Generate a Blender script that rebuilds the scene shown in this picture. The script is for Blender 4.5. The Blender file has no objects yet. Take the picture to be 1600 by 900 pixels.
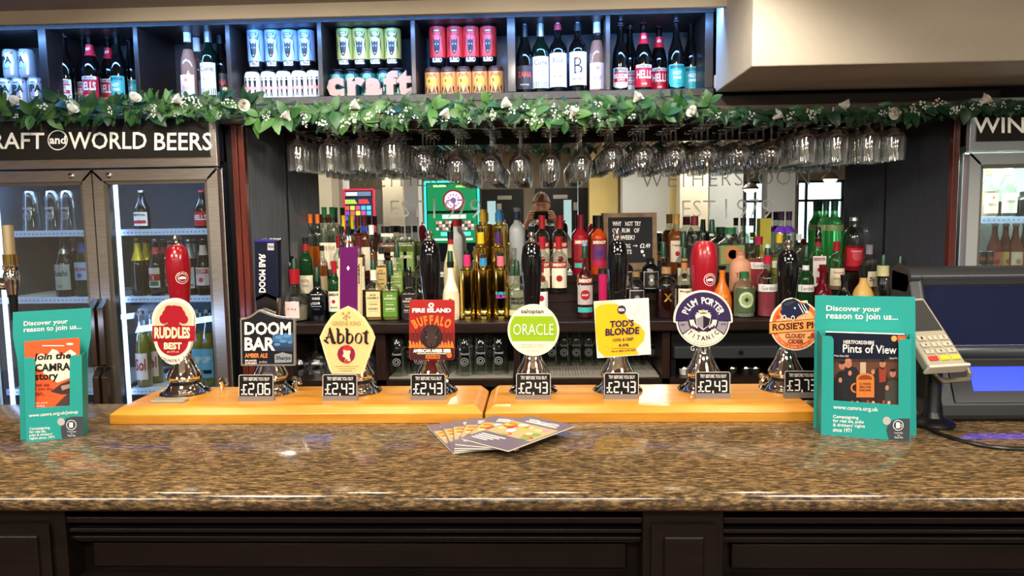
import bpy, math, random
from mathutils import Vector, Matrix
random.seed(7)
SC = bpy.context.scene
C = SC.collection
PI = math.pi
# ---------------------------------------------------------------- camera
FPX = 1155.0
cd = bpy.data.cameras.new('camera'); cam = bpy.data.objects.new('camera', cd); C.objects.link(cam)
cd.sensor_width = 36; cd.lens = FPX/1600*36; cd.clip_start = 0.05; cd.clip_end = 100
CR = Matrix.Rotation(0.0388, 3, 'Z') @ Matrix.Rotation(PI/2-0.0975, 3, 'X') @ Matrix.Rotation(-0.015, 3, 'Z')
CP = Vector((0, 0, 1.53))
cam.matrix_world = Matrix.Translation(CP) @ CR.to_4x4()
SC.camera = cam
def ray(px, py): return CR @ Vector(((px-800)/FPX, (450-py)/FPX, -1))
def P(px, py, Y):
    r = ray(px, py); return CP + r*(Y/r.y)
def PZ(px, py, z):
    r = ray(px, py); return CP + r*((z-1.53)/r.z)
# ---------------------------------------------------------------- view and world
SC.view_settings.view_transform = 'Standard'; SC.view_settings.look = 'None'
SC.view_settings.gamma = 1; SC.view_settings.use_curve_mapping = False
SC.view_settings.exposure = 0.2
w = bpy.data.worlds.new('world'); SC.world = w; w.use_nodes = True
w.node_tree.nodes['Background'].inputs[0].default_value = (0.70, 0.88, 1, 1)
w.node_tree.nodes['Background'].inputs[1].default_value = 7.0
SC.cycles.transparent_max_bounces = 40
SC.cycles.max_bounces = 10
def light(name, kind, loc, rot, power, color, size=.2, sy=None, spot=None, blend=.6):
    l = bpy.data.lights.new(name, kind); l.energy = power; l.color = color
    if kind == 'AREA':
        l.size = size
        if sy: l.shape = 'RECTANGLE'; l.size_y = sy
        else: l.shape = 'DISK'
    elif kind == 'SPOT':
        l.shadow_soft_size = size; l.spot_size = spot or 2.2; l.spot_blend = blend
    else: l.shadow_soft_size = size
    o = bpy.data.objects.new(name, l); o.location = loc; o.rotation_euler = rot; C.objects.link(o); return o
WARM = (1, .80, .55); NEUT = (1, .93, .84)
for lx in (-2.6, 0, 2.6):                       # unseen ceiling lights added to light the closed room behind
    for ly in (-1.2, -4.6):
        light('room_fill_light', 'AREA', (lx, ly, 2.74), (0, 0, 0), 75, NEUT, 1.2, .6)
for lx in (-1.15, -.55, .05, .65):              # downlights in the lowered soffit over the bar
    light('bar_downlight', 'SPOT', (lx, 1.34, 2.27), (.0, 0, 0), 20, WARM, .04, 2.3)
for lx in (-1.25, -.7, -.1, .45):
    light('shelf_downlight', 'SPOT', (lx, 1.95, 2.27), (.62, 0, 0), 30, NEUT, .03, 2.4)
light('end_downlight', 'SPOT', (2.05, 2.16, 2.2), (.12, .0, 0), 20, (1, .72, .4), .05, 2.4)
light('front_downlight', 'AREA', (-.9, .55, 2.27), (.55, 0, 0), 15, NEUT, .35)
light('front_downlight', 'AREA', (.9, .55, 2.27), (.55, 0, 0), 15, NEUT, .35)
# ---------------------------------------------------------------- materials
def lin(h):
    if isinstance(h, str):
        h = h.lstrip('#'); v = [int(h[i:i+2], 16)/255 for i in (0, 2, 4)]
    else: v = h
    return tuple((x/12.92 if x <= .04045 else ((x+.055)/1.055)**2.4) for x in v)+(1,)
_M = {}
def mat(col, rough=.5, metal=0, trans=0, emit=0, ior=1.45, coat=0, spec=.5):
    k = (col, rough, metal, trans, emit, ior, coat, spec)
    if k in _M: return _M[k]
    m = bpy.data.materials.new('m_%s' % str(col).strip('#')); m.use_nodes = True
    b = m.node_tree.nodes['Principled BSDF']
    c = lin(col); b.inputs['Base Color'].default_value = c
    b.inputs['Roughness'].default_value = rough; b.inputs['Metallic'].default_value = metal
    b.inputs['Transmission Weight'].default_value = trans; b.inputs['IOR'].default_value = ior
    b.inputs['Coat Weight'].default_value = coat; b.inputs['Specular IOR Level'].default_value = spec
    if emit:
        b.inputs['Emission Color'].default_value = c; b.inputs['Emission Strength'].default_value = emit
    m.diffuse_color = c
    _M[k] = m; return m
def nodemat(name, f):
    m = bpy.data.materials.new(name); m.use_nodes = True; nt = m.node_tree
    b = nt.nodes['Principled BSDF']; f(nt, b, nt.nodes.new, nt.links.new); return m
def ramp(nt, stops):
    r = nt.nodes.new('ShaderNodeValToRGB'); e = r.color_ramp.elements
    while len(e) < len(stops): e.new(.5)
    for i, (p, c) in enumerate(stops): e[i].position = p; e[i].color = lin(c)
    return r
def coords(nt, scale, rot=(0, 0, 0)):
    t = nt.nodes.new('ShaderNodeTexCoord'); mp = nt.nodes.new('ShaderNodeMapping')
    mp.inputs['Scale'].default_value = scale; mp.inputs['Rotation'].default_value = rot
    nt.links.new(t.outputs['Object'], mp.inputs[0]); return mp
def noise(nt, mp, sc, det=4, rg=.6):
    n = nt.nodes.new('ShaderNodeTexNoise'); n.inputs['Scale'].default_value = sc
    n.inputs['Detail'].default_value = det; n.inputs['Roughness'].default_value = rg
    nt.links.new(mp.outputs[0], n.inputs[0]); return n
def addbump(nt, b, fac, st, dist=.002):
    bp = nt.nodes.new('ShaderNodeBump'); bp.inputs['Strength'].default_value = st; bp.inputs['Distance'].default_value = dist
    nt.links.new(fac, bp.inputs['Height']); nt.links.new(bp.outputs[0], b.inputs['Normal'])
def _granite(nt, b, N, L):
    mp = coords(nt, (.38, 1.7, 1), (0, 0, .2))
    n = noise(nt, mp, 165, 4, .66); n2 = noise(nt, mp, 9, 3, .5)
    r = ramp(nt, [(.32, '2a221a'), (.44, '4c3f2e'), (.53, '6e5a3e'), (.62, '977c54'), (.76, 'c2a578')])
    L(n.outputs[0], r.inputs[0])
    r2 = ramp(nt, [(.35, '5c564c'), (.55, '80745c'), (.7, '8c6c50')]); L(n2.outputs[0], r2.inputs[0])
    mx = N('ShaderNodeMix'); mx.data_type = 'RGBA'; mx.blend_type = 'OVERLAY'; mx.inputs[0].default_value = .3
    L(r.outputs[0], mx.inputs[6]); L(r2.outputs[0], mx.inputs[7]); L(mx.outputs[2], b.inputs['Base Color'])
    b.inputs['Roughness'].default_value = .13; b.inputs['Coat Weight'].default_value = .3; b.inputs['Coat Roughness'].default_value = .06
    nn = noise(nt, mp, 14, 2, .5); addbump(nt, b, nn.outputs[0], .03, .002)
M_GRAN = nodemat('granite', _granite)
def woodmat(name, c1, c2, rough, scale=(1, 12, 12), coat=0, bump=.1):
    def f(nt, b, N, L):
        mp = coords(nt, scale); n = noise(nt, mp, 4.5, 5, .6); r = ramp(nt, [(.3, c1), (.7, c2)])
        L(n.outputs[0], r.inputs[0]); L(r.outputs[0], b.inputs['Base Color'])
        b.inputs['Roughness'].default_value = rough; b.inputs['Coat Weight'].default_value = coat; b.inputs['Coat Roughness'].default_value = .12
        addbump(nt, b, n.outputs[0], bump)
    return nodemat(name, f)
M_PINE = woodmat('honey_pine', 'b8741a', 'cd9330', .3, (1, 9, 9), .3, .05)
M_DARK = woodmat('dark_wood', '150d09', '2a1a12', .38, (1, 10, 10), .1)
M_DARKV = woodmat('dark_wood_upright', '190f0b', '301c13', .35, (12, 12, 1), .1)
M_CAB = woodmat('cabinet_wood', '130c08', '2a1c13', .45, (1.5, 8, 14), .1)
M_RAIL = woodmat('rail_wood', '4e3423', '6b4a30', .35, (1, 12, 12), .1)
M_RED = woodmat('mahogany', '4a1a10', '6e2a1a', .3, (12, 12, 1), .3)
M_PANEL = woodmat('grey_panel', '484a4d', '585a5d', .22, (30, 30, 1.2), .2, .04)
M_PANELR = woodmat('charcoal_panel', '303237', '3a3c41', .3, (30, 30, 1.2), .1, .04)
M_BARF = woodmat('bar_front_wood', '0b0705', '160e0a', .45, (1.5, 10, 12), .1, .08)
M_DARK.node_tree.nodes['Principled BSDF'].inputs['Specular IOR Level'].default_value = .25
M_DARKV.node_tree.nodes['Principled BSDF'].inputs['Specular IOR Level'].default_value = .25
M_BARF.node_tree.nodes['Principled BSDF'].inputs['Specular IOR Level'].default_value = .22
M_FRAME = woodmat('board_frame', '6b5238', '8c6e4c', .5, (8, 8, 8))
def plaster(name, c, st=.25, sc=38):
    def f(nt, b, N, L):
        mp = coords(nt, (1, 1, 1)); n = noise(nt, mp, sc, 4, .55); r = ramp(nt, [(.3, c[0]), (.7, c[1])])
        n2 = noise(nt, mp, 3, 2, .5); L(n2.outputs[0], r.inputs[0]); L(r.outputs[0], b.inputs['Base Color'])
        b.inputs['Roughness'].default_value = .75; addbump(nt, b, n.outputs[0], st, .006)
    return nodemat(name, f)
M_PLAS = plaster('plaster', ('c9bda6', 'd3c8b2'), .35)
M_FRZ = plaster('frieze_paint', ('c4b59a', 'cdbfa6'), .1)
M_WALL = plaster('wall_paint', ('bdb199', 'c8bda6'), .05)
M_CEIL = plaster('ceiling_paint', ('a89c88', 'b3a793'), .1)
M_WHITEW = plaster('pale_wall', ('cfd2d0', 'd8dad8'), .04)
M_YELW = plaster('yellow_warm_lit_wall', ('d8bf78', 'e2cb88'), .04)  # yellow trim's own colour; on the wide pier, warm light put into colour
def _steel(nt, b, N, L):
    mp = coords(nt, (1, 1, 40)); n = noise(nt, mp, 12, 3, .5); b.inputs['Metallic'].default_value = 1
    r = ramp(nt, [(.3, 'b8b0a2'), (.7, 'd8d0c2')]); L(n.outputs[0], r.inputs[0]); L(r.outputs[0], b.inputs['Base Color'])
    b.inputs['Roughness'].default_value = .36
M_STEEL = nodemat('brushed_steel', _steel)
M_CHROME = mat('e6e2dc', .06, 1)
M_BRASS = mat('d9b56a', .16, 1)
M_GOLD = mat('e8c766', .12, 1)
M_BLACK = mat('0c0c0d', .35)
M_BLKG = mat('08080a', .07, coat=.6)
M_MIR = mat('dfe3e0', .0, 1)
def thin(name, tint='ffffff', base=.03, edge=.75, gl=.02, gcol='ffffff'):
    m = bpy.data.materials.new(name); m.use_nodes = True; nt = m.node_tree; nt.nodes.clear(); N = nt.nodes.new; L = nt.links.new
    o = N('ShaderNodeOutputMaterial'); mx = N('ShaderNodeMixShader'); t = N('ShaderNodeBsdfTransparent'); g = N('ShaderNodeBsdfGlossy')
    t.inputs[0].default_value = lin(tint); g.inputs[0].default_value = lin(gcol); g.inputs['Roughness'].default_value = gl
    lw = N('ShaderNodeLayerWeight'); lw.inputs['Blend'].default_value = .25
    mr = N('ShaderNodeMapRange'); mr.inputs['To Min'].default_value = base; mr.inputs['To Max'].default_value = edge
    L(lw.outputs['Facing'], mr.inputs['Value']); L(mr.outputs[0], mx.inputs[0]); L(t.outputs[0], mx.inputs[1]); L(g.outputs[0], mx.inputs[2]); L(mx.outputs[0], o.inputs[0])
    return m
M_GLASS = thin('clear_glass', 'f2f5f2', .05, .8)
M_GLASSB = thin('bottle_glass', 'e6ece6', .05, .7)
M_PANE = thin('door_glass', 'e2e8e6', .07, .3, .0)
M_FOOT = thin('goblet_glass', 'f8f9f8', .15, 1.0, .05)
def glassc(c, tr=.55): return mat(c, .06, 0, tr, 0, 1.3, .4)
def frost(name, c, a):
    m = bpy.data.materials.new(name); m.use_nodes = True; nt = m.node_tree; nt.nodes.clear(); N = nt.nodes.new; L = nt.links.new
    o = N('ShaderNodeOutputMaterial'); mx = N('ShaderNodeMixShader'); mx.inputs[0].default_value = a
    t = N('ShaderNodeBsdfTransparent'); d = N('ShaderNodeBsdfDiffuse'); d.inputs[0].default_value = lin(c)
    L(t.outputs[0], mx.inputs[1]); L(d.outputs[0], mx.inputs[2]); L(mx.outputs[0], o.inputs[0]); return m
M_ETCH = frost('etched_glass', 'f4f6f2', .62)
M_PRINTG = frost('glass_print', 'e8e8e8', .35)
# ---------------------------------------------------------------- mesh building
def sm(me, ang=.6):
    me.shade_smooth(); me.set_sharp_from_angle(angle=ang); return me
class MB:
    def __init__(s): s.v = []; s.f = []; s.mi = []; s.m = []
    def mid(s, m):
        if m not in s.m: s.m.append(m)
        return s.m.index(m)
    def add(s, vs, fs, m=None):
        n = len(s.v); s.v += [tuple(v) for v in vs]; s.f += [tuple(i+n for i in f) for f in fs]; s.mi += [s.mid(m) if m else 0]*len(fs); return s
    def box(s, a, b, m=None):
        x0, y0, z0 = a; x1, y1, z1 = b
        vs = [(x0,y0,z0),(x1,y0,z0),(x1,y1,z0),(x0,y1,z0),(x0,y0,z1),(x1,y0,z1),(x1,y1,z1),(x0,y1,z1)]
        return s.add(vs, [(0,3,2,1),(4,5,6,7),(0,1,5,4),(1,2,6,5),(2,3,7,6),(3,0,4,7)], m)
    def lathe(s, prof, seg=20, m=None, c=(0,0), sq=0, ry=1, cap=True):
        vs = []; fs = []
        for r, z in prof:
            for i in range(seg):
                a = 2*PI*(i+.5)/seg; cx, sy = math.cos(a), math.sin(a)
                if sq:
                    e = 2/sq; cx = math.copysign(abs(cx)**e, cx); sy = math.copysign(abs(sy)**e, sy)
                vs.append((c[0]+r*cx, c[1]+r*sy*ry, z))
        for k in range(len(prof)-1):
            for i in range(seg):
                j = (i+1) % seg; fs.append((k*seg+i, k*seg+j, (k+1)*seg+j, (k+1)*seg+i))
        if cap:
            if prof[0][0] > .0004: fs.append(tuple(range(seg-1, -1, -1)))
            if prof[-1][0] > .0004: n = (len(prof)-1)*seg; fs.append(tuple(range(n, n+seg)))
        return s.add(vs, fs, m)
    def tube(s, pts, r, seg=8, m=None, closed=False):
        pts = [Vector(p) for p in pts]; n = len(pts); vs = []; fs = []
        up = None
        for i, p in enumerate(pts):
            t = (pts[(i+1) % n] if closed else pts[min(i+1, n-1)])-(pts[i-1] if (closed or i) else pts[0])
            t.normalize()
            if up is None:
                up = Vector((0,0,1)) if abs(t.z) < .9 else Vector((1,0,0))
            a = t.cross(up).normalized(); up = a.cross(t).normalized()
            rr = r[i] if isinstance(r, (list, tuple)) else r
            for k in range(seg):
                q = 2*PI*k/seg; vs.append(p+a*math.cos(q)*rr+up*math.sin(q)*rr)
        for i in range(n if closed else n-1):
            for k in range(seg):
                k2 = (k+1) % seg; i2 = (i+1) % n
                fs.append((i*seg+k, i*seg+k2, i2*seg+k2, i2*seg+k))
        if not closed: fs += [tuple(range(seg-1, -1, -1)), tuple(range((n-1)*seg, n*seg))]
        return s.add(vs, fs, m)
    def prism(s, pts, y0, y1, m=None, ax='y'):
        n = len(pts)
        def q(p, d): return (p[0], d, p[1]) if ax == 'y' else ((d, p[0], p[1]) if ax == 'x' else (p[0], p[1], d))
        vs = [q(p, y0) for p in pts]+[q(p, y1) for p in pts]
        fs = [tuple(range(n)), tuple(range(2*n-1, n-1, -1))]+[(i, (i+1) % n, n+(i+1) % n, n+i) for i in range(n)]
        return s.add(vs, fs, m)
    def ball(s, c, r, seg=12, m=None):
        if not isinstance(r, tuple): r = (r, r, r)
        k = seg//2; b = MB().lathe([(max(1e-5, math.sin(PI*i/k)), -math.cos(PI*i/k)) for i in range(k+1)], seg, cap=False)
        return s.add([(c[0]+x*r[0], c[1]+y*r[1], c[2]+z*r[2]) for x, y, z in b.v], b.f, m)
    def xf(s, M):
        s.v = [tuple(M @ Vector(v)) for v in s.v]; return s
    def mesh(s, name, m=None, smooth=True, ang=.6):
        me = bpy.data.meshes.new(name); me.from_pydata(s.v, [], s.f)
        ms = [m] if m else s.m
        for q in ms: me.materials.append(q)
        if not m and len(ms) > 1: me.polygons.foreach_set('material_index', s.mi)
        me.validate(); me.update()
        if smooth: sm(me, ang)
        return me
    def build(s, name, m=None, par=None, smooth=True, bev=0, ang=.6):
        o = bpy.data.objects.new(name, s.mesh(name, m, smooth, ang)); C.objects.link(o)
        if par: o.parent = par
        if bev:
            bm = o.modifiers.new('bevel', 'BEVEL'); bm.width = bev; bm.segments = 2; bm.limit_method = 'ANGLE'; bm.harden_normals = True
        return o
def tag(o, label, cat, group=None, kind=None):
    if label: o['label'] = label
    if cat: o['category'] = cat
    if group: o['group'] = group
    if kind: o['kind'] = kind
    return o
def T(name, label, cat, loc=(0,0,0), rz=0, group=None):
    o = bpy.data.objects.new(name, None); C.objects.link(o); o.location = loc; o.rotation_euler = (0,0,rz); o.empty_display_size = .05
    return tag(o, label, cat, group)
def S(name, mb, m=None, bev=0, par=None, smooth=True):
    o = mb.build(name, m, par, smooth, bev)
    if not par: o['kind'] = 'structure'
    return o
def dup(o, loc=None, label=None, rz=None, par=None):
    c = o.copy(); C.objects.link(c); c.parent = par
    if loc is not None: c.location = loc
    if rz is not None: c.rotation_euler[2] = rz
    if label: c['label'] = label
    for ch in list(o.children): dup(ch, par=c)
    return c
_tc = {}
def tx(s, off=0, shear=0, res=2):
    k = (s, off, shear)
    if k not in _tc:
        cu = bpy.data.curves.new('t', 'FONT'); cu.body = s; cu.size = 1; cu.offset = off; cu.resolution_u = res; cu.shear = shear; cu.align_x = 'LEFT'
        o = bpy.data.objects.new('t', cu); me = bpy.data.meshes.new_from_object(o)
        vs = [(v.co.x, v.co.y) for v in me.vertices]; fs = [tuple(p.vertices) for p in me.polygons]
        bpy.data.objects.remove(o); bpy.data.meshes.remove(me); bpy.data.curves.remove(cu)
        xs = [v[0] for v in vs] or [0, 1]; ys = [v[1] for v in vs] or [0, 1]
        a, b, c, d = min(xs), max(xs), min(ys), max(ys)
        _tc[k] = ([((x-a)/max(1e-6, b-a), (y-c)/max(1e-6, d-c)) for x, y in vs], fs, (b-a)/max(1e-6, d-c))
    return _tc[k]
class Print(MB):
    """flat print; coordinates are given in a y-down frame (u,v) scaled by k about (cx,cy); fn maps (x,z,layer) to 3D"""
    def __init__(s, cx=0, cy=0, k=1, fn=None, lay=.0004):
        super().__init__(); s.cx = cx; s.cy = cy; s.k = k; s.lay = lay
        s.fn = fn or (lambda x, z, l: (x, -l*lay, z))
    def q(s, u, v, l): return s.fn((u-s.cx)*s.k, (s.cy-v)*s.k, l)
    def poly(s, pts, m, l=1): return s.add([s.q(u, v, l) for u, v in pts], [tuple(range(len(pts)))], m)
    def cols(s, u0, u1, top, bot, m, l=1, n=10):
        vs = []
        for i in range(n+1):
            u = u0+(u1-u0)*i/n; vs += [s.q(u, top(u), l), s.q(u, bot(u), l)]
        return s.add(vs, [(2*i, 2*i+1, 2*i+3, 2*i+2) for i in range(n)], m)
    def rect(s, u0, v0, u1, v1, m, l=1, n=8): return s.cols(u0, u1, lambda u: v0, lambda u: v1, m, l, n)
    def disc(s, u, v, r, m, l=1, ry=None, n=24):
        ry = ry or r
        return s.cols(u-r, u+r, lambda x: v-ry*math.sqrt(max(0, 1-((x-u)/r)**2)), lambda x: v+ry*math.sqrt(max(0, 1-((x-u)/r)**2)), m, l, n)
    def ring(s, u, v, r0, r1, m, l=1, a0=0, a1=360, n=32):
        vs = []
        for i in range(n+1):
            a = math.radians(a0+(a1-a0)*i/n); c, d = math.cos(a), -math.sin(a)
            vs += [s.q(u+r0*c, v+r0*d, l), s.q(u+r1*c, v+r1*d, l)]
        return s.add(vs, [(2*i, 2*i+1, 2*i+3, 2*i+2) for i in range(n)], m)
    def text(s, t, u0, v0, u1, v1, m, l=2, b=0, sh=0, rot=0, slope=0):
        vs, fs, _ = tx(t, b, sh); W, H = u1-u0, v1-v0; out = []
        for x, y in vs:
            u, v = u0+x*W, v1-y*H
            if rot == 90: u, v = u0+(1-y)*W, v1-x*H; u = u0+W-(y*W) if False else u0+(1-y)*W
            if rot == -90: u, v = u0+y*W, v0+x*H
            out.append(s.q(u, v+slope*(u-(u0+u1)/2), l))
        return s.add(out, fs, m)
    def arc(s, t, cx, cy, r, a0, a1, h, m, l=2, b=0, inner=False, wf=.8):
        n = len(t)
        for i, ch in enumerate(t):
            if ch == ' ': continue
            a = math.radians(a0+(a1-a0)*(i+.5)/n); vs, fs, asp = tx(ch, b)
            w = h*(asp if asp < .5 else max(asp, .6))*wf; out = []
            for x, y in vs:
                X = (x-.5)*w; Y = (y-.5)*h
                if inner: rr = r-Y; th = a+X/r
                else: rr = r+Y; th = a-X/r
                out.append(s.q(cx+rr*math.cos(th), cy-rr*math.sin(th), l))
            s.add(out, fs, m)
        return s
ORD = ['first', 'second', 'third', 'fourth', 'fifth', 'sixth', 'seventh', 'eighth', 'ninth', 'tenth', 'eleventh', 'twelfth', 'thirteenth', 'fourteenth', 'fifteenth', 'sixteenth', 'seventeenth', 'eighteenth', 'nineteenth', 'twentieth']
WH = mat('ebe8e0', .5); BK = mat('111111', .4); CRM = mat('e9dcb0', .45)
# ================================================================ SETTING
X = lambda px, Y, py=400: P(px, py, Y).x
Z = lambda py, Y, px=800: P(px, py, Y).z
S('floor', MB().box((-5.6, -8.4, -.1), (6.8, 3.8, 0)), woodmat('floor_wood', '4a2c1c', '6b4028', .4, (1.5, 10, 1)))
S('ceiling', MB().box((-5.6, -8.4, 2.78), (6.8, 3.8, 2.9)), M_CEIL)
S('wall_back', MB().box((-5.6, 3.66, 0), (6.8, 3.8, 2.78)), M_PANELR)
S('wall_left', MB().box((-5.7, -8.4, 0), (-5.6, 3.8, 2.78)), M_WALL)
S('wall_right', MB().box((6.8, -8.4, 0), (6.9, 3.8, 2.78)), M_WHITEW)
# far wall of the room (seen in the mirror), with two window openings
D2 = 15.2
def XR(px, D): return (px-845)/1155*D
def ZR(py, D): return 1.53+(337-py)/1155*D
wx = [(XR(1160, D2), XR(1192, D2)), (XR(1240, D2), XR(1312, D2))]; wz0, wz1 = .85, 2.15
fw = MB(); xs = [-5.6, wx[0][0], wx[0][1], wx[1][0], wx[1][1], 6.8]
for i in (0, 2, 4): fw.box((xs[i], -8.6, 0), (xs[i+1], -8.4, 2.78))
for i in (1, 3): fw.box((xs[i], -8.6, 0), (xs[i+1], -8.4, wz0)); fw.box((xs[i], -8.6, wz1), (xs[i+1], -8.4, 2.78))
S('wall_front', fw, M_WALL)
for i, (a, b) in enumerate(wx):
    m = MB(); g = .05
    for q in ((a, wz0, a+g, wz1), (b-g, wz0, b, wz1), (a, wz0, b, wz0+g), (a, wz1-g, b, wz1), (a, 1.72, b, 1.72+g)): m.box((q[0], -8.53, q[1]), (q[2], -8.48, q[3]))
    m.box(((a+b)/2-.3 if i else (a+b)/2, -8.53, wz0), ((a+b)/2-.25 if i else (a+b)/2+.04, -8.48, wz1))
    o = S('window_%d' % (i+1), m, mat('3a4248', .5))
    MB().box((a+g, -8.51, wz0+g), (b-g, -8.505, wz1-g)).build('pane', M_PANE, o, False)
S('ground_outside', MB().box((-4, -18, -.3), (14, -8.7, -.2)), mat('9a9a94', .8))
# columns and wall piers in the room behind, seen in the mirror
for (a, b, D, t, m) in ((497, 520, 9.5, 2.78, M_WALL), (520, 538, 10.2, 2.78, M_WHITEW), (600, 632, 11.5, 2.78, M_WALL), (634, 656, 11.0, 2.78, M_WHITEW),
                        (922, 966, 13.4, 2.78, M_YELW), (973, 1047, 13.0, 2.78, M_WHITEW), (1049, 1060, 12.8, 2.78, M_YELW), (1061, 1104, 12.0, 2.78, M_WALL),
                        (1106, 1157, 12.6, 2.78, M_WHITEW), (1194, 1236, 13.2, 2.78, M_WHITEW)):
    yy = 6.8-D; S('wall_pier', MB().box((XR(a, D), yy-.35, 0), (XR(b, D), yy, t)), m)
for i, (a, b, vis) in enumerate(((752, 820, (764, 777)), (838, 921, (882, 894)))):
    y0 = -8.4; m = MB().box((XR(a, D2), y0, 0), (XR(b, D2), y0+.06, ZR(296, D2)))
    o = S('door_%d' % (i+1), m, mat('15130f', .35), .005)
    MB().box((XR(vis[0], D2), y0+.06, ZR(376, D2)), (XR(vis[1], D2), y0+.07, ZR(314, D2))).build('glazing', mat('b8d8dc', .3, emit=.8), o, False)
    MB().box((XR(vis[0]+15, D2), y0+.06, ZR(330, D2)), (XR(vis[0]+22, D2), y0+.075, ZR(318, D2))).build('door_notice', WH, o, False)
    MB().box((XR(a+28, D2), y0+.06, ZR(312, D2)), (XR(a+50, D2), y0+.075, ZR(306, D2))).build('sign_plate', mat('b8b4a8', .3, .6), o, False)
# lowered soffit over the bar, pelmet, bulkhead
S('ceiling_soffit', MB().box((-3.4, .3, 2.315), (2.9, 2.79, 2.77)), M_CEIL)
S('trim_1', MB().box((-3.4, 2.765, 2.266), (.72, 2.79, 2.36)), M_FRZ, .003)
bz = 1.989
S('wall_bulkhead', MB().box((P(1120,150,2.9).x, 2.43, bz), (3.0, 2.925, 2.314)), M_PLAS, .006)
for di, (lx, ly) in enumerate([(q, 1.34) for q in (-1.15, -.55, .05, .65)]+[(q, 1.95) for q in (-1.25, -.7, -.1, .45)]):
    t = T('downlight', 'recessed round downlight, %s from the left in the %s row over the bar' % (ORD[di % 4], 'customer side' if di < 4 else 'shelf side'), 'light', (lx, ly, 2.315), 0, 'downlights over the bar')
    MB().lathe([(.032, -.003), (.034, 0), (.045, 0), (.045, -.004), (.034, -.008), (.032, -.003)], 20, cap=False).build('bezel', M_STEEL, t)
    MB().lathe([(.0, -.002), (.032, -.002)], 16, cap=False).build('lens', mat('fff0d8', emit=6), t)
# counter
ct = MB(); yb = 1.68
prof = [(1.15, 1.062), (1.128, 1.064), (1.116, 1.072), (1.112, 1.083), (1.116, 1.093), (1.126, 1.1), (yb, 1.1), (yb, 1.062)]
ct.prism(prof, -2.3, 2.4, ax='x')
o = tag(ct.build('bar_counter', M_GRAN, ang=1.0), 'long polished brown granite bar counter with rounded front edge', 'counter')
# bar front
bf = T('bar_panelling', 'dark brown wooden bar front with raised panels and mouldings under the granite', 'bar', (0, 1.17, 0))
MB().box((-2.3, 0.02, 0), (2.4, .06, 1.062)).build('backing', M_BARF, bf)
MB().box((-2.3, .06, 0), (2.4, .48, .12)).build('plinth_base', M_BARF, bf)
pil = [(-3.2, -2.9)]
def PF(px, py, Y=1.15): return P(px, py, Y)
p_right = (PF(1003, 830).x, PF(1130, 830).x); p_left = (PF(-60, 830).x, PF(106, 830).x)
p_r2 = (p_right[0]+.9, p_right[1]+.9); p_l2 = (p_left[0]-.8, p_left[1]-.8)
for a, b in (p_right, p_left, p_r2, p_l2):
    pw = b-a; pm = MB().box((a, -.025, 0), (b, .02, 1.062)).build('pilaster', M_BARF, bf, bev=.003)
    m0 = (a+b)/2; hw = pw*.31
    z1, z0 = 1.028, .925
    for zz1, zz0 in ((z1, z0), (.88, .2)):
        fr = MB(); o_ = hw+.007
        fr.prism([(m0-o_, zz0-.007), (m0+o_, zz0-.007), (m0+o_, zz1+.007), (m0-o_, zz1+.007)], -.031, -.02)
        fr.build('panel_frame', M_BARF, pm, bev=.004)
        MB().box((m0-hw+.008, -.036, zz0+.008), (m0+hw-.008, -.02, zz1-.008)).build('raised_panel', M_BARF, pm, bev=.004)
for a, b in ((-2.3, p_l2[0]), (p_l2[1], p_left[0]), (p_left[1], p_right[0]), (p_right[1], p_r2[0]), (p_r2[1], 2.4)):
    if b-a < .02: continue
    for z, h, d in ((1.036, .01, .022), (1.018, .007, .018), (1.004, .006, .014), (.998, .004, .008), (.932, .004, .006), (.902, .008, .012), (.2, .01, .012)):
        MB().box((a, -d, z), (b, .02, z+h)).build('moulding', M_BARF, bf, bev=.0015)
    MB().box((a+.02, .008, .945), (b-.02, .022, .99)).build('upper_panel', M_BARF, bf, bev=.004)
    MB().box((a+.03, .004, .25), (b-.03, .022, .87)).build('lower_panel', M_BARF, bf, bev=.006)
# ---------------------------------------------------------------- back bar alcove
YM = 3.4; YJ = 2.95; zc = 1.905; zm = 1.853
def alx(y): return -1.016-(YM-y)*.324
def arx(y): return 1.369+(YM-y)*.478
def slab(y0, y1, z0, z1, gap=.003, off=0):
    m = MB(); g = gap
    return m.prism([(alx(y0)+g, y0-off), (arx(y0)-g, y0-off), (arx(y1)-g, y1-off), (alx(y1)+g, y1-off)], z0, z1, ax='z')
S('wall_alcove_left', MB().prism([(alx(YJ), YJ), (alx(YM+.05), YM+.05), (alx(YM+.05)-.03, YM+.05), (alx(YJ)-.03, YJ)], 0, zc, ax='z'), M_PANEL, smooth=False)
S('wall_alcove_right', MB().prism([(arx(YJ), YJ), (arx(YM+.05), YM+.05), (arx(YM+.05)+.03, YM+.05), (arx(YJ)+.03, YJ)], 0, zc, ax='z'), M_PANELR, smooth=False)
S('trim_2', MB().box((alx(YJ)-.026, YJ-.035, 0), (alx(YJ)-.002, YJ, zc)).box((alx(YJ)-.052, YJ-.035, 0), (alx(YJ)-.029, YJ, zc)), M_RED, .003)
S('trim_3', MB().box((arx(YJ)-.004, YJ-.03, 0), (arx(YJ)+.022, YJ, zc)), M_RED, .003)
S('trim_4', MB().box((alx(YJ)-.12, YJ-.01, 0), (alx(YJ)-.056, YJ+.03, 2.0)), M_BLACK)
for nm, f, y, sg in (('trim_6', alx, 3.17, -1), ('trim_7', arx, 3.2, 1)):
    S(nm, MB().prism([(f(y)-.002*sg, y), (f(y+.009)-.002*sg, y+.009), (f(y+.009)+.002*sg, y+.009), (f(y)+.002*sg, y)], 1.2, zc, ax='z'), M_BLACK, smooth=False)
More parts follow.
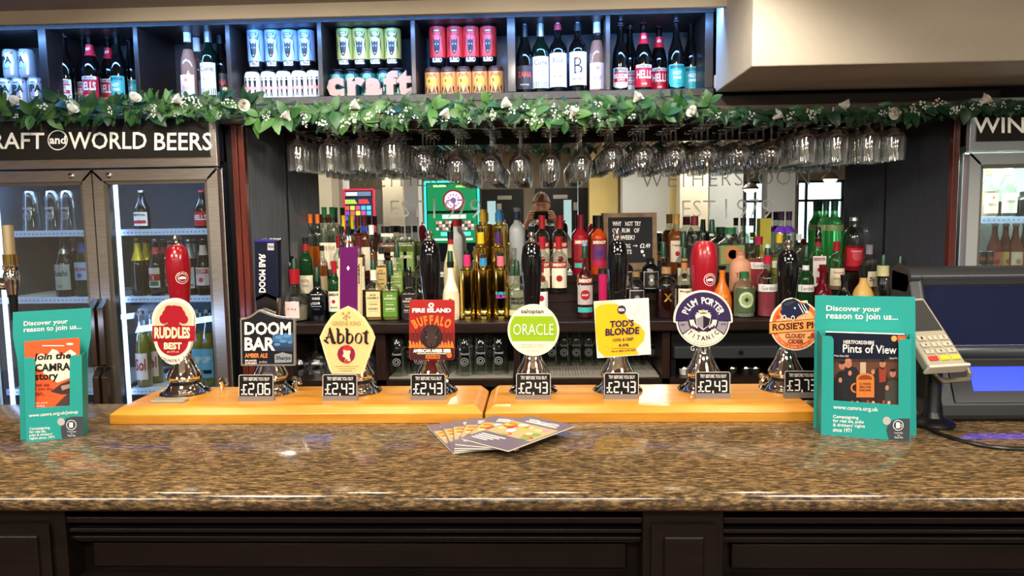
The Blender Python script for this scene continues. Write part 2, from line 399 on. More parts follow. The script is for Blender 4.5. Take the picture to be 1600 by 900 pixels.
S('ceiling_canopy', MB().box((alx(2.95)-.03, 2.92, zc), (arx(2.95)+.03, 3.5, 1.97)), woodmat('canopy_wood', '241610', '38261b', .45, (1, 10, 10)))
S('trim_5', MB().box((-1.02, YM-.005, zm), (1.37, YM+.02, zc)), M_DARK)
S('trim_8', MB().box((alx(2.95)-.085, 2.895, zc-.003), (arx(2.95)+.03, 2.92, zc+.032)), M_RAIL, .004)
S('wall_fascia', MB().box((-2.8, 2.93, 1.9), (1.75, 2.96, 1.977)), M_CAB)
S('wall_over_cabinet', MB().box((-3.4, 2.96, 2.327), (.76, 3.3, 2.78)), M_CEIL)
# mirror of two panes
XS = P(903,330,YM).x
mt = T('bar_mirror', 'large two-pane mirror behind the bottles etched with the pub name and founding year', 'mirror', (0, YM, 0))
MB().box((-1.016, 0, 1.05), (XS-.0015, .01, zm)).build('mirror_pane', M_MIR, mt, False)
MB().box((XS+.0015, 0, 1.05), (1.369, .01, zm)).build('mirror_pane', M_MIR, mt, False)
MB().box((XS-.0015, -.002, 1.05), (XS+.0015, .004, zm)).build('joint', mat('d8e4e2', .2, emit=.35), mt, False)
for off, nm in ((0, 'left'), (456, 'right')):
    pr = Print(800, 450, 1)
    def fn(x, z, l, _o=off): v = P(800+x+_o, 450-z, YM); return (v.x, -.0015, v.z)
    pr.fn = fn
    for s_, a, b, c, d in (('W', 547, 579, 268, 290), ('E', 588, 602, 266, 289), ('T', 605, 619, 266, 289), ('H', 626, 643, 265, 288), ('E', 652, 665, 265, 288), ('R', 672, 686, 264, 287),
                           ('S', 692, 705, 264, 287), ('P', 711, 724, 263, 287), ('O', 728, 752, 262, 287), ('O', 757, 780, 262, 286), ('N', 789, 809, 262, 286), ('', 0, 1, 0, 1)):
        if s_: pr.text(s_, a, c+3, b, d+3, M_ETCH, 1, b=-.012)
    pr.text('EST', 610, 313, 662, 339, M_ETCH, 1, b=-.01)
    for s_, a, b in (('1', 677, 680), ('9', 695, 712), ('7', 714, 730), ('9', 734, 751)): pr.text(s_, a, 311, b, 341, M_ETCH, 1, b=-.01)
    pr.build('etched_lettering', M_ETCH, mt, False)
# stepped shelves
TIER = {1: (3.02, 3.148, Z(500, 3.05)), 2: (3.148, 3.255, Z(460, 3.16)), 3: (3.255, 3.385, Z(431, 3.27))}
YT = {1: 3.09, 2: 3.2, 3: 3.31}
Y0 = 3.02
z1_ = TIER[1][2]
bs = T('back_bar_unit', 'dark wooden back bar with stepped bottle shelves above open glass storage', 'bar unit', (0, Y0, 0))
for k, (y0, y1, z) in TIER.items():
    slab(y0, y1, z-.03, z, off=Y0).build('step_shelf', M_DARK, bs, False, .002)
    if k > 1: slab(y0+.006, y0+.02, z-.1, z-.03, off=Y0).build('riser', M_DARK, bs, False)
MB().box((alx(3.0)+.01, -.03, z1_-.045), (arx(3.0)-.01, 0, z1_)).build('front_edge', M_DARK, bs, bev=.006)
ZS = Z(592, 3.03)
slab(3.02, 3.39, ZS-.03, ZS, off=Y0).build('lower_shelf', M_DARK, bs, False)
slab(3.385, 3.395, 0, z1_-.03, off=Y0).build('back_panel', M_DARK, bs, False)
slab(3.04, 3.38, 0, .05, off=Y0).build('base', M_DARK, bs, False)
for px, w_ in ((452, 12), (596, 15), (808, 10), (1040, 12)):
    x0, x1 = X(px-w_/2, 3.03, 560), X(px+w_/2, 3.03, 560)
    MB().box((x0, .0, .05), (x1, .36, z1_-.03)).build('divider', M_DARKV, bs)
mm = MB(); 
for a, b in ((X(604, 3.03, 580), X(803, 3.03, 580)), (X(814, 3.03, 580), X(1033, 3.03, 580))):
    mm.box((a+.005, .03, ZS), (b-.005, .35, ZS+.006))
    n = 44
    for i in range(n):
        xx = a+.01+(b-a-.02)*i/n; mm.box((xx, .03, ZS+.006), (xx+.0025, .35, ZS+.009))
    for i in range(20): mm.box((a+.01, .035+.0165*i, ZS+.0065), (b-.01, .0375+.0165*i, ZS+.0085))
mm.build('bar_matting', mat('8a8578', .5), bs, False)
# black cooler set in the right-hand bay
xa, xb = X(1049, 3.03, 560), 1.45
kc = T('counter_cooler', 'black bottle cooler with control strip in the back bar bay', 'fridge', (0, 3.03, ZS))
zf = lambda py: Z(py, 3.03, 1150)-ZS
MB().box((xa, .01, zf(561)), (xb, .2, z1_-.034-ZS)).build('body', M_BLACK, kc, bev=.004)
MB().box((xa+.01, -.012, zf(559)), (xb-.01, .01, zf(541))).build('control_strip', mat('2e3030', .35), kc, bev=.003)
MB().box((xa, .01, 0), (xa+.02, .2, zf(561))).build('side', M_BLACK, kc)
MB().box((xb-.02, .01, 0), (xb, .2, zf(561))).build('side', M_BLACK, kc)
MB().lathe([(.0, 0), (.009, 0), (.009, .008), (.0, .009)], 16).xf(Matrix.Translation((X(1157, 3.02, 545), -.012, zf(549))) @ Matrix.Rotation(PI/2, 4, 'X')).build('dial', M_BLACK, kc)
pr = Print(0, 0, 1); pr.fn = lambda x, z, l: (P(x, -z, 3.018).x, -.0125-.0004, P(x, -z, 3.018).z-ZS)
pr.text('GA', 1079, 540, 1092, 548, WH); pr.build('lettering', WH, kc, False)
# ---------------------------------------------------------------- upper display cabinet
YC = 2.93; zb = 2.008; zt = 2.289
DV = [62-136, 70, 213, 357, 500, 646, 799, 950, 1108]
dx = [X(p, YC, 90) for p in DV]
cb = T('display_cabinet', 'dark wooden open display cabinet with square compartments above the bar', 'cabinet', (0, YC, zb))
MB().box((dx[0]-.4, 0, -.03), (dx[-1]+.02, .32, 0)).build('bottom_board', M_CAB, cb, bev=.003)
MB().box((dx[0]-.4, 0, zt-zb), (dx[-1]+.02, .32, zt-zb+.035)).build('top_board', M_CAB, cb, bev=.003)
MB().box((dx[0]-.4, .3, 0), (dx[-1]+.02, .32, zt-zb)).build('back_panel', M_CAB, cb)
for i, x in enumerate(dx):
    wv = .016 if i in (1, 6, 8) else .009
    MB().box((x-wv, 0 if i != 1 else -.01, 0), (x+wv, .3, zt-zb)).build('divider', M_CAB, cb, bev=.002)
BLUE = (.16, .40, 1)
t = T('led_strip', 'blue LED strip tucked behind the pelmet over the display cabinet', 'light', (-.85, 2.815, 2.282))
MB().box((-1.7, -.006, -.002), (1.55, .006, .004)).build('tape', mat('3a70ff', emit=4), t, False)
for k in range(3):
    l = light('led_light', 'AREA', (-1.9+k*1.1, 2.82, 2.272), (1.0, 0, 0), 6.5, BLUE, 1.05, .02)
# ---------------------------------------------------------------- fridges
STRIP = mat('bcd2ff', .4, emit=.25)
def fridge(name, label, x0, doors, xb_, YF, ztop, zhead, hdrtxt, kz, liner, inlight, litcol, shelves, sx, M_STEEL=M_STEEL):
    t = T(name, label, 'fridge', (0, YF, 0))
    d = .62
    b = MB()
    b.box((x0, .06, 0), (x0+.02, d, ztop)); b.box((xb_-.02, .06, 0), (xb_, d, ztop)); b.box((x0, d-.02, 0), (xb_, d, ztop)); b.box((x0, .06, ztop-.02), (xb_, d, ztop)); b.box((x0, .06, 0), (xb_, d, .12))
    b.box((x0, .02, zhead+.02), (xb_, .08, ztop))
    b.build('carcass', M_BLACK, t)
    l = MB(); l.box((x0+.021, .08, .13), (x0+.024, d-.03, zhead)); l.box((xb_-.024, .08, .13), (xb_-.021, d-.03, zhead)); l.box((x0+.02, d-.03, .12), (xb_-.02, d-.025, zhead)); l.box((x0+.02, .08, zhead-.004), (xb_-.02, d-.03, zhead+.002)); l.box((x0+.02, .08, .12), (xb_-.02, d-.03, .13))
    l.build('liner', liner, t)
    h = MB().box((x0, -.005, zhead), (xb_, .02, ztop)).build('header_frame', M_STEEL, t, bev=.002)
    hs = MB().box((x0+.02, -.012, zhead+.035), (xb_-.024, .0, ztop-.02)).build('header_sign', mat('26241f', .25, coat=.3), t)
    pr = Print(0, 0, 1); pr.fn = lambda x, z, l_: (P(x, -z, YF-.013).x, -.0126, P(x, -z, YF-.013).z)
    hdrtxt(pr); pr.build('lettering', mat('f2ecd8', .4, emit=.25), hs, False)
    for (a, b_, hside) in doors:
        dr = MB(); fr = .034; z0 = .14; z1 = zhead-.012
        for qa, qb in ((fr, 0), ):
            P1 = [(a, z0), (b_, z0), (b_, z1), (a, z1)]; P2 = [(a+fr, z0+fr), (b_-fr, z0+fr), (b_-fr, z1-fr), (a+fr, z1-fr)]
            for i in range(4):
                j = (i+1) % 4; dr.prism([P1[i], P1[j], P2[j], P2[i]], -.012, .035)
        D = dr.build('door', M_STEEL, t, False, .004)
        g = MB(); fr2 = .05
        P1 = P2; P2 = [(a+fr2, z0+fr2), (b_-fr2, z0+fr2), (b_-fr2, z1-fr2), (a+fr2, z1-fr2)]
        for i in range(4):
            j = (i+1) % 4; g.prism([P1[i], P1[j], P2[j], P2[i]], -.003, .03)
        g.build('inner_frame', mat('9d968a', .3, .9), D, False, .002)
        MB().box((a+fr2, .008, z0+fr2), (b_-fr2, .013, z1-fr2)).build('pane', M_PANE, D, False)
        kx = b_-.035 if hside > 0 else a+.035
        if hside:
            MB().lathe([(.0, 0), (.011, 0), (.011, .006), (.006, .009), (.0, .009)], 16).xf(Matrix.Translation((kx+(-.045 if hside > 0 else .03), -.012, z1-.017)) @ Matrix.Rotation(PI/2, 4, 'X')).build('lock', M_CHROME, D)
            hx = b_-.016 if hside > 0 else a+.016
            hm = MB()
            for (za, zb2) in ((Z(570, YF, 170), Z(466, YF, 170)), (Z(720, YF, 170), Z(572, YF, 170))):
                hm.prism([(-.012, zb2), (-.05, zb2-.035), (-.05, za+.01), (-.03, za), (-.012, za)], hx-.012, hx+.012, ax='x')
            hm.build('handle', mat('6d5f50', .22, .9), D, False, .002)
    for (a, b_, _) in doors:
        for z in shelves:
            sf = MB().box((a+.03, .08, z-.012), (b_-.03, d-.06, z-.006)); n = 16
            for i in range(n): yy = .09+i*(d-.16)/n; sf.box((a+.03, yy, z-.006), (b_-.03, yy+.003, z))
            s_ = sf.build('shelf', mat('cfd4d8', .4), t, False)
            MB().box((a+.035, .07, z-.022), (b_-.035, .078, z+.003)).build('price_rail', STRIP, s_, False)
            q = MB(); n = 24
            for i in range(n): xx = a+.045+(b_-a-.1)*i/n; q.box((xx, .0685, z-.012), (xx+.006, .07, z-.008))
            q.build('slots', mat('707a86', .5), s_, False)
    for q in sx:
        MB().box((q, .05, .2), (q+.012, .062, zhead-.03)).build('light_tube', mat(litcol, .4, emit=6), t, False)
    for (a, b_, _) in doors:
        light('fridge_light', 'AREA', ((a+b_)/2, YF+.07, zhead-.02), (.35, 0, 0), inlight, lin(litcol)[:3], b_-a-.08, .05)
        for q in sx:
            if a < q < b_: light('fridge_light', 'AREA', (q+.03, YF+.1, 1.1), (0, -1.2, .5), inlight*.8, lin(litcol)[:3], .03, 1.2)
    return t
YL = 2.85
xr = X(343, YL, 300); xm = X(155, YL, 400); xl = xm-(xr-xm)
def hdrL(pr):
    m = WH
    pr.text('CRAFT', -40, 207, 69, 233, m, b=.012); pr.ring(90, 219, 14.2, 15.8, m); pr.text('and', 77, 212, 103, 225, m, b=.03)
    pr.text('WORLD', 107, 206, 229, 233, m, b=.012); pr.text('BEERS', 241, 207, 331, 235, m, b=.012)
fl = fridge('beer_fridge', 'steel double-door beer fridge with lettered black header and lit shelves', xl-.02, [(xl-.015, xm-.002, 1), (xm+.002, xr-.004, -1)], xr, YL, Z(178, YL, 200), Z(262, YL, 200), hdrL, 0,
            mat('565d66', .5), 2.0, 'a8c6ff', [Z(361, 2.93, 100), Z(465, 2.93, 100), Z(608, 2.93, 100), Z(720, 2.93, 100)], (xl+.05, xm+.045))
YR = 2.88
x2 = max(X(1491, YR, 300), arx(YJ)+.03)
def hdrR(pr): pr.text('WINES', 1521, 183, 1640, 208, WH, b=.012)
fr_ = fridge('wine_fridge', 'brightly lit steel wine fridge with lettered grey header behind the till', x2, [(x2+.004, x2+.56, 0)], x2+.57, YR, Z(153, YR, 1550), Z(236, YR, 1550), hdrR, 0,
             mat('eef2ee', .5), 9, 'f0fff6', [Z(340, 2.95, 1550), Z(437, 2.95, 1550), Z(540, 2.95, 1550)], (x2+.055,), mat('c9d0d2', .3, .55))  # paler frame colour stands in for LED reflections on the steel
# ================================================================ ON THE COUNTER
class PL:
    """vertical plane through p0 turned by yaw; gives local coordinates of a sight line"""
    def __init__(s, p0, yaw=0, tilt=0):
        s.p = Vector(p0); s.R = Matrix.Rotation(yaw, 3, 'Z') @ Matrix.Rotation(tilt, 3, 'X'); s.yaw = yaw; s.Ri = s.R.transposed()
    def loc(s, u, v, d=0):
        n = s.R @ Vector((0, 1, 0)); o = s.p+n*d; r = ray(u, v); t = (o-CP).dot(n)/r.dot(n); q = s.Ri @ (CP+r*t-s.p); return q.x, q.z
    def fn(s, off=0, lay=.0004):
        def f(x, z, l):
            a, b = s.loc(x, -z, off-l*lay); return (a, off-l*lay, b)
        return f
    def pr(s, off=0, lay=.0004):
        q = Print(0, 0, 1, lay=lay); q.fn = s.fn(off, lay); return q
    def board(s, pts, y0, y1, m=None):
        return MB().prism([s.loc(u, v, y0) for u, v in pts], y0, y1, m)
def circ(cx, cy, r, n=40, ry=None): return [(cx+r*math.cos(2*PI*i/n), cy+(ry or r)*math.sin(2*PI*i/n)) for i in range(n)]
def rrect(a, b, c, d, r, n=4):
    o = []
    for cx, cy, a0 in ((c-r, b+r, -90), (c-r, d-r, 0), (a+r, d-r, 90), (a+r, b+r, 180)):
        for i in range(n+1): q = math.radians(a0+90*i/n); o.append((cx+r*math.cos(q), cy+r*math.sin(q)))
    return o
ZP = 1.135
for nm, a, b, lab in (('l', 181, 755.5, 'long honey-coloured pine pump plinth under the left three priced pumps and the red pump'), ('r', 758.5, 1276, 'long honey-coloured pine pump plinth under the right four pumps')):
    xa_ = PZ(a, 659, 1.1).x; xb_ = PZ(b, 657, 1.1).x; y0 = 1.505; y1 = 1.70; c_ = .014
    m = MB()
    vs = []
    for z, i in ((1.1, 0), (1.1+.021, 0), (ZP-.003, c_), (ZP, c_+.006)):
        vs += [(xa_+i, y0+i, z), (xb_-i, y0+i, z), (xb_-i, y1, z), (xa_+i, y1, z)]
    fs = [(3, 2, 1, 0), (12, 13, 14, 15)]
    for k in range(3):
        for i in range(4): j = (i+1) % 4; fs.append((k*4+i, k*4+j, k*4+4+j, k*4+4+i))
    m.add(vs, fs); o = tag(m.build('pump_plinth', M_PINE, None, False, .0015), lab, 'plinth', 'pine plinths under the pumps')
HB = mat('0a0a0c', .08, coat=.5); HR = mat('860d1a', .2, coat=.4); HR2 = mat('920f20', .28, coat=.3)
def seg7(p, s_, u0, v0, w_, h, t, m, gap, l=3):
    u = u0
    for ch in s_:
        if ch == '.': p.rect(u+.5, v0+h-t*1.1, u+.5+t, v0+h+t*1.4, m, l, 1); u += t+gap; continue
        segs = {'0': 'abcdef', '1': 'bc', '2': 'abged', '3': 'abgcd', '4': 'fgbc', '5': 'afgcd', '6': 'afgcde', '7': 'abc', 'L': 'Legd'}[ch]
        e = .35
        R = {'a': (u+t*.6, v0, u+w_-t*.6, v0+t), 'd': (u+t*.6, v0+h-t, u+w_-t*.6, v0+h), 'g': (u+t*.6, v0+h/2-t/2, u+w_-t*.6, v0+h/2+t/2),
             'f': (u, v0+t*.6, u+t, v0+h/2-e), 'b': (u+w_-t, v0+t*.6, u+w_, v0+h/2-e), 'e': (u, v0+h/2+e, u+t, v0+h-t*.6), 'c': (u+w_-t, v0+h/2+e, u+w_, v0+h-t*.6)}
        if ch == 'L':
            p.rect(u+w_*.3, v0+h*.18, u+w_*.3+t, v0+h, m, l, 1); p.rect(u+w_*.3, v0+h*.1, u+w_*.95, v0+h*.1+t, m, l, 1)
            p.rect(u-.5, v0+h*.52, u+w_*.7, v0+h*.52+t*.9, m, l, 1); p.rect(u, v0+h-t, u+w_, v0+h, m, l, 1)
        else:
            for q in segs: p.rect(*R[q], m, l, 1)
        u += w_+gap
BORD = mat('cfcac0', .4); SGN = mat('161416', .3)
def price(cx, top, txt_, lab, w_=52, Y=1.565):
    bot = top+42; p = PL((P(cx, bot, Y).x, Y, ZP), 0)
    t = T('price_sign', lab, 'sign', p.p, 0, 'pump price signs')
    a, b = cx-w_/2, cx+w_/2
    bd = p.board(rrect(a, top, b, bot-3, 3), 0, .003).build('panel', SGN, t, False)
    p.board([(a, bot-8), (b, bot-8), (b, bot), (a, bot)], -.004, .006).build('holder', mat('8b8580', .3, .4), t, False, .0008)
    q = p.pr(); q.add([q.q(u, v, 1) for u, v in rrect(a, top, b, bot-3, 3)]+[q.q(u, v, 1) for u, v in rrect(a+.9, top+.9, b-.9, bot-3.6, 2.4)], [(i, (i+1) % 20, 20+(i+1) % 20, 20+i) for i in range(20)], BORD)
    q.build('border', BORD, bd, False)
    q = p.pr(); q.text('TRY BEFORE YOU BUY', a+7, top+4, b-6, top+9.5, WH, 2, b=.01); q.build('heading', WH, bd, False)
    q = p.pr(); seg7(q, 'L'+txt_, a+4, top+13, 9.4, 18.5, 2.1, WH, 1.4); q.build('price', WH, bd, False)
def pump(px, py, lab, top, style, clip_py):
    x = P(px, py, 1.64).x; t = T('hand_pump', lab, 'beer pump', (x, 1.64, ZP), 0)
    k = 1.64/1155; H = Z(top, 1.64, px)-ZP
    MB().lathe([(.0, 0), (.055, 0), (.056, .003), (.053, .007), (.044, .010), (.038, .016), (.034, .024), (.0, .024)], 28).build('base_flange', M_CHROME, t)
    MB().lathe([(.0305, .024), (.0305, .030), (0, .03)], 24).build('black_band', M_BLACK, t)
    MB().lathe([(.031, .030), (.036, .034), (.0385, .041), (.036, .048), (.030, .058), (.023, .072), (.018, .088), (.0165, .104), (.019, .112), (.0165, .12), (.014, .135), (.014, .15)], 28).build('chrome_body', M_CHROME, t)
    z0 = .148
    if style in ('black', 'red', 'redtop'):
        zt_ = H-(.016 if style != 'redtop' else 0); L_ = zt_-z0; wr = {'black': .0235, 'red': .027, 'redtop': .029}[style]
        pf = [(0, 0), (.55, 0), (.62, .12), (.78, .35), (.95, .6), (1, .72), (.97, .82), (.84, .93), (.6, .985), (.4, 1), (0, 1)] if style != 'redtop' else [(0, 0), (.68, 0), (.72, .2), (.88, .5), (1, .68), (1, .8), (.86, .93), (.6, .99), (.0, 1)]
        h = MB().lathe([(r*wr, z0+q*L_) for r, q in pf], 24).build('handle', {'black': HB, 'red': HR, 'redtop': HR2}[style], t)
        if style != 'redtop':
            MB().lathe([(.011, zt_-.006), (.012, zt_), (.007, zt_+.004), (.005, zt_+.007), (.009, zt_+.011), (.0095, zt_+.015), (.006, zt_+.02), (.0, zt_+.021)], 16).build('finial', M_CHROME, t)
        if style in ('red', 'redtop'):
            q = Print(0, 0, 1); sx = .012 if style == 'red' else .006
            zc_ = z0+L_*(.62 if style == 'red' else .55)
            def fn(u, w_, l, _z=zc_, _r=wr*.93, _s=sx): a = (u/_r)+(.75 if style == 'red' else .28); return ((_r+.0014)*math.sin(a), -(_r+.0014)*math.cos(a), _z+w_)
            q.fn = fn; q.ring(0, 0, .0125, .0135, WH, n=28); q.ring(0, 0, .0085, .0092, WH, n=24)
            q.arc('BREWERS', 0, 0, .0097, 160, 20, .0024, WH, b=.02); q.cols(-.007, .007, lambda u: -.003*math.cos(u*200), lambda u: .003, WH, 1, 6)
            q.build('handle_emblem', WH, h, False)
    clip_y = 1.575
    MB().tube([(0, -.012, .135), (0, -.045, .15), (0, clip_y+.006-1.64, Z(clip_py, clip_y, px)-ZP)], .006, 8).build('clip_bracket', M_CHROME, t)
    pl = PL((x, clip_y, ZP), 0)
    return t, pl
def clip(t, pl, pts, m, name='pump_clip', th=.006, off=0):
    o = pl.board(pts, off, off+th, m).build(name, m, t, False, .0008)
    o.location = (0, pl.p.y-1.64, 0); return o
def pump_print(o, q, name='printed_design', m=None): return q.build(name, m, o, False)
# 1 red tree
t, pl = pump(290, 615, 'red-handled hand pump with cream oval clip showing a red tree, leftmost on the plinth', 371, 'red', 530)
cx_, cy_ = 270, 515
ov = [(cx_+32.5*math.cos(a)*(1 if math.sin(a) < 0 else .98), (cy_-14+34*math.sin(a) if math.sin(a) < 0 else cy_-6+60*math.sin(a))) for a in [2*PI*i/44 for i in range(44)]]
o = clip(t, pl, ov, mat('efe6cf', .4), th=.01)
RD = mat('a01424', .35); q = pl.pr()
q.disc(271, 501, 30, mat('cdbf9c', .5), 1, 30, 30)
for u, v, r in ((262, 492, 9), (272, 488, 11), (281, 492, 9), (256, 499, 7), (287, 499, 7), (271, 497, 12), (248+6, 497, 5), (264, 484, 7), (279, 485, 7)): q.disc(u, v, r, RD, 2+.1*r, n=14)
q.poly([(268, 500), (274, 500), (275, 512), (282, 518), (262, 518), (268, 512)], RD, 5)
q.disc(270, 530, 25, RD, 3, 26, 24); q.rect(238, 509, 305, 533, RD, 6, 2)
q.text('RUDDLES', 241, 511, 297, 529, CRM, 8, b=.045); q.text('BEST', 256, 535, 284, 546, CRM, 8, b=.045); q.text('abv 3.7% vol', 261, 548, 279, 551, CRM, 8)
q.arc('COUNTRY ALE', 270, 528, 36, 238, 318, 5, mat('5b2a22', .5), 8, b=.02, inner=True)
pump_print(o, q)
p_ = PL((P(270, 626, 1.56).x, 1.56, ZP), 0); tag(MB().box((-.045, -.012, 0), (.03, .016, .006)).build('acrylic_holder', mat('cfc7b4', .2, trans=.5), None, False, .002), 'empty clear acrylic price holder at the foot of the red-handled pump', 'sign holder').location = p_.p
# 2 Doom Bar
t, pl = pump(425, 613, 'hand pump with tall navy lettered handle and dark shield clip with big cream capitals', 385, 'none', 530)
def arcpts(a, b, sag, n=6): return [(a[0]+(b[0]-a[0])*i/n, a[1]+(b[1]-a[1])*i/n+sag*math.sin(PI*i/n)) for i in range(n+1)]
A_ = [(375.6, 498)]+arcpts((378, 498), (403, 485), 2.5)+arcpts((407, 485), (457, 497), 3)+[(460, 498), (460.5, 571), (377, 571)]
o = clip(t, pl, A_, mat('c9c8c4', .25, .8), th=.008)
q = pl.pr(); ins = [(418+(u-418)*.955, 531+(v-531)*.945) for u, v in A_]
q.poly(ins, mat('14161c', .35), 1)
q.rect(426, 520, 457.5, 534, mat('37658f', .5), 2, 1); q.rect(426, 534, 457.5, 542, mat('22405f', .5), 2, 1); q.rect(426, 542, 457.5, 549, mat('1a2b40', .5), 2, 1)
for u, v, r in ((436, 527, 6), (448, 525, 7), (442, 533, 6), (453, 535, 4), (433, 538, 5)): q.disc(u, v, r, mat('4f86b4', .5), 2.5+.1*r, r*.45, 12)
DC = mat('efe3d8', .4)
q.text('DOOM', 382, 503, 454.5, 523.5, DC, 5, b=.035); q.text('BAR', 382, 527, 430, 548, DC, 5, b=.035); q.text('AMBER ALE', 382.6, 552, 418, 559, mat('e8884a', .4), 5, b=.03)
q.text('BALANCED', 383, 562, 401, 565, DC, 5, b=.03); q.text('& MORISH', 383, 566, 401, 569, DC, 5, b=.03); q.text('abv 4.3% vol', 405, 564, 417, 567, DC, 5)
q.poly([(429, 554), (440, 551), (441, 550), (443, 551), (456, 554), (456, 566), (429, 567)], mat('aeb4ba', .3, .5), 5); q.text('Sharps', 431, 556, 454, 564, mat('20242c', .4), 6, b=.02, sh=.1)
pump_print(o, q)
hp = PL((pl.p.x, 1.60, ZP), 0)
hd = hp.board([(400.5, 377), (429, 377), (430, 466), (415, 460), (402, 466)], -.008, .022).build('handle', mat('151d33', .25, .3), t, False, .004); hd.location = (0, -.04, 0)
hd2 = hp.board([(402, 466), (415, 460), (430, 466), (429, 500), (404, 500)], -.008, .022).build('handle_sleeve', M_CHROME, t, False, .003); hd2.location = (0, -.04, 0)
c1_ = hp.board([(399, 374.5), (430, 374.5), (430, 377), (399, 377)], -.01, .024).build('handle_cap', M_CHROME, t, False, .001); c1_.location = (0, -.04, 0)
q = hp.pr(-.008); vs, fs, _ = tx('DOOM BAR', .03); q.add([q.q(404.5+(1-y)*0+y*10.5, 457-x*61, 2) for x, y in [(a, 1-b) for a, b in vs] for y in [1-y]], fs, DC)
q.rect(418, 380, 428, 391, mat('c3c6ca', .3, .3), 1, 1); q.text('Sharps', 419, 383, 427.5, 388, BK, 2, b=.02); q.build('handle_lettering', None, hd, False)
# 3 Abbot
t, pl = pump(559, 611, 'hand pump with purple and cream board handle and cream pointed clip with a red roundel', 385, 'none', 530)
AB = [(500, 527), (508, 510), (518.7, 494), (532, 484), (542, 479.5), (553, 484.7), (568, 498), (580, 516.7), (584.7, 528.7), (580, 544.7), (570.7, 571.3), (566.7, 583.5), (518.7, 583.5), (515, 576.7), (506.7, 550)]
o = clip(t, pl, AB, mat('e8cf93', .4), th=.01)
q = pl.pr(); ins = [(542+(u-542)*.93, 531+(v-531)*.94) for u, v in AB]; q.poly(ins, mat('dfc281', .45), 1)
TAN = mat('a88a4e', .5)
q.text('GREENE KING', 519, 502, 563.5, 509, TAN, 2, b=.02)
for u, v, r in ((536, 490, 2.2), (545, 489, 2.2), (541, 494, 3), (537, 497, 1.8), (546, 496, 1.8), (541, 499, 2)): q.disc(u, v, r, TAN, 2, n=8)
DKA = mat('221014', .4)
def ap(pts, l=5): q.poly([(500+u/7.5, 470+v/7.5) for u, v in pts], DKA, l)
def bowl(cu, cv, ru, rv, a0, a1, t0):
    n = 12; vs = []
    for i in range(n+1):
        a = math.radians(a0+(a1-a0)*i/n); th = t0*(.35+.65*abs(math.cos(a+.5)))
        for k in (0, 1): vs.append(q.q(500+(cu+(ru-k*th)*math.cos(a))/7.5, 470+(cv-(rv-k*th)*math.sin(a))/7.5, 5))
    q.add(vs, [(2*i, 2*i+1, 2*i+3, 2*i+2) for i in range(n)], DKA)
ap([(100, 330), (122, 308), (150, 400), (172, 470), (192, 492), (172, 510), (138, 500), (128, 470), (118, 420)]); ap([(112, 320), (120, 332), (92, 440), (74, 470), (62, 462), (86, 420)], 6)
ap([(66, 425), (142, 415), (142, 428), (62, 440)], 6); ap([(34, 462), (60, 452), (84, 472), (104, 488), (96, 506), (66, 490)], 6)
for bu in (0, 106):
    ap([(186+bu, 330), (200+bu, 314), (228+bu, 334), (226+bu, 480), (240+bu, 500), (222+bu, 512), (196+bu, 490), (198+bu, 345)]); bowl(238+bu, 442, 50, 62, -110, 120, 26); ap([(222+bu, 392), (240+bu, 376), (258+bu, 392), (232+bu, 412)], 6)
bowl(452, 440, 46, 66, 0, 360, 24)
ap([(520, 366), (548, 340), (556, 352), (552, 480), (574, 500), (552, 514), (520, 492)]); ap([(496, 372), (566, 362), (576, 376), (500, 390)], 6)
q.disc(541, 553.5, 14, mat('8e1636', .4), 3, n=20)
SK = mat('ecd0a4', .5)
q.poly([(536, 547), (543, 544), (548, 549), (546, 556), (548, 564), (538, 566), (540, 559), (535, 557), (537, 552)], SK, 5)
q.poly([(535, 546), (538, 539), (541, 543), (545, 539), (550, 546), (543, 548)], mat('c42a2e', .4), 6)
q.poly([(538, 566), (541, 560), (546, 567), (541, 568)], mat('c42a2e', .4), 6)
for v, a, b in ((572, 523, 561), (575.5, 528, 556), (579, 533, 550)): q.rect(a, v, b, v+1, TAN, 2, 1)
pump_print(o, q)
PU = mat('641660', .25, .2); hp = PL((pl.p.x, 1.60, ZP), 0)
hd = hp.board([(533.5, 388), (556, 388), (556, 500), (533.5, 500)], -.012, .02).build('handle', PU, t, False, .003); hd.location = (0, -.04, 0)
for a, b, v in ((531.5, 534, 389), (555.5, 558, 389)):
    k_ = hp.board([(a, v), (b, v), (b, 500), (a, 500)], -.006, .016).build('chrome_edge', M_CHROME, t, False, .001); k_.location = (0, -.04, 0)
for a, b in ((529.5, 531.5), (558, 562.5)):
    k_ = hp.board([(a, 404), (b, 404), (b, 498), (a, 498)], -.004, .014).build('cream_side', mat('ecdcae', .4), t, False, .001); k_.location = (0, -.04, 0)
q = hp.pr(-.004); vs, fs, _ = tx('Abbot', .04); q.add([q.q(559+b*3.2, 412+a*32, 1) for a, b in [(y_, 1-x_) if 0 else (x_, 1-y_) for x_, y_ in vs]], fs, BK); q.build('side_lettering', BK, hd, False)
q = hp.pr(-.012); q.poly([(541.5, 419), (544, 415), (546.5, 419), (544, 423)], WH, 1); q.build('handle_diamond', WH, hd, False)
k_ = MB().lathe([(.004, 0), (.012, .002), (.009, .01), (.014, .018), (.012, .026), (0, .03)], 14).build('finial', M_CHROME, t); kx, kz = hp.loc(545, 388); k_.location = (kx, -.04, kz)
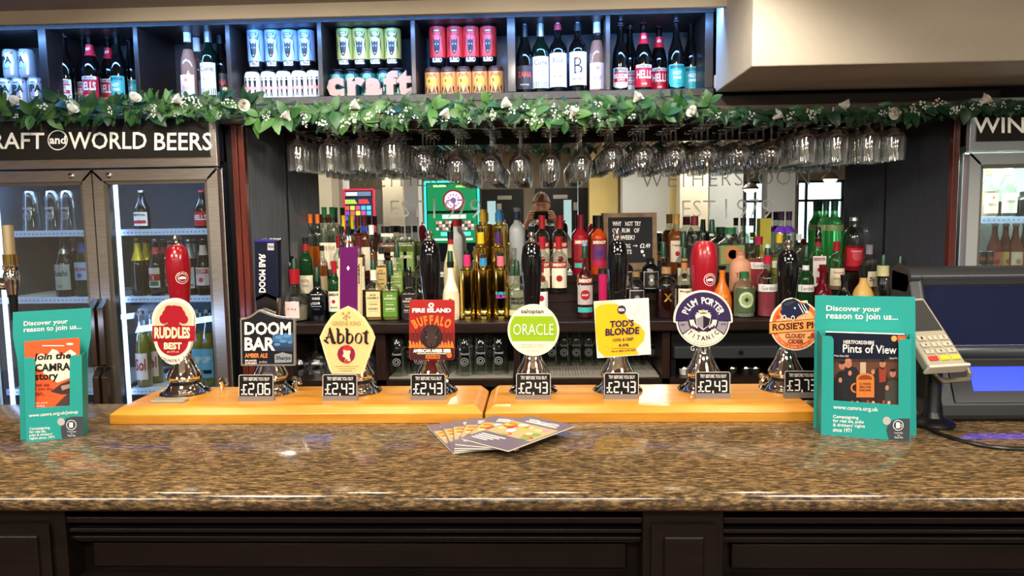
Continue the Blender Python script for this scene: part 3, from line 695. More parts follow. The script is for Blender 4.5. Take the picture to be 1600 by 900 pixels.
# 4 Buffalo
t, pl = pump(677, 609, 'black-handled hand pump with red rectangular clip showing a dark buffalo head', 363, 'black', 520)
o = clip(t, pl, rrect(640, 469.5, 709.5, 562, 3), mat('a3201c', .4))
q = pl.pr(); MR = mat('5a1414', .45); OR = mat('f07a2e', .4); q.add([q.q(u, v, 1) for u, v in rrect(640.5, 538, 709, 561.5, 2)], [tuple(range(20))], mat('3c1214', .45))
q.rect(640.5, 520, 709, 545, MR, 1.5, 1)
for i in range(11):
    u = 643+i*6.4; q.poly([(u-4, 541), (u, 521-(i % 3)*5-(6 if i in (0, 1, 9, 10) else 0)), (u+4, 541)], mat('6e1816', .45), 2)
for i in range(14): u = 641.5+i*5; q.poly([(u-2.6, 544), (u-1.5, 531+(i % 3)*2), (u+1, 535), (u+3, 544)], OR, 2.5)
q.disc(674, 526, 17, mat('241413', .5), 4, 19, 20); q.disc(674, 517, 11, mat('33201c', .5), 5, 8, 14); q.disc(674, 531, 8, mat('3a2824', .5), 6, 13, 14)
q.disc(662, 520, 4, mat('33201c', .5), 5, 3, 8); q.disc(686, 520, 4, mat('33201c', .5), 5, 3, 8)
for u in (666.5, 681.5): q.disc(u, 527, 1.2, mat('7c6a60', .4), 7, n=6)
q.disc(674, 540, 4, mat('120a0a', .4), 7, 3, 8); q.disc(672, 539.5, .8, mat('8a7a70', .4), 8, n=5); q.disc(676, 539.5, .8, mat('8a7a70', .4), 8, n=5)
q.rect(640.5, 543.5, 709, 561, mat('3c1214', .45), 8, 1)
q.disc(673.7, 477, 4.6, WH, 2, 4, 14); q.rect(672, 475.5, 675.5, 478.5, mat('a3201c', .4), 3, 1)
q.text('FIRE ISLAND', 644, 481.5, 705, 488.5, WH, 5, b=.05); q.arc('BUFFALO', 675, 560, 60, 120.5, 61.5, 15, OR, 5, b=.05, wf=.62)
q.text('AMERICAN AMBER BEER', 645.6, 545.2, 705, 551, WH, 9, b=.05); q.rect(652, 552, 698, 553.2, CRM, 9, 1)
q.rect(665, 554.7, 687.6, 560.4, OR, 9, 1); q.text('GLUTEN FREE', 666, 555.8, 686.6, 559.4, MR, 10, b=.03); q.disc(702, 555.2, 4, OR, 9, n=12); q.text('4.2', 699.6, 553.6, 704.4, 556.8, MR, 10)
pump_print(o, q)
# 5 Oracle
t, pl = pump(833, 608, 'black-handled hand pump with round cream clip banded lime green', 366, 'black', 520)
o = clip(t, pl, circ(833.5, 516, 39.8), mat('ece6c8', .4))
q = pl.pr(); R_ = 37
GR = mat('8fb317', .4)
def ch(v, r=R_): return math.sqrt(max(0, r*r-(v-516)**2))
q.poly([(833.5-ch(v), v) for v in range(494, 536, 3)]+[(833.5+ch(v), v) for v in range(533, 493, -3)], GR, 1)
q.text('salopian', 814, 483, 849.5, 491.5, BK, 2, b=.015); q.text('ORACLE', 802, 506, 865, 523.5, WH, 3, b=-.005)
for v, a, b in ((538, 815, 852), (541.5, 812, 856), (547.5, 824, 843)): q.text('FRESH SPARKLING VIBRANT' if v < 540 else ('SUNFLOWER GOLD CITRUS ALE' if v < 545 else 'ALC 4.0% VOL'), a, v, b, v+2, mat('6c6c50', .5), 2)
pump_print(o, q)
# 6 Tod's
t, pl = pump(965, 607, 'black-handled hand pump with square yellow and cream clip', 363, 'black', 520)
QD = [(928.4, 472), (1013, 466.5), (1016.6, 553), (933.8, 559)]
o = clip(t, pl, QD, mat('f0ead6', .4))
q = pl.pr(); YE = mat('f2b616', .4); NV = mat('241a3a', .4)
q.poly([(929.5, 476), (938, 472), (960, 473), (972, 480), (980, 497), (1000, 508), (1008, 520), (1006, 532), (994, 545), (998, 553.8), (945, 557.6), (934.5, 548), (931, 520)], YE, 1)
q.poly([(929.8, 474), (944, 471), (960, 472), (966, 476), (950, 475), (938, 477), (930, 483)], mat('f6d488', .4), 2)
for u, v, r in ((948, 545, 4), (990, 484, 7), (1000, 493, 9)): q.ring(u, v, r-.35, r, mat('b99a62', .5), 2, n=16)
q.disc(971.3, 484, 6.8, NV, 3, n=18); q.text('MDA', 966.5, 481.5, 976, 486.5, WH, 4, b=.05)
q.text("TOD'S", 953, 500, 990.7, 511, NV, 4, b=.04, slope=-.06); q.text('BLONDE', 946, 512, 999, 523.5, NV, 4, b=.04, slope=-.06)
q.text('COOL & CRISP', 957, 528, 990, 533, NV, 4, b=.03, slope=-.06); q.text('4.0%', 966, 537, 983, 541.5, NV, 4, b=.03, slope=-.06)
q.text('HALAL BEER KIND BEER', 955, 546.5, 994, 549.5, NV, 4, b=.02, slope=-.06); q.rect(955, 544, 993, 544.5, NV, 4, 1)
pump_print(o, q)
# 7 Plum Porter
t, pl = pump(1098, 605, 'hand pump with plain red handle and round purple, grey and cream clip with a ship', 376, 'redtop', 520)
cx_, cy_ = 1098.8, 500
pts = [(cx_+45.5*math.cos(a), cy_-45.5*math.sin(a)) for a in [math.radians(-4+188*i/26) for i in range(27)]]+[(cx_-41.5*math.cos(a), cy_+41.5*math.sin(a)) for a in [math.radians(6+168*i/24) for i in range(25)]]
o = clip(t, pl, pts, mat('eee2cc', .4))
q = pl.pr(); PP = mat('2c1a48', .4); GY = mat('8d8790', .4); CD = mat('e9dcc4', .4)
q.ring(cx_, cy_, 0, 43.5, PP, 1, -3, 183, 30); q.ring(cx_, cy_, 0, 40, PP, 1, 182, 358, 30)
q.ring(cx_, cy_, 24, 38.6, GY, 2, 184, 213, 8); q.ring(cx_, cy_, 24, 38.6, GY, 2, 327, 356, 8); q.ring(cx_, cy_, 0, 39.5, CD, 2, 216, 324, 18)
q.ring(cx_, cy_, 23, 23.8, mat('4a3a72', .4), 2, 0, 180, 20)
q.disc(cx_, cy_-1, 18, PP, 3, 19, 24)
q.poly([(cx_-12.5, cy_-8), (cx_, cy_-13), (cx_+12.5, cy_-8), (cx_+10, cy_+8), (cx_, cy_+16), (cx_-10, cy_+8)], CD, 4)
q.poly([(cx_-11, cy_-2), (cx_, cy_-7), (cx_, cy_+14), (cx_-9, cy_+8)], GY, 5); q.poly([(cx_+11, cy_-2), (cx_, cy_-7), (cx_, cy_+14), (cx_+9, cy_+8)], mat('1a1226', .4), 5)
q.rect(cx_-11, cy_-11.5, cx_+11, cy_-9.8, CD, 5, 1); q.poly([(cx_-8, cy_-15), (cx_+8, cy_-15), (cx_+5, cy_-10), (cx_-5, cy_-10)], CD, 5); q.rect(cx_-2, cy_-16, cx_+2, cy_-12, mat('c8c04a', .4), 6, 1)
for s_ in (-1, 1):
    q.ring(cx_, cy_-1, 14.5, 21.5, CD, 4, *((182, 236) if s_ < 0 else (304, 358)), n=10)
    for k in range(3): q.poly([(cx_+s_*(3+5*k), cy_+17-k*2), (cx_+s_*(9+4*k), cy_+13-k*3), (cx_+s_*(12+3*k), cy_+16-k*3), (cx_+s_*(6+5*k), cy_+19-k*2)], PP, 6)
q.arc('PLUM PORTER', cx_, cy_, 30.5, 162, 18, 10.5, WH, 4, b=.03); q.arc('TITANIC', cx_, cy_, 28.5, 216, 324, 7.5, PP, 4, b=.02, inner=True); q.arc('BREWERY', cx_, cy_, 36.5, 246, 294, 2.4, PP, 4, inner=True)
q.text('ABV', cx_-35.5, cy_+6, cx_-28, cy_+8.5, PP, 4, b=.02); q.text('4.9%', cx_+27.5, cy_+5, cx_+36, cy_+8, PP, 4, b=.02)
pump_print(o, q)
# 8 Rosie's Pig
t, pl = pump(1227, 599, 'black-handled hand pump with round orange clip topped by a dark blue van', 378, 'black', 520)
cx_, cy_ = 1243, 508
b0 = [(cx_+39.5*math.cos(a), cy_-39.5*math.sin(a)) for a in [math.radians(62+(-298)*i/34) for i in range(35)]]
b0 = [p for p in b0]+[(1213, 486), (1222, 474), (1228, 468), (1238, 465.5), (1247, 468), (1252, 471), (1262, 470)]
o = clip(t, pl, b0, mat('f2e4c8', .4))
q = pl.pr(); OG = mat('e8662a', .4); LO = mat('f5b27a', .4)
q.disc(cx_, cy_, 37.5, OG, 1, n=30); q.disc(cx_, cy_, 31, LO, 2, n=26)
q.poly([(1201.5, 503), (1285, 497), (1285, 516), (1201.5, 522)], mat('7a2c18', .4), 3); q.poly([(1202.5, 504.2), (1285, 498), (1285, 515), (1202.5, 520.8)], mat('f0a050', .4), 4)
q.text("ROSIE'S PIG", 1207, 503.5, 1282, 514.5, mat('3a1420', .4), 5, b=.03, slope=-.06)
q.text('CLOUDY', 1227, 521, 1259, 528.5, mat('8a3a20', .4), 5, b=.045); q.text('CIDER', 1231, 530, 1256, 537, mat('8a3a20', .4), 5, b=.045)
q.arc('WESTONS CIDER SINCE 1880', cx_, cy_, 34.5, 208, 330, 3, CRM, 4, b=.02, inner=True)
q.disc(1216, 495, 3.6, mat('d83a22', .4), 4, n=10); q.disc(1271, 524, 4.6, mat('c8281c', .4), 4, n=12); q.poly([(1261, 527), (1265, 525), (1267, 527), (1264, 529)], mat('4a6a22', .5), 5)
VN = mat('1c2340', .35)
q.poly([(1219, 487), (1222, 483), (1221, 474), (1228, 469), (1240, 466), (1247, 470), (1251, 475), (1260, 473), (1265, 479), (1263, 488), (1256, 490), (1247, 494), (1243, 499), (1237, 497), (1226, 495), (1221, 491)], VN, 6)
q.poly([(1224, 475), (1237, 470), (1243, 472), (1229, 478)], mat('3a3f3a', .3), 7)
for u, v in ((1225.5, 496), (1239, 497)): q.disc(u, v, 2.9, mat('f0ead8', .4), 7, 4, 12); q.disc(u, v, 1.7, VN, 8, 2.6, 10)
for a in (0, 4, 8): q.poly([(1247+a, 475), (1248+a, 475), (1256+a, 489), (1255+a, 490)], WH, 7)
q.disc(1242, 481.5, 1.5, WH, 7, n=8); q.disc(1260.5, 487.5, 1.7, WH, 7, n=8)
pump_print(o, q)
for cx0, tp, tt, lb in ((400, 585.5, '2.06', 'price sign reading 2.06 below the dark shield clip'), (531, 585, '2.43', 'price sign reading 2.43 below the cream pointed clip'), (669, 584.5, '2.43', 'price sign reading 2.43 below the red buffalo clip'),
                        (833.5, 583.5, '2.43', 'price sign reading 2.43 below the round green clip'), (971, 582.5, '2.43', 'price sign reading 2.43 below the square yellow clip'), (1114, 581, '2.43', 'price sign reading 2.43 below the round purple clip'),
                        (1253, 579.5, '3.73', 'price sign reading 3.73 below the round orange cider clip')):
    price(cx0, tp, tt, 'small black '+lb, 54)
for i, (u, v) in enumerate(((346, 598), (461, 600), (575, 598), (1190, 596))):
    p = P(u, v, 1.675); t = T('pump_nozzle', 'small chrome swan nozzle behind the plinth, %s from the left' % ORD[i], 'nozzle', (p.x, 1.675, ZP), 0, 'chrome nozzles behind the pumps')
    MB().tube([(0, 0, 0), (0, 0, .012), (.004, -.003, .022), (.012, -.008, .024), (.017, -.012, .014)], [.006, .006, .007, .006, .005], 10).build('spout', M_CHROME, t)
    MB().ball((0, 0, .024), .007, 10).build('knob', M_BRASS, t)
# ---------------------------------------------------------------- leaflet holders
TEAL = mat('1f958c', .45); TEALD = mat('187a74', .45); EDGE = mat('bfe6d8', .5)
def holder(lab, bl, br, Yback, backpts, front, cut, items):
    a = PZ(*bl, 1.1); b = PZ(*br, 1.1); yaw = math.atan2(b.y-a.y, b.x-a.x); pl = PL(a, yaw)
    t = T('leaflet_holder', lab, 'leaflet holder', a, yaw)
    pl.board(backpts, Yback, Yback+.0035).build('back_card', TEAL, t, False)
    L0, R0, LT, RT = [pl.loc(*q) for q in front]; cL, cR, cB, cB2 = cut
    outline = front[:1]+[front[2]]+[(cL-6, front[2][1]), (cL-2, front[2][1]+1.5), (cL, front[2][1]+6), (cL, cB), (cR, cB2), (cR, front[3][1]+6), (cR+2, front[3][1]+1.5), (cR+6, front[3][1])]+[front[3], front[1]]
    f = pl.board(outline, 0, .0025).build('front_pocket', TEAL, t, False)
    for (x, z), (x2_, z2) in ((L0, LT), (R0, RT)):
        s_ = 1 if x2_ > .05 else -1
        MB().add([(x, .002, 0), (x2_, .002, z2), (x2_+.006*s_, Yback, z2*1.02), (x+.006*s_, Yback, 0), (x-.0025*s_, .002, 0), (x2_-.0025*s_, .002, z2), (x2_+.0035*s_, Yback, z2*1.02), (x+.0035*s_, Yback, 0)],
                 [(0, 1, 2, 3), (7, 6, 5, 4), (1, 5, 6, 2), (0, 3, 7, 4), (0, 4, 5, 1), (3, 2, 6, 7)]).build('pocket_side', TEALD, t, False)
    MB().box((min(L0[0], R0[0])+.003, .003, 0), (max(L0[0], R0[0])-.003, Yback, .003)).build('pocket_floor', TEALD, t, False)
    return t, pl, f
t, pl, f = holder('teal card holder at the right end of the pump plinth, filled with dark-covered beer magazines', (1282.8, 679), (1422.4, 690), .045,
    [(1273.5, 461.5), (1430, 464), (1432, 684), (1271, 673)], [(1282.8, 679), (1422.4, 690), (1284.7, 525), (1424, 530)], (1302.5, 1404, 626, 633), None)
q = pl.pr(.045); q.text('Discover your', 1291, 478, 1376, 489, WH, 1, b=.015, slope=.02); q.text('reason to join us...', 1291, 489.5, 1403, 502, WH, 1, b=.015, slope=.02)
q.build('back_lettering', WH, t, False)
q = pl.pr(); q.text('www.camra.org.uk', 1302, 634.5, 1372, 643, WH, 1, b=.01, slope=.06)
for i, s_ in enumerate(('Campaigning', 'for real ale, pubs', "& drinkers' rights", 'since 1971')): q.text(s_, 1301.5, 649+i*6.6, 1301.5+(40, 48, 50, 29)[i], 655.5+i*6.6, WH, 1, b=.015, slope=.05)
q.build('front_lettering', WH, f, False)
q = pl.pr(); q.poly([(1385, 672), (1388, 663), (1395, 657), (1405, 654), (1421.5, 654), (1421.5, 689.5), (1389, 687)], mat('3c4248', .4), 2); q.disc(1385.5, 657.5, 6.5, mat('b5b0a8', .4), 3, n=16)
q.ring(1403.5, 664.5, 7.3, 8.3, WH, 4, n=20); q.rect(1400, 660, 1406, 669, WH, 4, 1); q.ring(1407, 665, 1.5, 2.4, WH, 4, n=8); q.text('Campaign', 1397, 675, 1411, 678, WH, 4); q.text('for', 1402, 679, 1407, 681.5, WH, 4); q.text('Real Ale', 1398, 682, 1411, 685, WH, 4)
q.build('roundel', None, f, False)
# magazine in the holder
mg = T('magazine', 'dark-covered local beer magazine standing in the right teal holder', 'magazine', pl.p+Vector((0, 0, .004)), pl.yaw)
MP = PL(pl.p+Vector((0, 0, .004)), pl.yaw)
MP.board([(1291, 520), (1415, 524), (1416, 676), (1289, 668)], .012, .034).build('pages', mat('e6e0cc', .6), mg, False)
cv = MP.board([(1290, 519.5), (1416, 523.5), (1417, 677), (1288.5, 668)], .009, .012).build('cover', mat('141c2c', .3), mg, False)
q = MP.pr(.009)
q.poly([(1402, 524), (1415.6, 524.5), (1415.6, 541), (1409, 541), (1403, 535)], mat('c05a30', .4), 1); q.disc(1397, 524+5, 4.6, mat('e0a050', .4), 1, n=10); q.disc(1409, 532, 3.5, mat('e08a48', .4), 2, n=10)
q.rect(1303, 561, 1405, 636, mat('38241c', .5), 1, 1)
q.text('HERTFORDSHIRE', 1318, 532, 1366, 538, WH, 2, b=.02, slope=.03); q.text('Pints of View', 1317, 539, 1401, 552, WH, 2, b=.012, slope=.03); q.text('Winter Edition 2023', 1303, 554.5, 1326, 557.5, WH, 2, slope=.03); q.text('Issue No', 1390, 558, 1403, 561, WH, 2)
SKN = mat('b87858', .5); DK = mat('14100f', .5)
q.rect(1303, 566, 1405, 590, mat('5a3624', .5), 1.4, 1); q.rect(1344, 566, 1353, 584, mat('b8a080', .5), 1.6, 1)
for (u, v, w_, h, c) in ((1316, 606, 13, 34, '101014'), (1330, 603, 15, 38, '16161c'), (1376, 600, 12, 34, '241818'), (1395, 612, 12, 26, '3a3a34')):
    q.cols(u-w_, u+w_, lambda x, u=u, v=v, w_=w_, h=h: v-h+h*.6*((x-u)/w_)**4+8, lambda x: 634, mat(c, .5), 2+u*.001, 8)
for (u, v, r) in ((1315.5, 571, 5), (1325.5, 568, 5.5), (1379, 568, 5), (1395, 583, 5)): q.disc(u, v, r, SKN, 4, r*1.25, 12); q.disc(u, v-r*.9, r*.95, DK if u > 1320 and u != 1325.5 or u < 1320 else SKN, 5, r*.5, 10); q.disc(u-1.6, v-.6, .6, DK, 6, n=5); q.disc(u+1.6, v-.6, .6, DK, 6, n=5); q.rect(u-1.6, v+2.4, u+1.6, v+3.1, mat('6a2a24', .5), 6, 1)
q.poly([(1373, 574), (1379, 578), (1385, 573), (1384, 596), (1374, 598)], mat('8a3420', .5), 4)
for (u, v) in ((1313, 594), (1328, 583), (1364, 581), (1386, 606)): q.disc(u, v, 3, SKN, 6, 4, 8)
PLQ = mat('c8702c', .5); q.cols(1338, 1366, lambda x: 590-7*math.sqrt(max(0, 1-((x-1352)/14)**2)), lambda x: 621, PLQ, 7, 12); q.ring(1337, 606, 5.5, 8, PLQ, 7, 90, 270, 10)
q.cols(1341, 1363, lambda x: 592-6*math.sqrt(max(0, 1-((x-1352)/11)**2)), lambda x: 593, mat('7a3a18', .5), 8, 10)
for i, s_ in enumerate(('15 YEARS', 'BEER & PUBS', 'ROUND AWARD')): q.text(s_, 1343, 598+i*5, 1361, 601.5+i*5, mat('5a2410', .5), 8, b=.02)
for i in range(12): q.disc(1307+i*8.2, 628+(i*7 % 3), 2.6, mat(('a83a28', 'c8a080', '6a1a18')[i % 3], .5), 7, n=7)
q.build('cover_print', None, cv, False)
# left holder
t, pl, f = holder('narrow teal card holder at the left end of the counter with an orange leaflet', (41.3, 692), (130, 682), .03,
    [(20, 488), (142.5, 481), (141.5, 528), (138, 548), (137, 565), (137.5, 676), (32, 690), (30, 600), (27, 562), (20, 526)], [(41.3, 692), (130, 682), (36.5, 559), (127.5, 555)], (54.7, 109, 638, 634), None)
q = pl.pr(.03); q.text('Discover your', 37, 500, 106, 509.5, WH, 1, b=.015, slope=-.06); q.text('reason to join us...', 37, 509, 127, 519, WH, 1, b=.015, slope=-.06); q.build('back_lettering', WH, t, False)
q = pl.pr(); q.text('www.camra.org.uk/joinup', 45, 643.5, 122, 650.5, WH, 1, b=.01, slope=-.08)
for i, s_ in enumerate(('Campaigning', 'for real ale,', "pubs & drinkers'", 'rights since 1971')): q.text(s_, 46, 667+i*5, 46+(32, 26, 36, 39)[i], 672+i*5, WH, 1, b=.015, slope=-.06)
q.build('front_lettering', WH, f, False)
q = pl.pr(); q.poly([(95, 672), (96, 662), (103, 654), (113, 651), (129.5, 651), (129.8, 682), (97, 685)], mat('3c4248', .4), 2); q.disc(95.5, 659, 6, mat('b5b0a8', .4), 3, n=14)
q.ring(111.5, 664, 7, 8, WH, 4, n=20); q.rect(108, 660, 114, 668, WH, 4, 1); q.text('Campaign', 105, 673, 119, 676, WH, 4); q.text('for', 110, 676.5, 114, 678.5, WH, 4); q.text('Real Ale', 106, 679, 118, 682, WH, 4)
q.build('roundel', None, f, False)
lf = T('leaflet', 'orange and cream folded leaflet standing in the left teal holder', 'leaflet', pl.p+Vector((0, 0, .004)), pl.yaw); LP = PL(lf.location, pl.yaw)
lc = LP.board([(38, 535.5), (39, 534), (122, 528), (124.5, 529.5), (125, 675), (42, 684)], .006, .010).build('cover', mat('ee5a2a', .4), lf, False)
q = LP.pr(.006); q.poly([(53, 560), (64, 552), (73, 556), (82, 545), (90, 548), (94, 556), (110, 546), (119, 552), (110, 570), (110, 590), (90, 598), (75, 590), (60, 575), (53, 580)], mat('f0e4c8', .5), 1)
q.poly([(79, 612), (95, 600), (110, 594), (111, 616), (95, 616)], mat('3a2a28', .5), 1.6); q.poly([(95, 603), (109, 600), (109, 606), (97, 610)], mat('a88878', .5), 2)
q.poly([(86, 634), (100, 620), (111, 612), (111, 634)], mat('4a3230', .5), 1.8)
q.text('Join the', 51, 551, 111, 565, BK, 3, b=.03, sh=.15, slope=-.05); q.text('CAMRA', 54.5, 567.5, 110, 580, BK, 3, b=.035, slope=-.05); q.text('story', 54.5, 583, 91, 597, BK, 3, b=.03, slope=-.05)
for i, s_ in enumerate(('Real ale', 'is just the', 'start...')): q.text(s_, 53, 598+i*7.2, 53+(24, 29, 18)[i], 604+i*7.2, mat('5a2018', .5), 3, b=.015)
q.text('Join your', 53, 628, 75, 631.5, WH, 3, slope=-.05); q.text('CAMRA', 53, 633, 70, 636, WH, 3); q.rect(66, 539.5, 100, 541, WH, 3, 1); q.disc(109, 537.5, 6, WH, 3, 1.8, 10)
q.build('cover_print', None, lc, False)
# ---------------------------------------------------------------- fanned magazines
FAN = [((709, 708), (668, 666)), ((709, 706), (686, 659)), ((709, 703), (706, 651.5)), ((709, 699.5), (733, 652)), ((710, 693), (766, 651)), ((720, 684), (817, 652))]
MW, ML = .118, .197
for i, (b_, e_) in enumerate(FAN):
    z = 1.1003+i*.0034; p0 = PZ(*b_, z+.0034); p1 = PZ(*e_, z+.0034); ang = math.atan2(p1.y-p0.y, p1.x-p0.x)-PI/2
    L_ = ML
    t = T('magazine', 'grey-covered magazine fanned out on the counter, %s' % ('topmost and lying across the others' if i == 5 else '%s from the bottom of the fan' % ORD[i] if i else 'lowest and furthest left of the fan'), 'magazine', (p0.x, p0.y, z), ang, 'fanned magazines on the counter')
    MB().box((0.0008, .0008, .0004), (MW-.0005, L_-.0008, .0028)).build('pages', mat('efe6cc', .6), t, False)
    cv = MB().box((0, 0, .0028), (MW, L_, .0032)).box((0, 0, 0), (MW, L_, .0004)).build('cover', mat('6a6070', .35), t, False)
    q = Print(0, 0, 1); q.fn = lambda x, z_, l: (x*MW, -z_*ML, .0032+l*.00012)
    # u 0..1 across, v -1..0 (top..bottom)
    COL = ['e0b050', 'c8503a', 'd8d078', '8fae5a', 'e07830', 'b8c8d8', 'd890a0', 'e8d8a8', 'a83a2c', '6f9a4a']
    rr = random.Random(4)
    q.rect(.02, .25, .98, .68, mat('b0a078', .5), 1, 1)
    for k in range(26): q.disc(.1+.8*rr.random(), .28+.37*rr.random(), .05+.05*rr.random(), mat(COL[k % 10], .5), 2+k*.2, .03+.02*rr.random(), 9)
    for k in range(3):
        q.disc(.3+.2*k, .12+.02*(k % 2), .12, WH, 2, .032, 10); q.disc(.3+.2*k, .12+.02*(k % 2), .08, mat('6a6070', .35), 3, .012, 8)
    q.rect(.2, .17, .85, .2, WH, 2, 1)
    for k in range(4): q.rect(.08, .75+k*.045, .08+.5-.06*k, .765+k*.045+.008, WH, 2, 1)
    q.v = [(a, b, c) for a, b, c in q.v]
    q.fn = None
    q.v = [(a, ML+b if b < 0 else ML-b, c) for a, b, c in q.v]
    q.build('cover_print', None, cv, False)
# ---------------------------------------------------------------- card reader and till
import itertools
ps, tl = math.radians(13), math.radians(46)
wv = Vector((math.cos(ps), math.sin(ps), 0)); uv = math.cos(tl)*Vector((0, 0, 1))+math.sin(tl)*Vector((-math.sin(ps), math.cos(ps), 0)); nv = wv.cross(uv)
c0 = P(1482, 570, 1.40)
t = T('card_reader', 'grey card payment terminal on a black stand beside the right teal holder', 'card reader', c0)
t.matrix_world = Matrix(((wv.x, -nv.x, uv.x, c0.x), (wv.y, -nv.y, uv.y, c0.y), (wv.z, -nv.z, uv.z, c0.z), (0, 0, 0, 1)))
W_ = .042
MB().box((-W_, 0, 0), (W_, .022, .165)).build('body', mat('9a9482', .4), t, False, .006)
MB().box((-W_+.002, .02, .006), (W_-.002, .04, .16)).build('back_shell', mat('1c1c1e', .4), t, False, .006)
sc_ = MB().box((-W_+.008, -.0012, .080), (W_-.008, .002, .156)).build('screen', mat('3a3c3c', .06, coat=.6), t, False, .0006)
for r in range(4):
    for c in range(3):
        x = -.024+c*.024; z = .062-r*.0155; colr = '6e6a60' if r < 3 else ('d8382a', 'e8c020', 'd8c23a')[c]
        MB().box((x-.0095, -.003, z-.005), (x+.0095, .001, z+.005)).build('key', mat('b5ae98' if r < 3 else colr, .4), t, False, .0012)
q = Print(0, 0, 1); q.fn = lambda x, z, l: (x, -.0032-.0003*l, z)
for r in range(3):
    for c in range(3):
        x = -.024+c*.024; z = .062-r*.0155; vs, fs, _ = tx(str(r*3+c+1)); q.add([(x-.002+a*.004, -.0034, z-.003+b*.006) for a, b in vs], fs, BK)
q.build('key_digits', BK, t, False)
MB().box((-W_-.002, -.004, -.006), (W_+.002, .02, .0)).build('lower_lip', mat('cfc7b0', .3), t, False, .002)
pb = PZ(1455, 664, 1.1)
t2 = T('reader_stand', 'black post with round foot and grey hoop carrying the card reader', 'stand', (pb.x, pb.y, 1.1))
MB().lathe([(0, 0), (.042, 0), (.043, .006), (.038, .012), (.022, .018), (.018, .026), (.016, .03), (.016, c0.z-1.1+.01), (.0, c0.z-1.1+.01)], 24).build('post', M_BLACK, t2)
d = c0-Vector((pb.x, pb.y, 1.1)); hz = d.z-.035
MB().tube([(-.03, -.01, hz+.03), (-.01, -.03, hz+.005), (.0, -.035, hz-.006), (.05, -.03, hz-.004), (.066, -.01, hz+.0), (.066, .01, hz+.02)], .005, 8).build('grab_hoop', mat('a49a84', .25, .7), t2)
MB().box((-.02, -.02, d.z-.025), (.05, .03, d.z-.004)).build('cradle', M_BLACK, t2, False, .006)
t3 = tag(MB().tube([PZ(u, v, 1.104) for u, v in ((1442, 655), (1448, 668), (1470, 678), (1500, 688), (1540, 697), (1580, 701), (1640, 703), (1700, 690))], .0035, 8).build('power_cable', mat('121212', .3)), 'thin black cable curving across the granite below the till', 'cable')
xt0 = P(1492, 640, 1.5).x
till = T('till', 'black till terminal seen from behind with blue customer display', 'till', (xt0, 1.5, 1.1))
TW = .42
tb = mat('17181b', .35); 
def prx(pts, x0, x1, name, m, par, bev=.004): return MB().prism(pts, x0, x1, ax='x').build(name, m, par, False, bev)
prx([(.0, 0), (-.006, .01), (.0, .034), (.045, .125), (.15, .125), (.17, 0)], -.03, TW, 'base_housing', tb, till, .008)
prx([(.006, .0), (.0, .018), (.0, .022), (.004, .03), (.17, .03), (.17, 0)], -.034, TW+.01, 'base_skirt', mat('26272a', .3), till, .004)
# customer display on the sloping face
sl = math.atan2(.125-.034, .045); 
def face(x0, x1, s0, s1, off, y0=.0, z0=.034, dy=.045, dz=.091):
    L_ = math.hypot(dy, dz); ny, nz = -dz/L_, dy/L_
    f_ = lambda x, s: (x, y0+dy*s+ny*off, z0+dz*s+nz*off)
    g_ = lambda x, s: (x, y0+dy*s-ny*.002, z0+dz*s-nz*.002)
    return MB().add([f_(x0, s0), f_(x1, s0), f_(x1, s1), f_(x0, s1), g_(x0, s0), g_(x1, s0), g_(x1, s1), g_(x0, s1)], [(0, 1, 2, 3), (7, 6, 5, 4), (0, 4, 5, 1), (1, 5, 6, 2), (2, 6, 7, 3), (3, 7, 4, 0)])
face(.0, TW-.04, .04, .92, .003).build('display_bezel', mat('0d0e10', .2), till, False, .001)
xs0 = P(1512, 612, 1.53).x-xt0
face(xs0, TW-.08, .28, .78, .0036).build('customer_display', mat('0a30ff', .3, emit=.8), till, False)
MB().lathe([(.0, -.03), (.016, -.03), (.018, -.026), (.018, TW), (0, TW)], 20).xf(Matrix.Translation((0, .062, .132)) @ Matrix.Rotation(PI/2, 4, 'Y')).build('hinge_roll', mat('2a2d33', .3), till)
prx([(.05, .145), (.13, .285), (.165, .285), (.165, .26), (.09, .13)], -.02, TW, 'screen_back', mat('141a34', .12, coat=.5), till, .004)
prx([(.118, .262), (.108, .285), (.118, .302), (.15, .306), (.18, .295), (.18, .262)], -.05, TW+.01, 'top_housing', mat('2b2d30', .3), till, .008)
prx([(.06, .14), (.115, .285), (.175, .29), (.175, .14)], -.05, -.02, 'side_cheek', mat('2b2d30', .35), till, .006)
# ---------------------------------------------------------------- beer font at the left
pf = P(21, 470, 1.62); x0 = pf.x; zF = lambda py: Z(py, 1.62, 20)
fx = P(-60, 500, 1.62).x
t = T('lager_font', 'chrome and brass lager tap on a swept arm at the left edge', 'beer tap', (fx, 1.60, 1.1))
MB().lathe([(0, 0), (.06, 0), (.06, .008), (.04, .016), (.032, .03), (.03, .2), (.032, zF(430)-1.1-.02), (.0, zF(420)-1.1)], 28).build('column', M_CHROME, t)
dx_ = x0-fx
MB().tube([(0, .0, zF(441)-1.1), (dx_*.4, .01, zF(441)-1.1), (dx_*.8, .02, zF(443)-1.1), (dx_-.012, .02, zF(445)-1.1)], [.016, .014, .014, .012], 14).build('arm', M_CHROME, t)
def zl(py): return zF(py)-1.1
tp = MB().lathe([(.0, zl(462)), (.011, zl(460)), (.013, zl(450)), (.016, zl(440)), (.017, zl(430)), (.013, zl(423)), (.016, zl(420)), (.016, zl(414)), (.0, zl(413))], 20, c=(dx_, .02)).build('tap_body', M_CHROME, t)
MB().lathe([(.0, zl(500)), (.0075, zl(500)), (.009, zl(465)), (.010, zl(460)), (0, zl(460))], 14, c=(dx_, .02)).build('spout', M_BLACK, t)
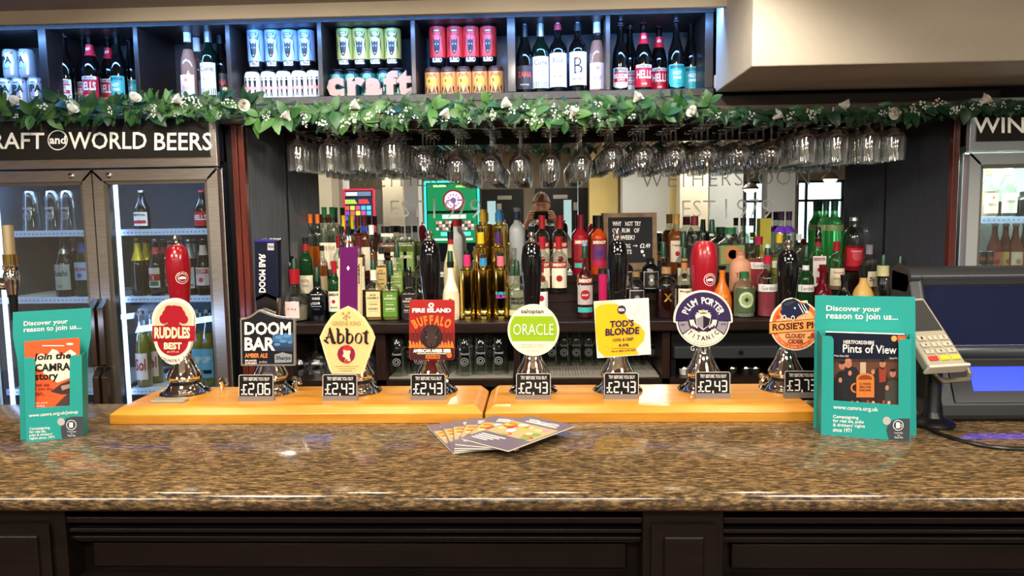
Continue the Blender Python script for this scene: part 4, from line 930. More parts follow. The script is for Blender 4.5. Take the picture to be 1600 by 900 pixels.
MB().lathe([(.0, zl(414)), (.0145, zl(414)), (.0145, zl(412)), (.0145, zl(397)), (0, zl(397))], 20, c=(dx_, .02)).build('brass_collar', M_BRASS, t)
MB().lathe([(.0, zl(397)), (.012, zl(397)), (.0115, zl(352)), (.0, zl(351))], 20, c=(dx_, .02)).build('tap_handle', mat('c9b58c', .25, .7), t)
# ================================================================ BOTTLES AND CANS
PF_ = {
 'beer': [(.0, 0), (.9, 0), (1, .02), (1, .50), (.96, .56), (.80, .64), (.56, .73), (.42, .80), (.37, .90), (.36, .955), (.42, .96), (.42, .985), (.34, 1), (0, 1)],
 'stub': [(.0, 0), (.9, 0), (1, .02), (1, .56), (.93, .62), (.65, .70), (.42, .77), (.37, .88), (.36, .955), (.42, .96), (.42, .985), (0, 1)],
 'wine': [(.0, 0), (.92, 0), (1, .015), (1, .60), (.96, .645), (.82, .685), (.55, .73), (.41, .77), (.38, .95), (.42, .96), (.42, .99), (0, 1)],
 'burg': [(.0, 0), (.92, 0), (1, .015), (1, .50), (.94, .56), (.72, .66), (.5, .74), (.41, .80), (.38, .95), (.42, .96), (.42, .99), (0, 1)],
 'spirit': [(.0, 0), (.93, 0), (1, .02), (1, .60), (.97, .65), (.85, .69), (.55, .73), (.42, .76), (.38, .80), (.37, .97), (.4, .98), (.4, 1), (0, 1)],
 'tall': [(.0, 0), (.93, 0), (1, .02), (1, .66), (.95, .70), (.70, .745), (.45, .775), (.36, .80), (.34, .98), (.38, .99), (0, 1)],
 'square': [(.0, 0), (.96, 0), (1, .02), (1, .60), (.93, .66), (.62, .72), (.44, .76), (.40, .80), (.40, .99), (0, 1)],
 'bell': [(.0, 0), (.90, 0), (1, .03), (1, .30), (.96, .38), (.80, .50), (.50, .62), (.34, .70), (.29, .80), (.28, .98), (.32, .99), (0, 1)],
 'onion': [(.0, 0), (.70, 0), (.9, .03), (1, .15), (1, .32), (.92, .44), (.70, .55), (.42, .63), (.34, .70), (.32, .98), (0, 1)],
 'dome': [(.0, 0), (.94, 0), (1, .02), (1, .58), (.97, .66), (.86, .74), (.62, .80), (.45, .83), (.42, .86), (.42, .99), (0, 1)],
 'cream': [(.0, 0), (.88, 0), (.96, .02), (1, .2), (.98, .42), (.86, .52), (.62, .62), (.45, .70), (.36, .8), (.35, .98), (0, 1)],
 'tube': [(.0, 0), (.96, 0), (1, .01), (1, .985), (.97, 1), (0, 1)],
 'deco': [(.0, 0), (.85, 0), (.88, .02), (1, .55), (1, .62), (.9, .70), (.6, .75), (.42, .78), (.38, .82), (.36, .98), (0, 1)],
}
def interp(pf, z):
    for (r0, z0), (r1, z1) in zip(pf, pf[1:]):
        if z0 <= z <= z1 and z1 > z0: return r0+(r1-r0)*(z-z0)/(z1-z0)
    return pf[-2][0]
def bottle(name, lab, cat, loc, h, r, shape, glass, liq=None, fill=.66, cap=None, capz=.86, band=None, labels=(), group=None, pourer=None, rz=0, seg=20, segl=None, extra=None):
    """cap: material; capz: where the cap starts; labels: (z0, z1, half angle or width, material, [(text, zc, w, h, material)])"""
    pf = PF_[shape]; sq = 4.5 if shape == 'square' else 0
    ry = .72 if shape == 'square' else 1
    t = T(name, lab, cat, loc, rz, group)
    hb = h
    if pourer: hb = h-.046
    MB().lathe([(max(a*r, .0) if a else 0, b*hb) for a, b in pf], seg, sq=sq, ry=ry).build('glass_body', glass, t)
    if liq:
        lp = [(0, .004)]+[(a*r*.93, max(.004, b*hb)) for a, b in pf[1:] if b < fill]+[(interp(pf, fill)*r*.93, fill*hb), (0, fill*hb)]
        MB().lathe(lp, seg, sq=sq, ry=ry).build('liquid', liq, t)
    if band:
        z0, z1, bm = band; k = 5
        MB().lathe([((interp(pf, z0+(z1-z0)*i/k)*r+.0008), (z0+(z1-z0)*i/k)*hb) for i in range(k+1)], seg, cap=False, sq=sq, ry=ry).build('neck_band', bm, t)
    if cap:
        r0 = interp(pf, capz)*r+.0009
        if shape in ('beer', 'stub') and capz > .95:
            MB().lathe([(.0125, .962*hb), (.0136, .962*hb), (.0128, .975*hb), (.0118, hb+.001), (.0, hb+.002)], 21).build('crown_cap', cap, t)
        else:
            MB().lathe([(0, capz*hb), (r0, capz*hb), (max(r0*.97, .36*r+.001), hb*(capz+(1-capz)*.3)), (max(r0*.95, .38*r+.0015), hb+.0008), (.36*r, hb+.0016), (0, hb+.0016)], 18).build('cap', cap, t)
    if pourer:
        pc, tip = pourer if isinstance(pourer, tuple) else (pourer, None)
        rr = .0125
        MB().lathe([(0, hb-.016), (rr*1.12, hb-.016), (rr*1.1, hb-.012), (rr*.84, h-.003), (rr*.76, h), (0, h)], 14).build('pourer_cover', pc, t)
        if tip: MB().lathe([(0, h-.014), (rr*.95, h-.014), (rr*.85, h+.001), (0, h+.001)], 12).build('pourer_tip', tip, t)
    for (z0, z1, ang, m, tt) in labels:
        R = interp(pf, (z0+z1)/2)*r+.0006
        if sq: fn = lambda x, z, l, R=R: (x, -(R*ry+.0002+l*.0004), z)
        else: fn = lambda x, z, l, R=R: ((R+l*.0004)*math.sin(x/R), -(R+l*.0004)*math.cos(x/R), z)
        hw = R*ang if not sq else r*ang
        q = Print(0, 0, 1); q.fn = fn
        if isinstance(z0, float):
            q.rect(-hw, -z1*hb, hw, -z0*hb, m, 0, 1 if sq else 10)
        lb = q.build('label', m, t, True)
        if tt:
            mats_ = {}
            for e in tt:
                s_, zc_, w_, hh, tm = e[:5]; b_ = e[5] if len(e) > 5 else .02
                q = mats_.setdefault(tm.name, (Print(0, 0, 1), tm))[0]; q.fn = fn
                w2 = w_*r; h2 = hh*hb
                if s_ == '#': q.rect(-w2, -(zc_+hh/2)*hb, w2, -(zc_-hh/2)*hb, tm, 1, 1 if sq else 8)
                elif s_ == 'o': q.disc(0, -zc_*hb, w2, tm, 1.5, n=10)
                elif s_ == 'v':
                    q.cols(-w2, w2, lambda u: -(zc_+hh/2)*hb, lambda u, w2=w2: -(zc_-hh/2*(1-abs(u)/w2))*hb, tm, 1, 10)
                else: q.text(s_, -w2, -(zc_+hh/2)*hb, w2, -(zc_-hh/2)*hb, tm, 2, b=b_)
            for q, tm in mats_.values(): q.build('lettering', tm, lb, False)
    if extra: extra(t, hb, r)
    return t
def can(name, lab, loc, body, top, texts=(), h=.15, r=.033, cover=None, group=None, tall=True, rz=0):
    t = T(name, lab, 'can', loc, rz, group)
    MB().lathe([(0, .001), (r*.78, .001), (r*.8, 0), (r*.96, .006), (r, .012), (r, h-.014), (r*.9, h-.004), (r*.84, h-.001), (r*.82, h), (r*.78, h-.003), (0, h-.003)], 24).build('can_body', body, t)
    MB().lathe([(r*.8, h-.0005), (r*.85, h+.0005), (r*.82, h+.002), (r*.78, h), ], 24, cap=False).build('rim', top, t)
    if cover: z0, z1, cm = cover; MB().lathe([(r+.0004, z0*h), (r+.0004, z1*h)], 24, cap=False).build('wrap', cm, t)
    R = r+.0009
    qs = {}
    for e in texts:
        kind = e[0]; tm = e[-1]; q = qs.setdefault(tm.name, (Print(0, 0, 1), tm))[0]
        q.fn = lambda x, z, l: ((R+l*.0003)*math.sin(x/R), -(R+l*.0003)*math.cos(x/R), z)
        if kind == 't': _, s_, x0, x1, zc_, hh, _m = e; q.text(s_, x0*r, -(zc_+hh/2)*h, x1*r, -(zc_-hh/2)*h, tm, 2, b=.03)
        if kind == 'r': _, x0, x1, za, zb_, _m = e; q.rect(x0*r, -zb_*h, x1*r, -za*h, tm, 1, 5)
        if kind == 'd': _, x0, zc_, rr, _m = e; q.disc(x0*r, -zc_*h, rr*r, tm, 1.5, n=10)
        if kind == 'p': _, pts, _m = e; q.poly([(a*r, -b*h) for a, b in pts], tm, 1.6)
    for q, tm in qs.values(): q.build('printed_design', tm, t, False)
    return t
GB = glassc('2a1608', .5); GDK = mat('0c0a08', .06, coat=.5, trans=.15); GG = glassc('1c4a24', .5); GDG = mat('0a1a10', .06, coat=.4, trans=.2)
def L1(c): return mat(c, .12, 0, .35, 0, 1.33)
RED_ = mat('c2182c', .4); TQ = mat('3fb0a4', .4); NAVY = mat('1b2440', .35); CR2 = mat('efe6d6', .45); GRL = mat('2a6a4a', .4)
TANL = mat('8a6a3a', .5); BR_ = mat('3a1a14', .4); GLD = mat('b8903a', .3, .7); REDC = mat('a31a22', .3); GRC = mat('14402a', .35); WHC = mat('e8e4dc', .35); SLV = mat('b8b8bc', .25, .8); YEL = mat('e8c81c', .4)
YS = 3.04  # depth of the things in the display cabinet
def cabz(Y=YS): return zb
def cx(px, py=120, Y=YS): return P(px, py, Y).x
def topz(px, py, Y): return P(px, py, Y).z
SL = [{n: None} for n in range(0)]
def beer_elvis(px, top, Y, lab):
    h = topz(px, top, Y)-zb
    bottle('beer_bottle', lab, 'bottle', (cx(px, 120, Y), Y, zb), h, .031, 'beer', GDK, cap=SLV, capz=.96, group='beer bottles in the display cabinet', labels=[(.10, .36, 1.15, CR2, [('BREWDOG', .325, .8, .05, NAVY, .04), ('#', .285, .95, .022, RED_), ('ELVIS', .245, .5, .04, RED_, .03), ('#', .185, .95, .05, RED_), ('JUICE', .185, .5, .035, CR2, .03), ('v', .085, .9, .04, CR2)])])
def beer_hells(px, top, Y, lab):
    h = topz(px, top, Y)-zb
    bottle('beer_bottle', lab, 'bottle', (cx(px, 120, Y), Y, zb), h, .034, 'beer', GDK, cap=RED_, capz=.96, group='beer bottles in the display cabinet', band=(.70, .86, RED_), labels=[(.08, .40, 1.3, RED_, [('#', .378, 1.05, .045, CR2), ('CAMDEN', .378, .7, .03, NAVY, .03), ('HELLS', .26, .95, .12, CR2, .03), ('LAGER', .125, .3, .028, CR2, .03)]), (.74, .83, 1.1, RED_, [('HELLS', .785, .26, .06, CR2, .03)])])
def beer_hazy(px, top, Y, lab):
    h = topz(px, top, Y)-zb
    bottle('beer_bottle', lab, 'bottle', (cx(px, 120, Y), Y, zb), h, .032, 'beer', GDK, cap=SLV, capz=.96, group='beer bottles in the display cabinet', labels=[(.12, .39, 1.15, TQ, [('BREWDOG', .35, .85, .045, NAVY, .04), ('HAZY', .265, .5, .05, CR2, .04), ('JANE', .195, .5, .05, CR2, .04), ('v', .085, .95, .065, TQ)])])
def wine(px, top, Y, lab, shape, glass, cap, capz, labels, r=.036, liq=None, band=None, fill=.7):
    bottle('wine_bottle', lab, 'bottle', (cx(px, 120, Y), Y, zb), topz(px, top, Y)-zb, r, shape, glass, liq, fill, cap, capz, band, labels, 'wine bottles in the display cabinet')
ROSE = L1('e6a48c')
# compartments from the left
IPA = mat('cfd2d6', .28, .5)
def ipa(px, py, z, lab, off):
    can('drinks_can', lab, (P(px, py, YS).x, YS, z), IPA, SLV, [('t', 'IPA', -.75+off, .75+off, .62, .26, BK), ('t', 'SESSION', -.5+off, .4+off, .84, .045, SLV), ('d', .8+off, .86, .13, mat('d83a3a', .4)), ('r', -.4+off, .4+off, .3, .34, mat('8a8e96', .4))], .113, .0305, group='silver cans in the display cabinet')
for i, (px, off) in enumerate(((10, .1), (31, .2), (56, .4), (-14, 0))): ipa(px, 130, zb, 'silver IPA can in the bottom row, %s' % ('out to the far left', 'middle of the three, printed black', 'right of the three beside the divider', 'outside the left edge')[i], off)
for i, (px, off) in enumerate(((17, -.1), (42, -.5))): ipa(px, 90, zb+.115, 'silver IPA can stacked on the top row, %s' % ('left one', 'right one')[i], off)
beer_elvis(103, 54, YS, 'beer bottle with cream and red striped label at the left of the second compartment')
beer_elvis(133, 58, 3.12, 'dark beer bottle with striped label half hidden behind the big red-labelled one')
beer_hells(143, 55, YS, 'dark beer bottle with bright red label and red neck, front of the second compartment')
beer_hells(172, 60, 3.12, 'dark beer bottle with red label behind the turquoise-labelled one, second compartment')
beer_hazy(186, 52, YS, 'dark beer bottle with turquoise shield label, second compartment')
beer_hazy(206, 60, 3.12, 'dark beer bottle with turquoise label partly behind the second divider')
PK = mat('f0d8d0', .45)
wine(296, 42, YS, 'rosé wine bottle with pale pink square label and white cap, third compartment', 'burg', M_GLASSB, WHC, .80, [(.06, .36, .95, PK, [('o', .29, .22, .05, mat('d88878', .5)), ('Blush', .19, .45, .06, mat('9a4a4a', .5), 0)])], .034, ROSE)
wine(310, 60, 3.12, 'second rosé wine bottle standing behind the pink-labelled one in the third compartment', 'burg', M_GLASSB, WHC, .80, [(.06, .36, .95, PK, [])], .034, ROSE)
def cune(px, top, lab): wine(px, top, YS, lab, 'wine', GDG, SLV, .80, [(.09, .52, 1.1, CR2, [('Cune', .44, .8, .07, BK, 0), ('RIOJA', .3, .4, .03, TANL)]), (.09, .18, 1.12, GRL, [('X', .135, .15, .04, CR2)])], .035)
cune(328, 43, 'white wine bottle with white label and green base strip, third compartment')
def zana(px, top, Y, lab): wine(px, top, Y, lab, 'burg', GDK, BK, .80, [(.08, .40, 1.3, mat('3a3638', .5), [('ZANA', .28, .85, .075, mat('d84a3a', .4), .03), ('PINOT NOIR', .14, .5, .02, CR2)])], .035)
zana(347, 45, 3.10, 'dark wine bottle with charcoal label and red lettering, beside the third divider')
can('small_tin', 'tiny gold tin at the foot of the divider beside the blue cans', (cx(361, 140), 2.99, zb), mat('d8b870', .35, .4), GLD, [('t', 'WINE', -.6, .6, .5, .2, BK)], .05, .014)
BT = mat('101216', .3, .5)
def cans_top(pxs, topy, col, word, lab, gname, base=.118):
    for i, px in enumerate(pxs):
        can('tall_beer_can', '%s, %s from the left' % (lab, ORD[i]), (cx(px, 70), YS, zb+base+.004), BT, SLV,
            [('t', word, -.62, .62, .13, .09, WH), ('r', -.5, .5, .075, .09, WH), ('r', -.45, .45, .74, .79, BT), ('r', -.35, .35, .75, .78, WH), ('p', [(-.34, .36), (-.42, .62), (-.22, .55), (0, .58), (.22, .55), (.42, .62), (.34, .36), (.12, .26), (-.12, .26)], BT),
             ('d', -.16, .47, .06, WH), ('d', .16, .47, .06, WH), ('d', 0, .31, .07, WH), ('p', [(-.9, .3), (-.62, .5), (-.85, .7), (-.8, .5)], mat(col[1], .4)), ('p', [(.9, .3), (.62, .5), (.85, .7), (.8, .5)], mat(col[1], .4)), ('p', [(-.7, .8), (-.4, .66), (.1, .68), (.6, .62), (.8, .8), (.5, .7), (0, .73), (-.4, .72)], mat(col[1], .4))],
            topz(px, topy, YS)-zb-base-.004, .033, cover=(.19, .86, mat(col[0], .32, .3)), group=gname)
def cans_low(pxs, body, wrap, texts, lab, gname, h=.116):
    for i, px in enumerate(pxs):
        can('tall_beer_can', '%s, %s from the left' % (lab, ORD[i]), (cx(px, 130), YS, zb), body, SLV, texts, h, .0315, cover=(.04, .86, wrap), group=gname)
cans_top((400, 427, 453, 479), 39, ('9fb4d0', '4a5c86'), 'NATIVE', 'pale blue wolf-head can, top row of the fourth compartment', 'blue cans in the fourth compartment')
fig = []
for x0 in (-.62, 0, .62):
    fig += [('d', x0, .76, .11, BT), ('p', [(x0-.17, .7), (x0+.17, .7), (x0+.12, .48), (x0-.12, .48)], BT), ('p', [(x0-.1, .38), (x0+.1, .38), (x0+.14, .14), (x0+.04, .14), (x0, .3), (x0-.06, .14), (x0-.14, .14)], BT)]
fig += [('r', -.9, .9, .36, .5, mat('e8a08c', .5))]
cans_low((395, 420, 444, 468, 491), mat('e8e6e2', .35), mat('e9e5e0', .4), fig, 'white can with little black figures, fourth compartment', 'white figure cans in the fourth compartment')
cans_top((539, 564, 588, 614), 37, ('b8b060', '3f4a22'), 'ROADKILL', 'yellow-green wolf-head can, top row of the fifth compartment', 'yellow cans in the fifth compartment')
cans_low((528, 550, 576, 601, 623), BT, mat('2f6f62', .32, .3), [('p', [(-.5, .8), (0, .86), (.5, .8), (.6, .6), (.3, .7), (-.3, .7), (-.6, .6)], mat('7ab08a', .4)), ('d', 0, .45, .3, BT), ('t', 'DEAD BEAR', -.6, .6, .15, .07, WH)], 'dark green can behind the wooden letters', 'green cans behind the wooden letters')
cans_top((684, 711, 736, 763), 34, ('d83a38', '8a1c20'), 'SUMO', 'pink-red wolf-head can, top row of the sixth compartment', 'red cans in the sixth compartment')
OY = mat('f0c040', .4)
cans_low((676, 701, 725, 750, 775), mat('5a3020', .35), mat('d89a58', .35), [('p', [(-.7, .66), (-.5, .8), (0, .86), (.5, .8), (.7, .66), (0, .7)], mat('b05a2a', .4)), ('r', -.6, .6, .42, .64, OY), ('t', 'S', -.45, -.15, .54, .1, BT), ('p', [(-.6, .1), (-.3, .36), (0, .12), (.3, .36), (.6, .1)], mat('6a4a30', .4)), ('r', -.8, .8, .84, .86, BT), ('p', [(-.95, .05), (-.6, .3), (-.8, .4)], BT), ('p', [(.95, .05), (.6, .3), (.8, .4)], BT)],
         'orange and yellow patterned can, sixth compartment', 'orange cans in the sixth compartment')
# wooden letters
LW = mat('b8947c', .65)
for ch, a, b, tp, nm in (('c', 512, 538, 121, 'c'), ('r', 544, 571, 121, 'r'), ('a', 572, 597, 122, 'a'), ('f', 601, 622, 111, 'f'), ('t', 621, 644, 110, 't')):
    YL2 = 2.975; p0 = P(a, 148, YL2); p1 = P(b, tp, YL2); vs, fs, _ = tx(ch, .06); w_ = p1.x-p0.x; h_ = p1.z-zb
    d = .022; n = len(vs); m = MB()
    edges = {}
    for f in fs:
        for i in range(len(f)):
            e = (f[i], f[(i+1) % len(f)]); edges[e] = 1
    bd = [e for e in edges if (e[1], e[0]) not in edges]
    V = [(x*w_, 0, y*h_) for x, y in vs]+[(x*w_, d, y*h_) for x, y in vs]
    m.add(V, [tuple(f) for f in fs]+[tuple(i+n for i in reversed(f)) for f in fs]+[(a_, a_+n, b_+n, b_) for a_, b_ in bd])
    o = tag(m.build('wooden_letter', LW, None, False), 'pale pink wooden letter %s of the word on the cabinet shelf' % nm, 'letter', 'wooden letters on the cabinet shelf'); o.location = (p0.x, YL2-.01, zb+.0005)
zana(820, 36, YS, 'dark wine bottle with charcoal label and red lettering, left of the seventh compartment')
cune(845, 35, 'white wine bottle with white label and green base strip, seventh compartment')
wine(872, 34, YS, 'red-capped wine bottle with pale lilac label, middle of the seventh compartment', 'wine', GDK, mat('b0283a', .4), .88, [(.10, .56, 1.2, mat('d8d0dc', .45), [('BOLLA', .46, .6, .06, mat('6a5a70', .4), .01), ('o', .33, .3, .05, mat('d8a0a0', .5)), ('ROSE', .24, .5, .02, TANL)])], .036)
wine(903, 33, YS, 'wine bottle with white label and brush-stroke letter, seventh compartment', 'wine', GDK, mat('20222a', .4), .86, [(.12, .57, 1.2, CR2, [('B', .38, .45, .22, BK, -.01), ('BOUTINOT', .2, .6, .03, BK)])], .036)
wine(933, 28, YS, 'rosé wine bottle with pale pink square label, right end of the seventh compartment', 'burg', M_GLASSB, WHC, .80, [(.06, .40, 1.0, PK, [('o', .33, .22, .05, mat('d88878', .5)), ('Blush', .21, .45, .06, mat('9a4a4a', .5), 0)])], .035, ROSE)
beer_elvis(969, 37, YS, 'dark beer bottle with cream and red striped label at the left of the last compartment')
beer_elvis(984, 41, 3.13, 'second striped-label beer bottle standing behind the first in the last compartment')
beer_hells(1005, 37, YS, 'dark beer bottle with bright red label in the middle of the last compartment')
beer_hells(1029, 43, 3.13, 'second red-labelled beer bottle set just behind its twin in the last compartment')
beer_hazy(1056, 34, YS, 'dark beer bottle with turquoise shield label in front at the right of the last compartment')
beer_hazy(1079, 37, 3.12, 'second turquoise-labelled beer bottle, last on the right of the cabinet')
can('small_tin', 'tiny cream and red tin at the right end of the cabinet', (cx(1112, 130), 2.95, zb), mat('e0cdb8', .4), SLV, [('d', 0, .7, .4, RED_)], .05, .013)
# ---------------------------------------------------------------- spirits on the stepped back bar
CL = M_GLASSB; POUR = mat('1c4630', .25, trans=.2); FRO = mat('c4c6c0', .35, trans=.25); CREAMB = mat('efe2c4', .3)
def sp(px, top, tier, w_, lab, shape, glass, liq=None, fill=.6, cap=None, capz=.84, labels=(), band=None, pourer=None, name='spirit_bottle', extra=None, dy=0, py=470):
    Y = YT[tier]+dy; z = TIER[tier][2]; x = P(px, py, Y).x; h = topz(px, top, Y)-z
    r = w_/2/1155*Y
    return bottle(name, lab, 'bottle', (x, Y, z), h, r, shape, glass, liq, fill, cap, capz, band, labels, 'spirits on the back bar', pourer, seg=18, extra=extra)
AMB = L1('9a4e14'); AMB2 = L1('7a3208'); CLR = None; ORG = L1('d86a14'); DKR = L1('5a1410'); PNK = L1('d8586a'); YLQ = L1('d0c440')
BKB = mat('0a0c10', .08, coat=.5)
cLB = CREAMB
sp(462, 404, 1, 42, 'squat clear brandy bottle with arched pink label and red neck, far left front', 'onion', CL, L1('b8a890'), .3, REDC, .72, [(.08, .40, .55, mat('e8c8b8', .5), [('FAJ', .25, .3, .05, BR_, 0)])], pourer=POUR)
sp(452, 372, 2, 30, 'tall black bottle at the far left of the second step', 'burg', BKB, cap=BK, capz=.85)
sp(497, 417, 1, 27, 'square black bottle with framed white lettering and green pourer', 'square', BKB, cap=None, labels=[(.30, .31, .8, BK, [('#', .62+.0, .62, .008, WH), ('HAIG', .53, .45, .055, WH, .03), ('CLUB', .42, .45, .055, WH, .03), ('#', .35, .62, .008, WH), ('CLUBMAN', .28, .4, .025, SLV)])], pourer=POUR)
sp(524, 408, 1, 21, 'green whiskey bottle with cream label beside the purple pump handle', 'spirit', GG, cap=REDC, capz=.8, labels=[(.16, .50, 1.3, CREAMB, [('JAMESON', .44, .9, .06, BR_, .03), ('o', .33, .28, .05, REDC), ('IRISH', .23, .5, .03, BR_)])])
sp(481, 372, 2, 21, 'green wine-shaped bottle with red neck and cream label on the second step', 'wine', GG, cap=BK, capz=.9, band=(.78, .9, REDC), labels=[(.05, .36, 1.3, cLB, [('BUCK', .27, .6, .05, TANL), ('TONIC', .18, .5, .04, TANL)])])
for i, px in enumerate((465, 475)): sp(px, 345, 3, 17, 'clear bottle with red cap on the top step at the left, %s of two' % ('left', 'right')[i], 'bell', CL, None, cap=REDC, capz=.84, labels=[(.1, .3, .8, mat('8a9088', .5), [])])
for i, px in enumerate((490, 501)): sp(px, 335, 3, 17, 'orange-capped bottle half full of orange spirit, %s of two' % ('left', 'right')[i], 'tall', CL, ORG, .5, cap=mat('d86a28', .35), capz=.86)
for i, px in enumerate((512, 524)): sp(px, 324, 3, 19, 'tall bottle with green cap and cream flower label, %s of two on the top step' % ('left', 'right')[i], 'tall', CL, L1('b0a894'), .5, cap=mat('1c6a3a', .25), capz=.86, band=(.78, .86, BK), labels=[(.12, .5, 1.1, CREAMB, [('FIVE', .42, .6, .06, TANL, 0), ('o', .2, .5, .05, mat('d89090', .5))])])
sp(506, 384, 2, 18, 'amber liqueur bottle with black cap on the second step', 'spirit', CL, AMB, .6, cap=BK, capz=.9, labels=[(.1, .4, 1.1, mat('a89a70', .5), [])])
sp(532, 368, 2, 17, 'clear bottle with maroon cap just left of the purple pump handle', 'spirit', CL, L1('a89c88'), .5, cap=mat('7a1420', .3), capz=.8, labels=[(.1, .45, 1.1, CREAMB, [])])
for i, px in enumerate((538, 548)): sp(px, 354, 3, 16, 'clear faceted bottle with black cap above the purple pump handle, %s of two' % ('left', 'right')[i], 'deco', CL, None, cap=BK, capz=.86)
for i, px in enumerate((541, 555)): sp(px, 337, 3, 12, 'slim bottle topped by a yellow sleeve on the top step, %s of two' % ('left', 'right')[i], 'tall', CL, None, cap=YEL, capz=.78, dy=.03)
for i, px in enumerate((563, 573)): sp(px, 338, 3, 20, 'amber whisky bottle with maroon cap on the top step, %s of two' % ('left', 'right')[i], 'spirit', CL, AMB2, .72, cap=mat('4a1418', .3), capz=.84, labels=[(.12, .5, 1.1, CREAMB, [('S', .32, .3, .12, BR_, .02)])], dy=-.02)
sp(564, 370, 2, 18, 'brown bottle with maroon neck and cream label, just right of the purple handle', 'spirit', CL, AMB2, .7, cap=mat('5a1420', .3), capz=.8, labels=[(.1, .5, 1.1, CREAMB, [('BELLS', .36, .7, .06, BR_)])])
sp(584, 352, 3, 20, 'round-stoppered clear decanter bottle on the top step', 'onion', CL, AMB, .5, cap=WHC, capz=.82)
JD = lambda c, w1, w2: [(.08, .58, .86, c, [('JACK', .51, .40, .045, w2, .03), ("DANIEL'S", .455, .68, .045, w2, .03), ('TENNESSEE', .33, .5, .025, w2), (w1, .24, .6, .04, w2, .03), ('#', .38, .6, .004, w2), ('#', .19, .6, .004, w2)])]
sp(585, 405, 1, 26, 'square amber whiskey bottle with cream label and green pourer', 'square', CL, L1('a8781c'), .6, cap=CREAMB, capz=.8, labels=JD(mat('e8cf90', .45), 'HONEY', BR_), pourer=POUR)
sp(611, 407, 1, 26, 'square whiskey bottle with bright green label and green pourer', 'square', CL, L1('8a8a28'), .6, cap=None, labels=JD(mat('5a8a28', .45), 'APPLE', CREAMB), pourer=POUR)
sp(640, 417, 1, 26, 'square whiskey bottle with black label beside the buffalo clip', 'square', CL, L1('4a2a10'), .6, cap=BK, capz=.8, labels=JD(mat('141414', .45), 'OLD No.7', CREAMB), pourer=BKB)
sp(598, 386, 2, 20, 'amber whiskey bottle with small black cap and yellow label, second step', 'square', CL, L1('a8681c'), .62, cap=BK, capz=.86, band=(.74, .86, CREAMB), labels=JD(mat('d8b870', .45), 'HONEY', BR_))
for i, px in enumerate((604, 613)): sp(px, 354, 3, 24, 'amber whiskey bottle with white-banded black cap, %s of two on the top step' % ('left', 'right')[i], 'square', CL, L1('8a4a14'), .68, cap=BK, capz=.87, band=(.8, .87, CREAMB), labels=[(.1, .5, .86, CREAMB, [('JIM', .4, .4, .06, BR_)])])
sp(622, 380, 2, 21, 'clear green-tinted bottle with lime label and green pourer, second step', 'square', CL, L1('8a9a38'), .6, cap=None, labels=JD(mat('7a9a38', .45), 'APPLE', CREAMB), pourer=POUR)
for i, px in enumerate((631, 641)): sp(px, 354, 3, 18, 'green-labelled whiskey bottle with black cap, %s of two on the top step' % ('left', 'right')[i], 'square', CL, L1('7a8428'), .68, cap=BK, capz=.87, labels=[(.1, .5, .86, mat('7a9a48', .45), [('APPLE', .4, .6, .06, CREAMB)])])
sp(657, 400, 2, 18, 'plain clear bottle left of the dark pump handle above the buffalo clip', 'spirit', CL, None, cap=SLV, capz=.9)
sp(714, 343, 3, 21, 'tall frosted grey bottle with red cap, left of the gold bottles', 'tall', FRO, cap=REDC, capz=.88)
sp(706, 362, 2, 24, 'pale yellow cream bottle with black spout and red band', 'cream', mat('d8cf98', .3), cap=BK, capz=.88, band=(.8, .88, REDC))
sp(705, 392, 1, 27, 'cream white liqueur bottle with dark green pourer and printed glasses', 'cream', mat('efe4c8', .25), cap=BK, capz=.9, labels=[(.1, .5, .9, mat('e9dab4', .4), [('o', .35, .2, .05, TANL), ('#', .25, .1, .1, REDC)])], pourer=POUR)
def goldb(px, top, btop, tier, capc, lab, words=None):
    Y = YT[tier]; z = TIER[tier][2]; x = P(px, 470, Y).x; H_ = topz(px, top, Y)-z; hb = topz(px, btop, Y)-z; r = .0325
    t = T('gold_bottle', lab, 'bottle', (x, Y, z), 0, 'gold bottles stacked on the steps')
    MB().lathe([(0, 0), (r*.94, 0), (r, .006), (r, .035), (r*.97, .037), (r*.97, .04), (r, .042), (r, hb-.004), (r*.9, hb), (r*.36, hb+.002), (0, hb+.002)], 28).build('gold_body', M_GOLD, t)
    MB().lathe([(0, hb), (.0115, hb), (.0115, hb+.022), (0, hb+.022)], 16).build('neck', M_GOLD, t)
    MB().lathe([(0, hb+.012), (.015, hb+.012), (.0155, hb+.018), (.0155, H_-.016), (.0, H_-.016)], 16).build('neck_sleeve', capc, t)
    MB().lathe([(0, H_-.016), (.012, H_-.016), (.011, H_), (0, H_)], 14).build('stopper', BK if tier < 3 else capc, t)
    if words:
        q = Print(0, 0, 1); q.fn = lambda x_, z_, l: ((r+.0005+l*.0003)*math.sin(x_/r), -(r+.0005+l*.0003)*math.cos(x_/r), z_)
        q.text('BUBBLE', -.022, -.118, .022, -.105, mat('3ab0b8', .4), 1, b=.04); q.text('GUM', -.022, -.104, .022, -.09, mat('b83a9a', .4), 1, b=.04); q.build('lettering', None, t, False)
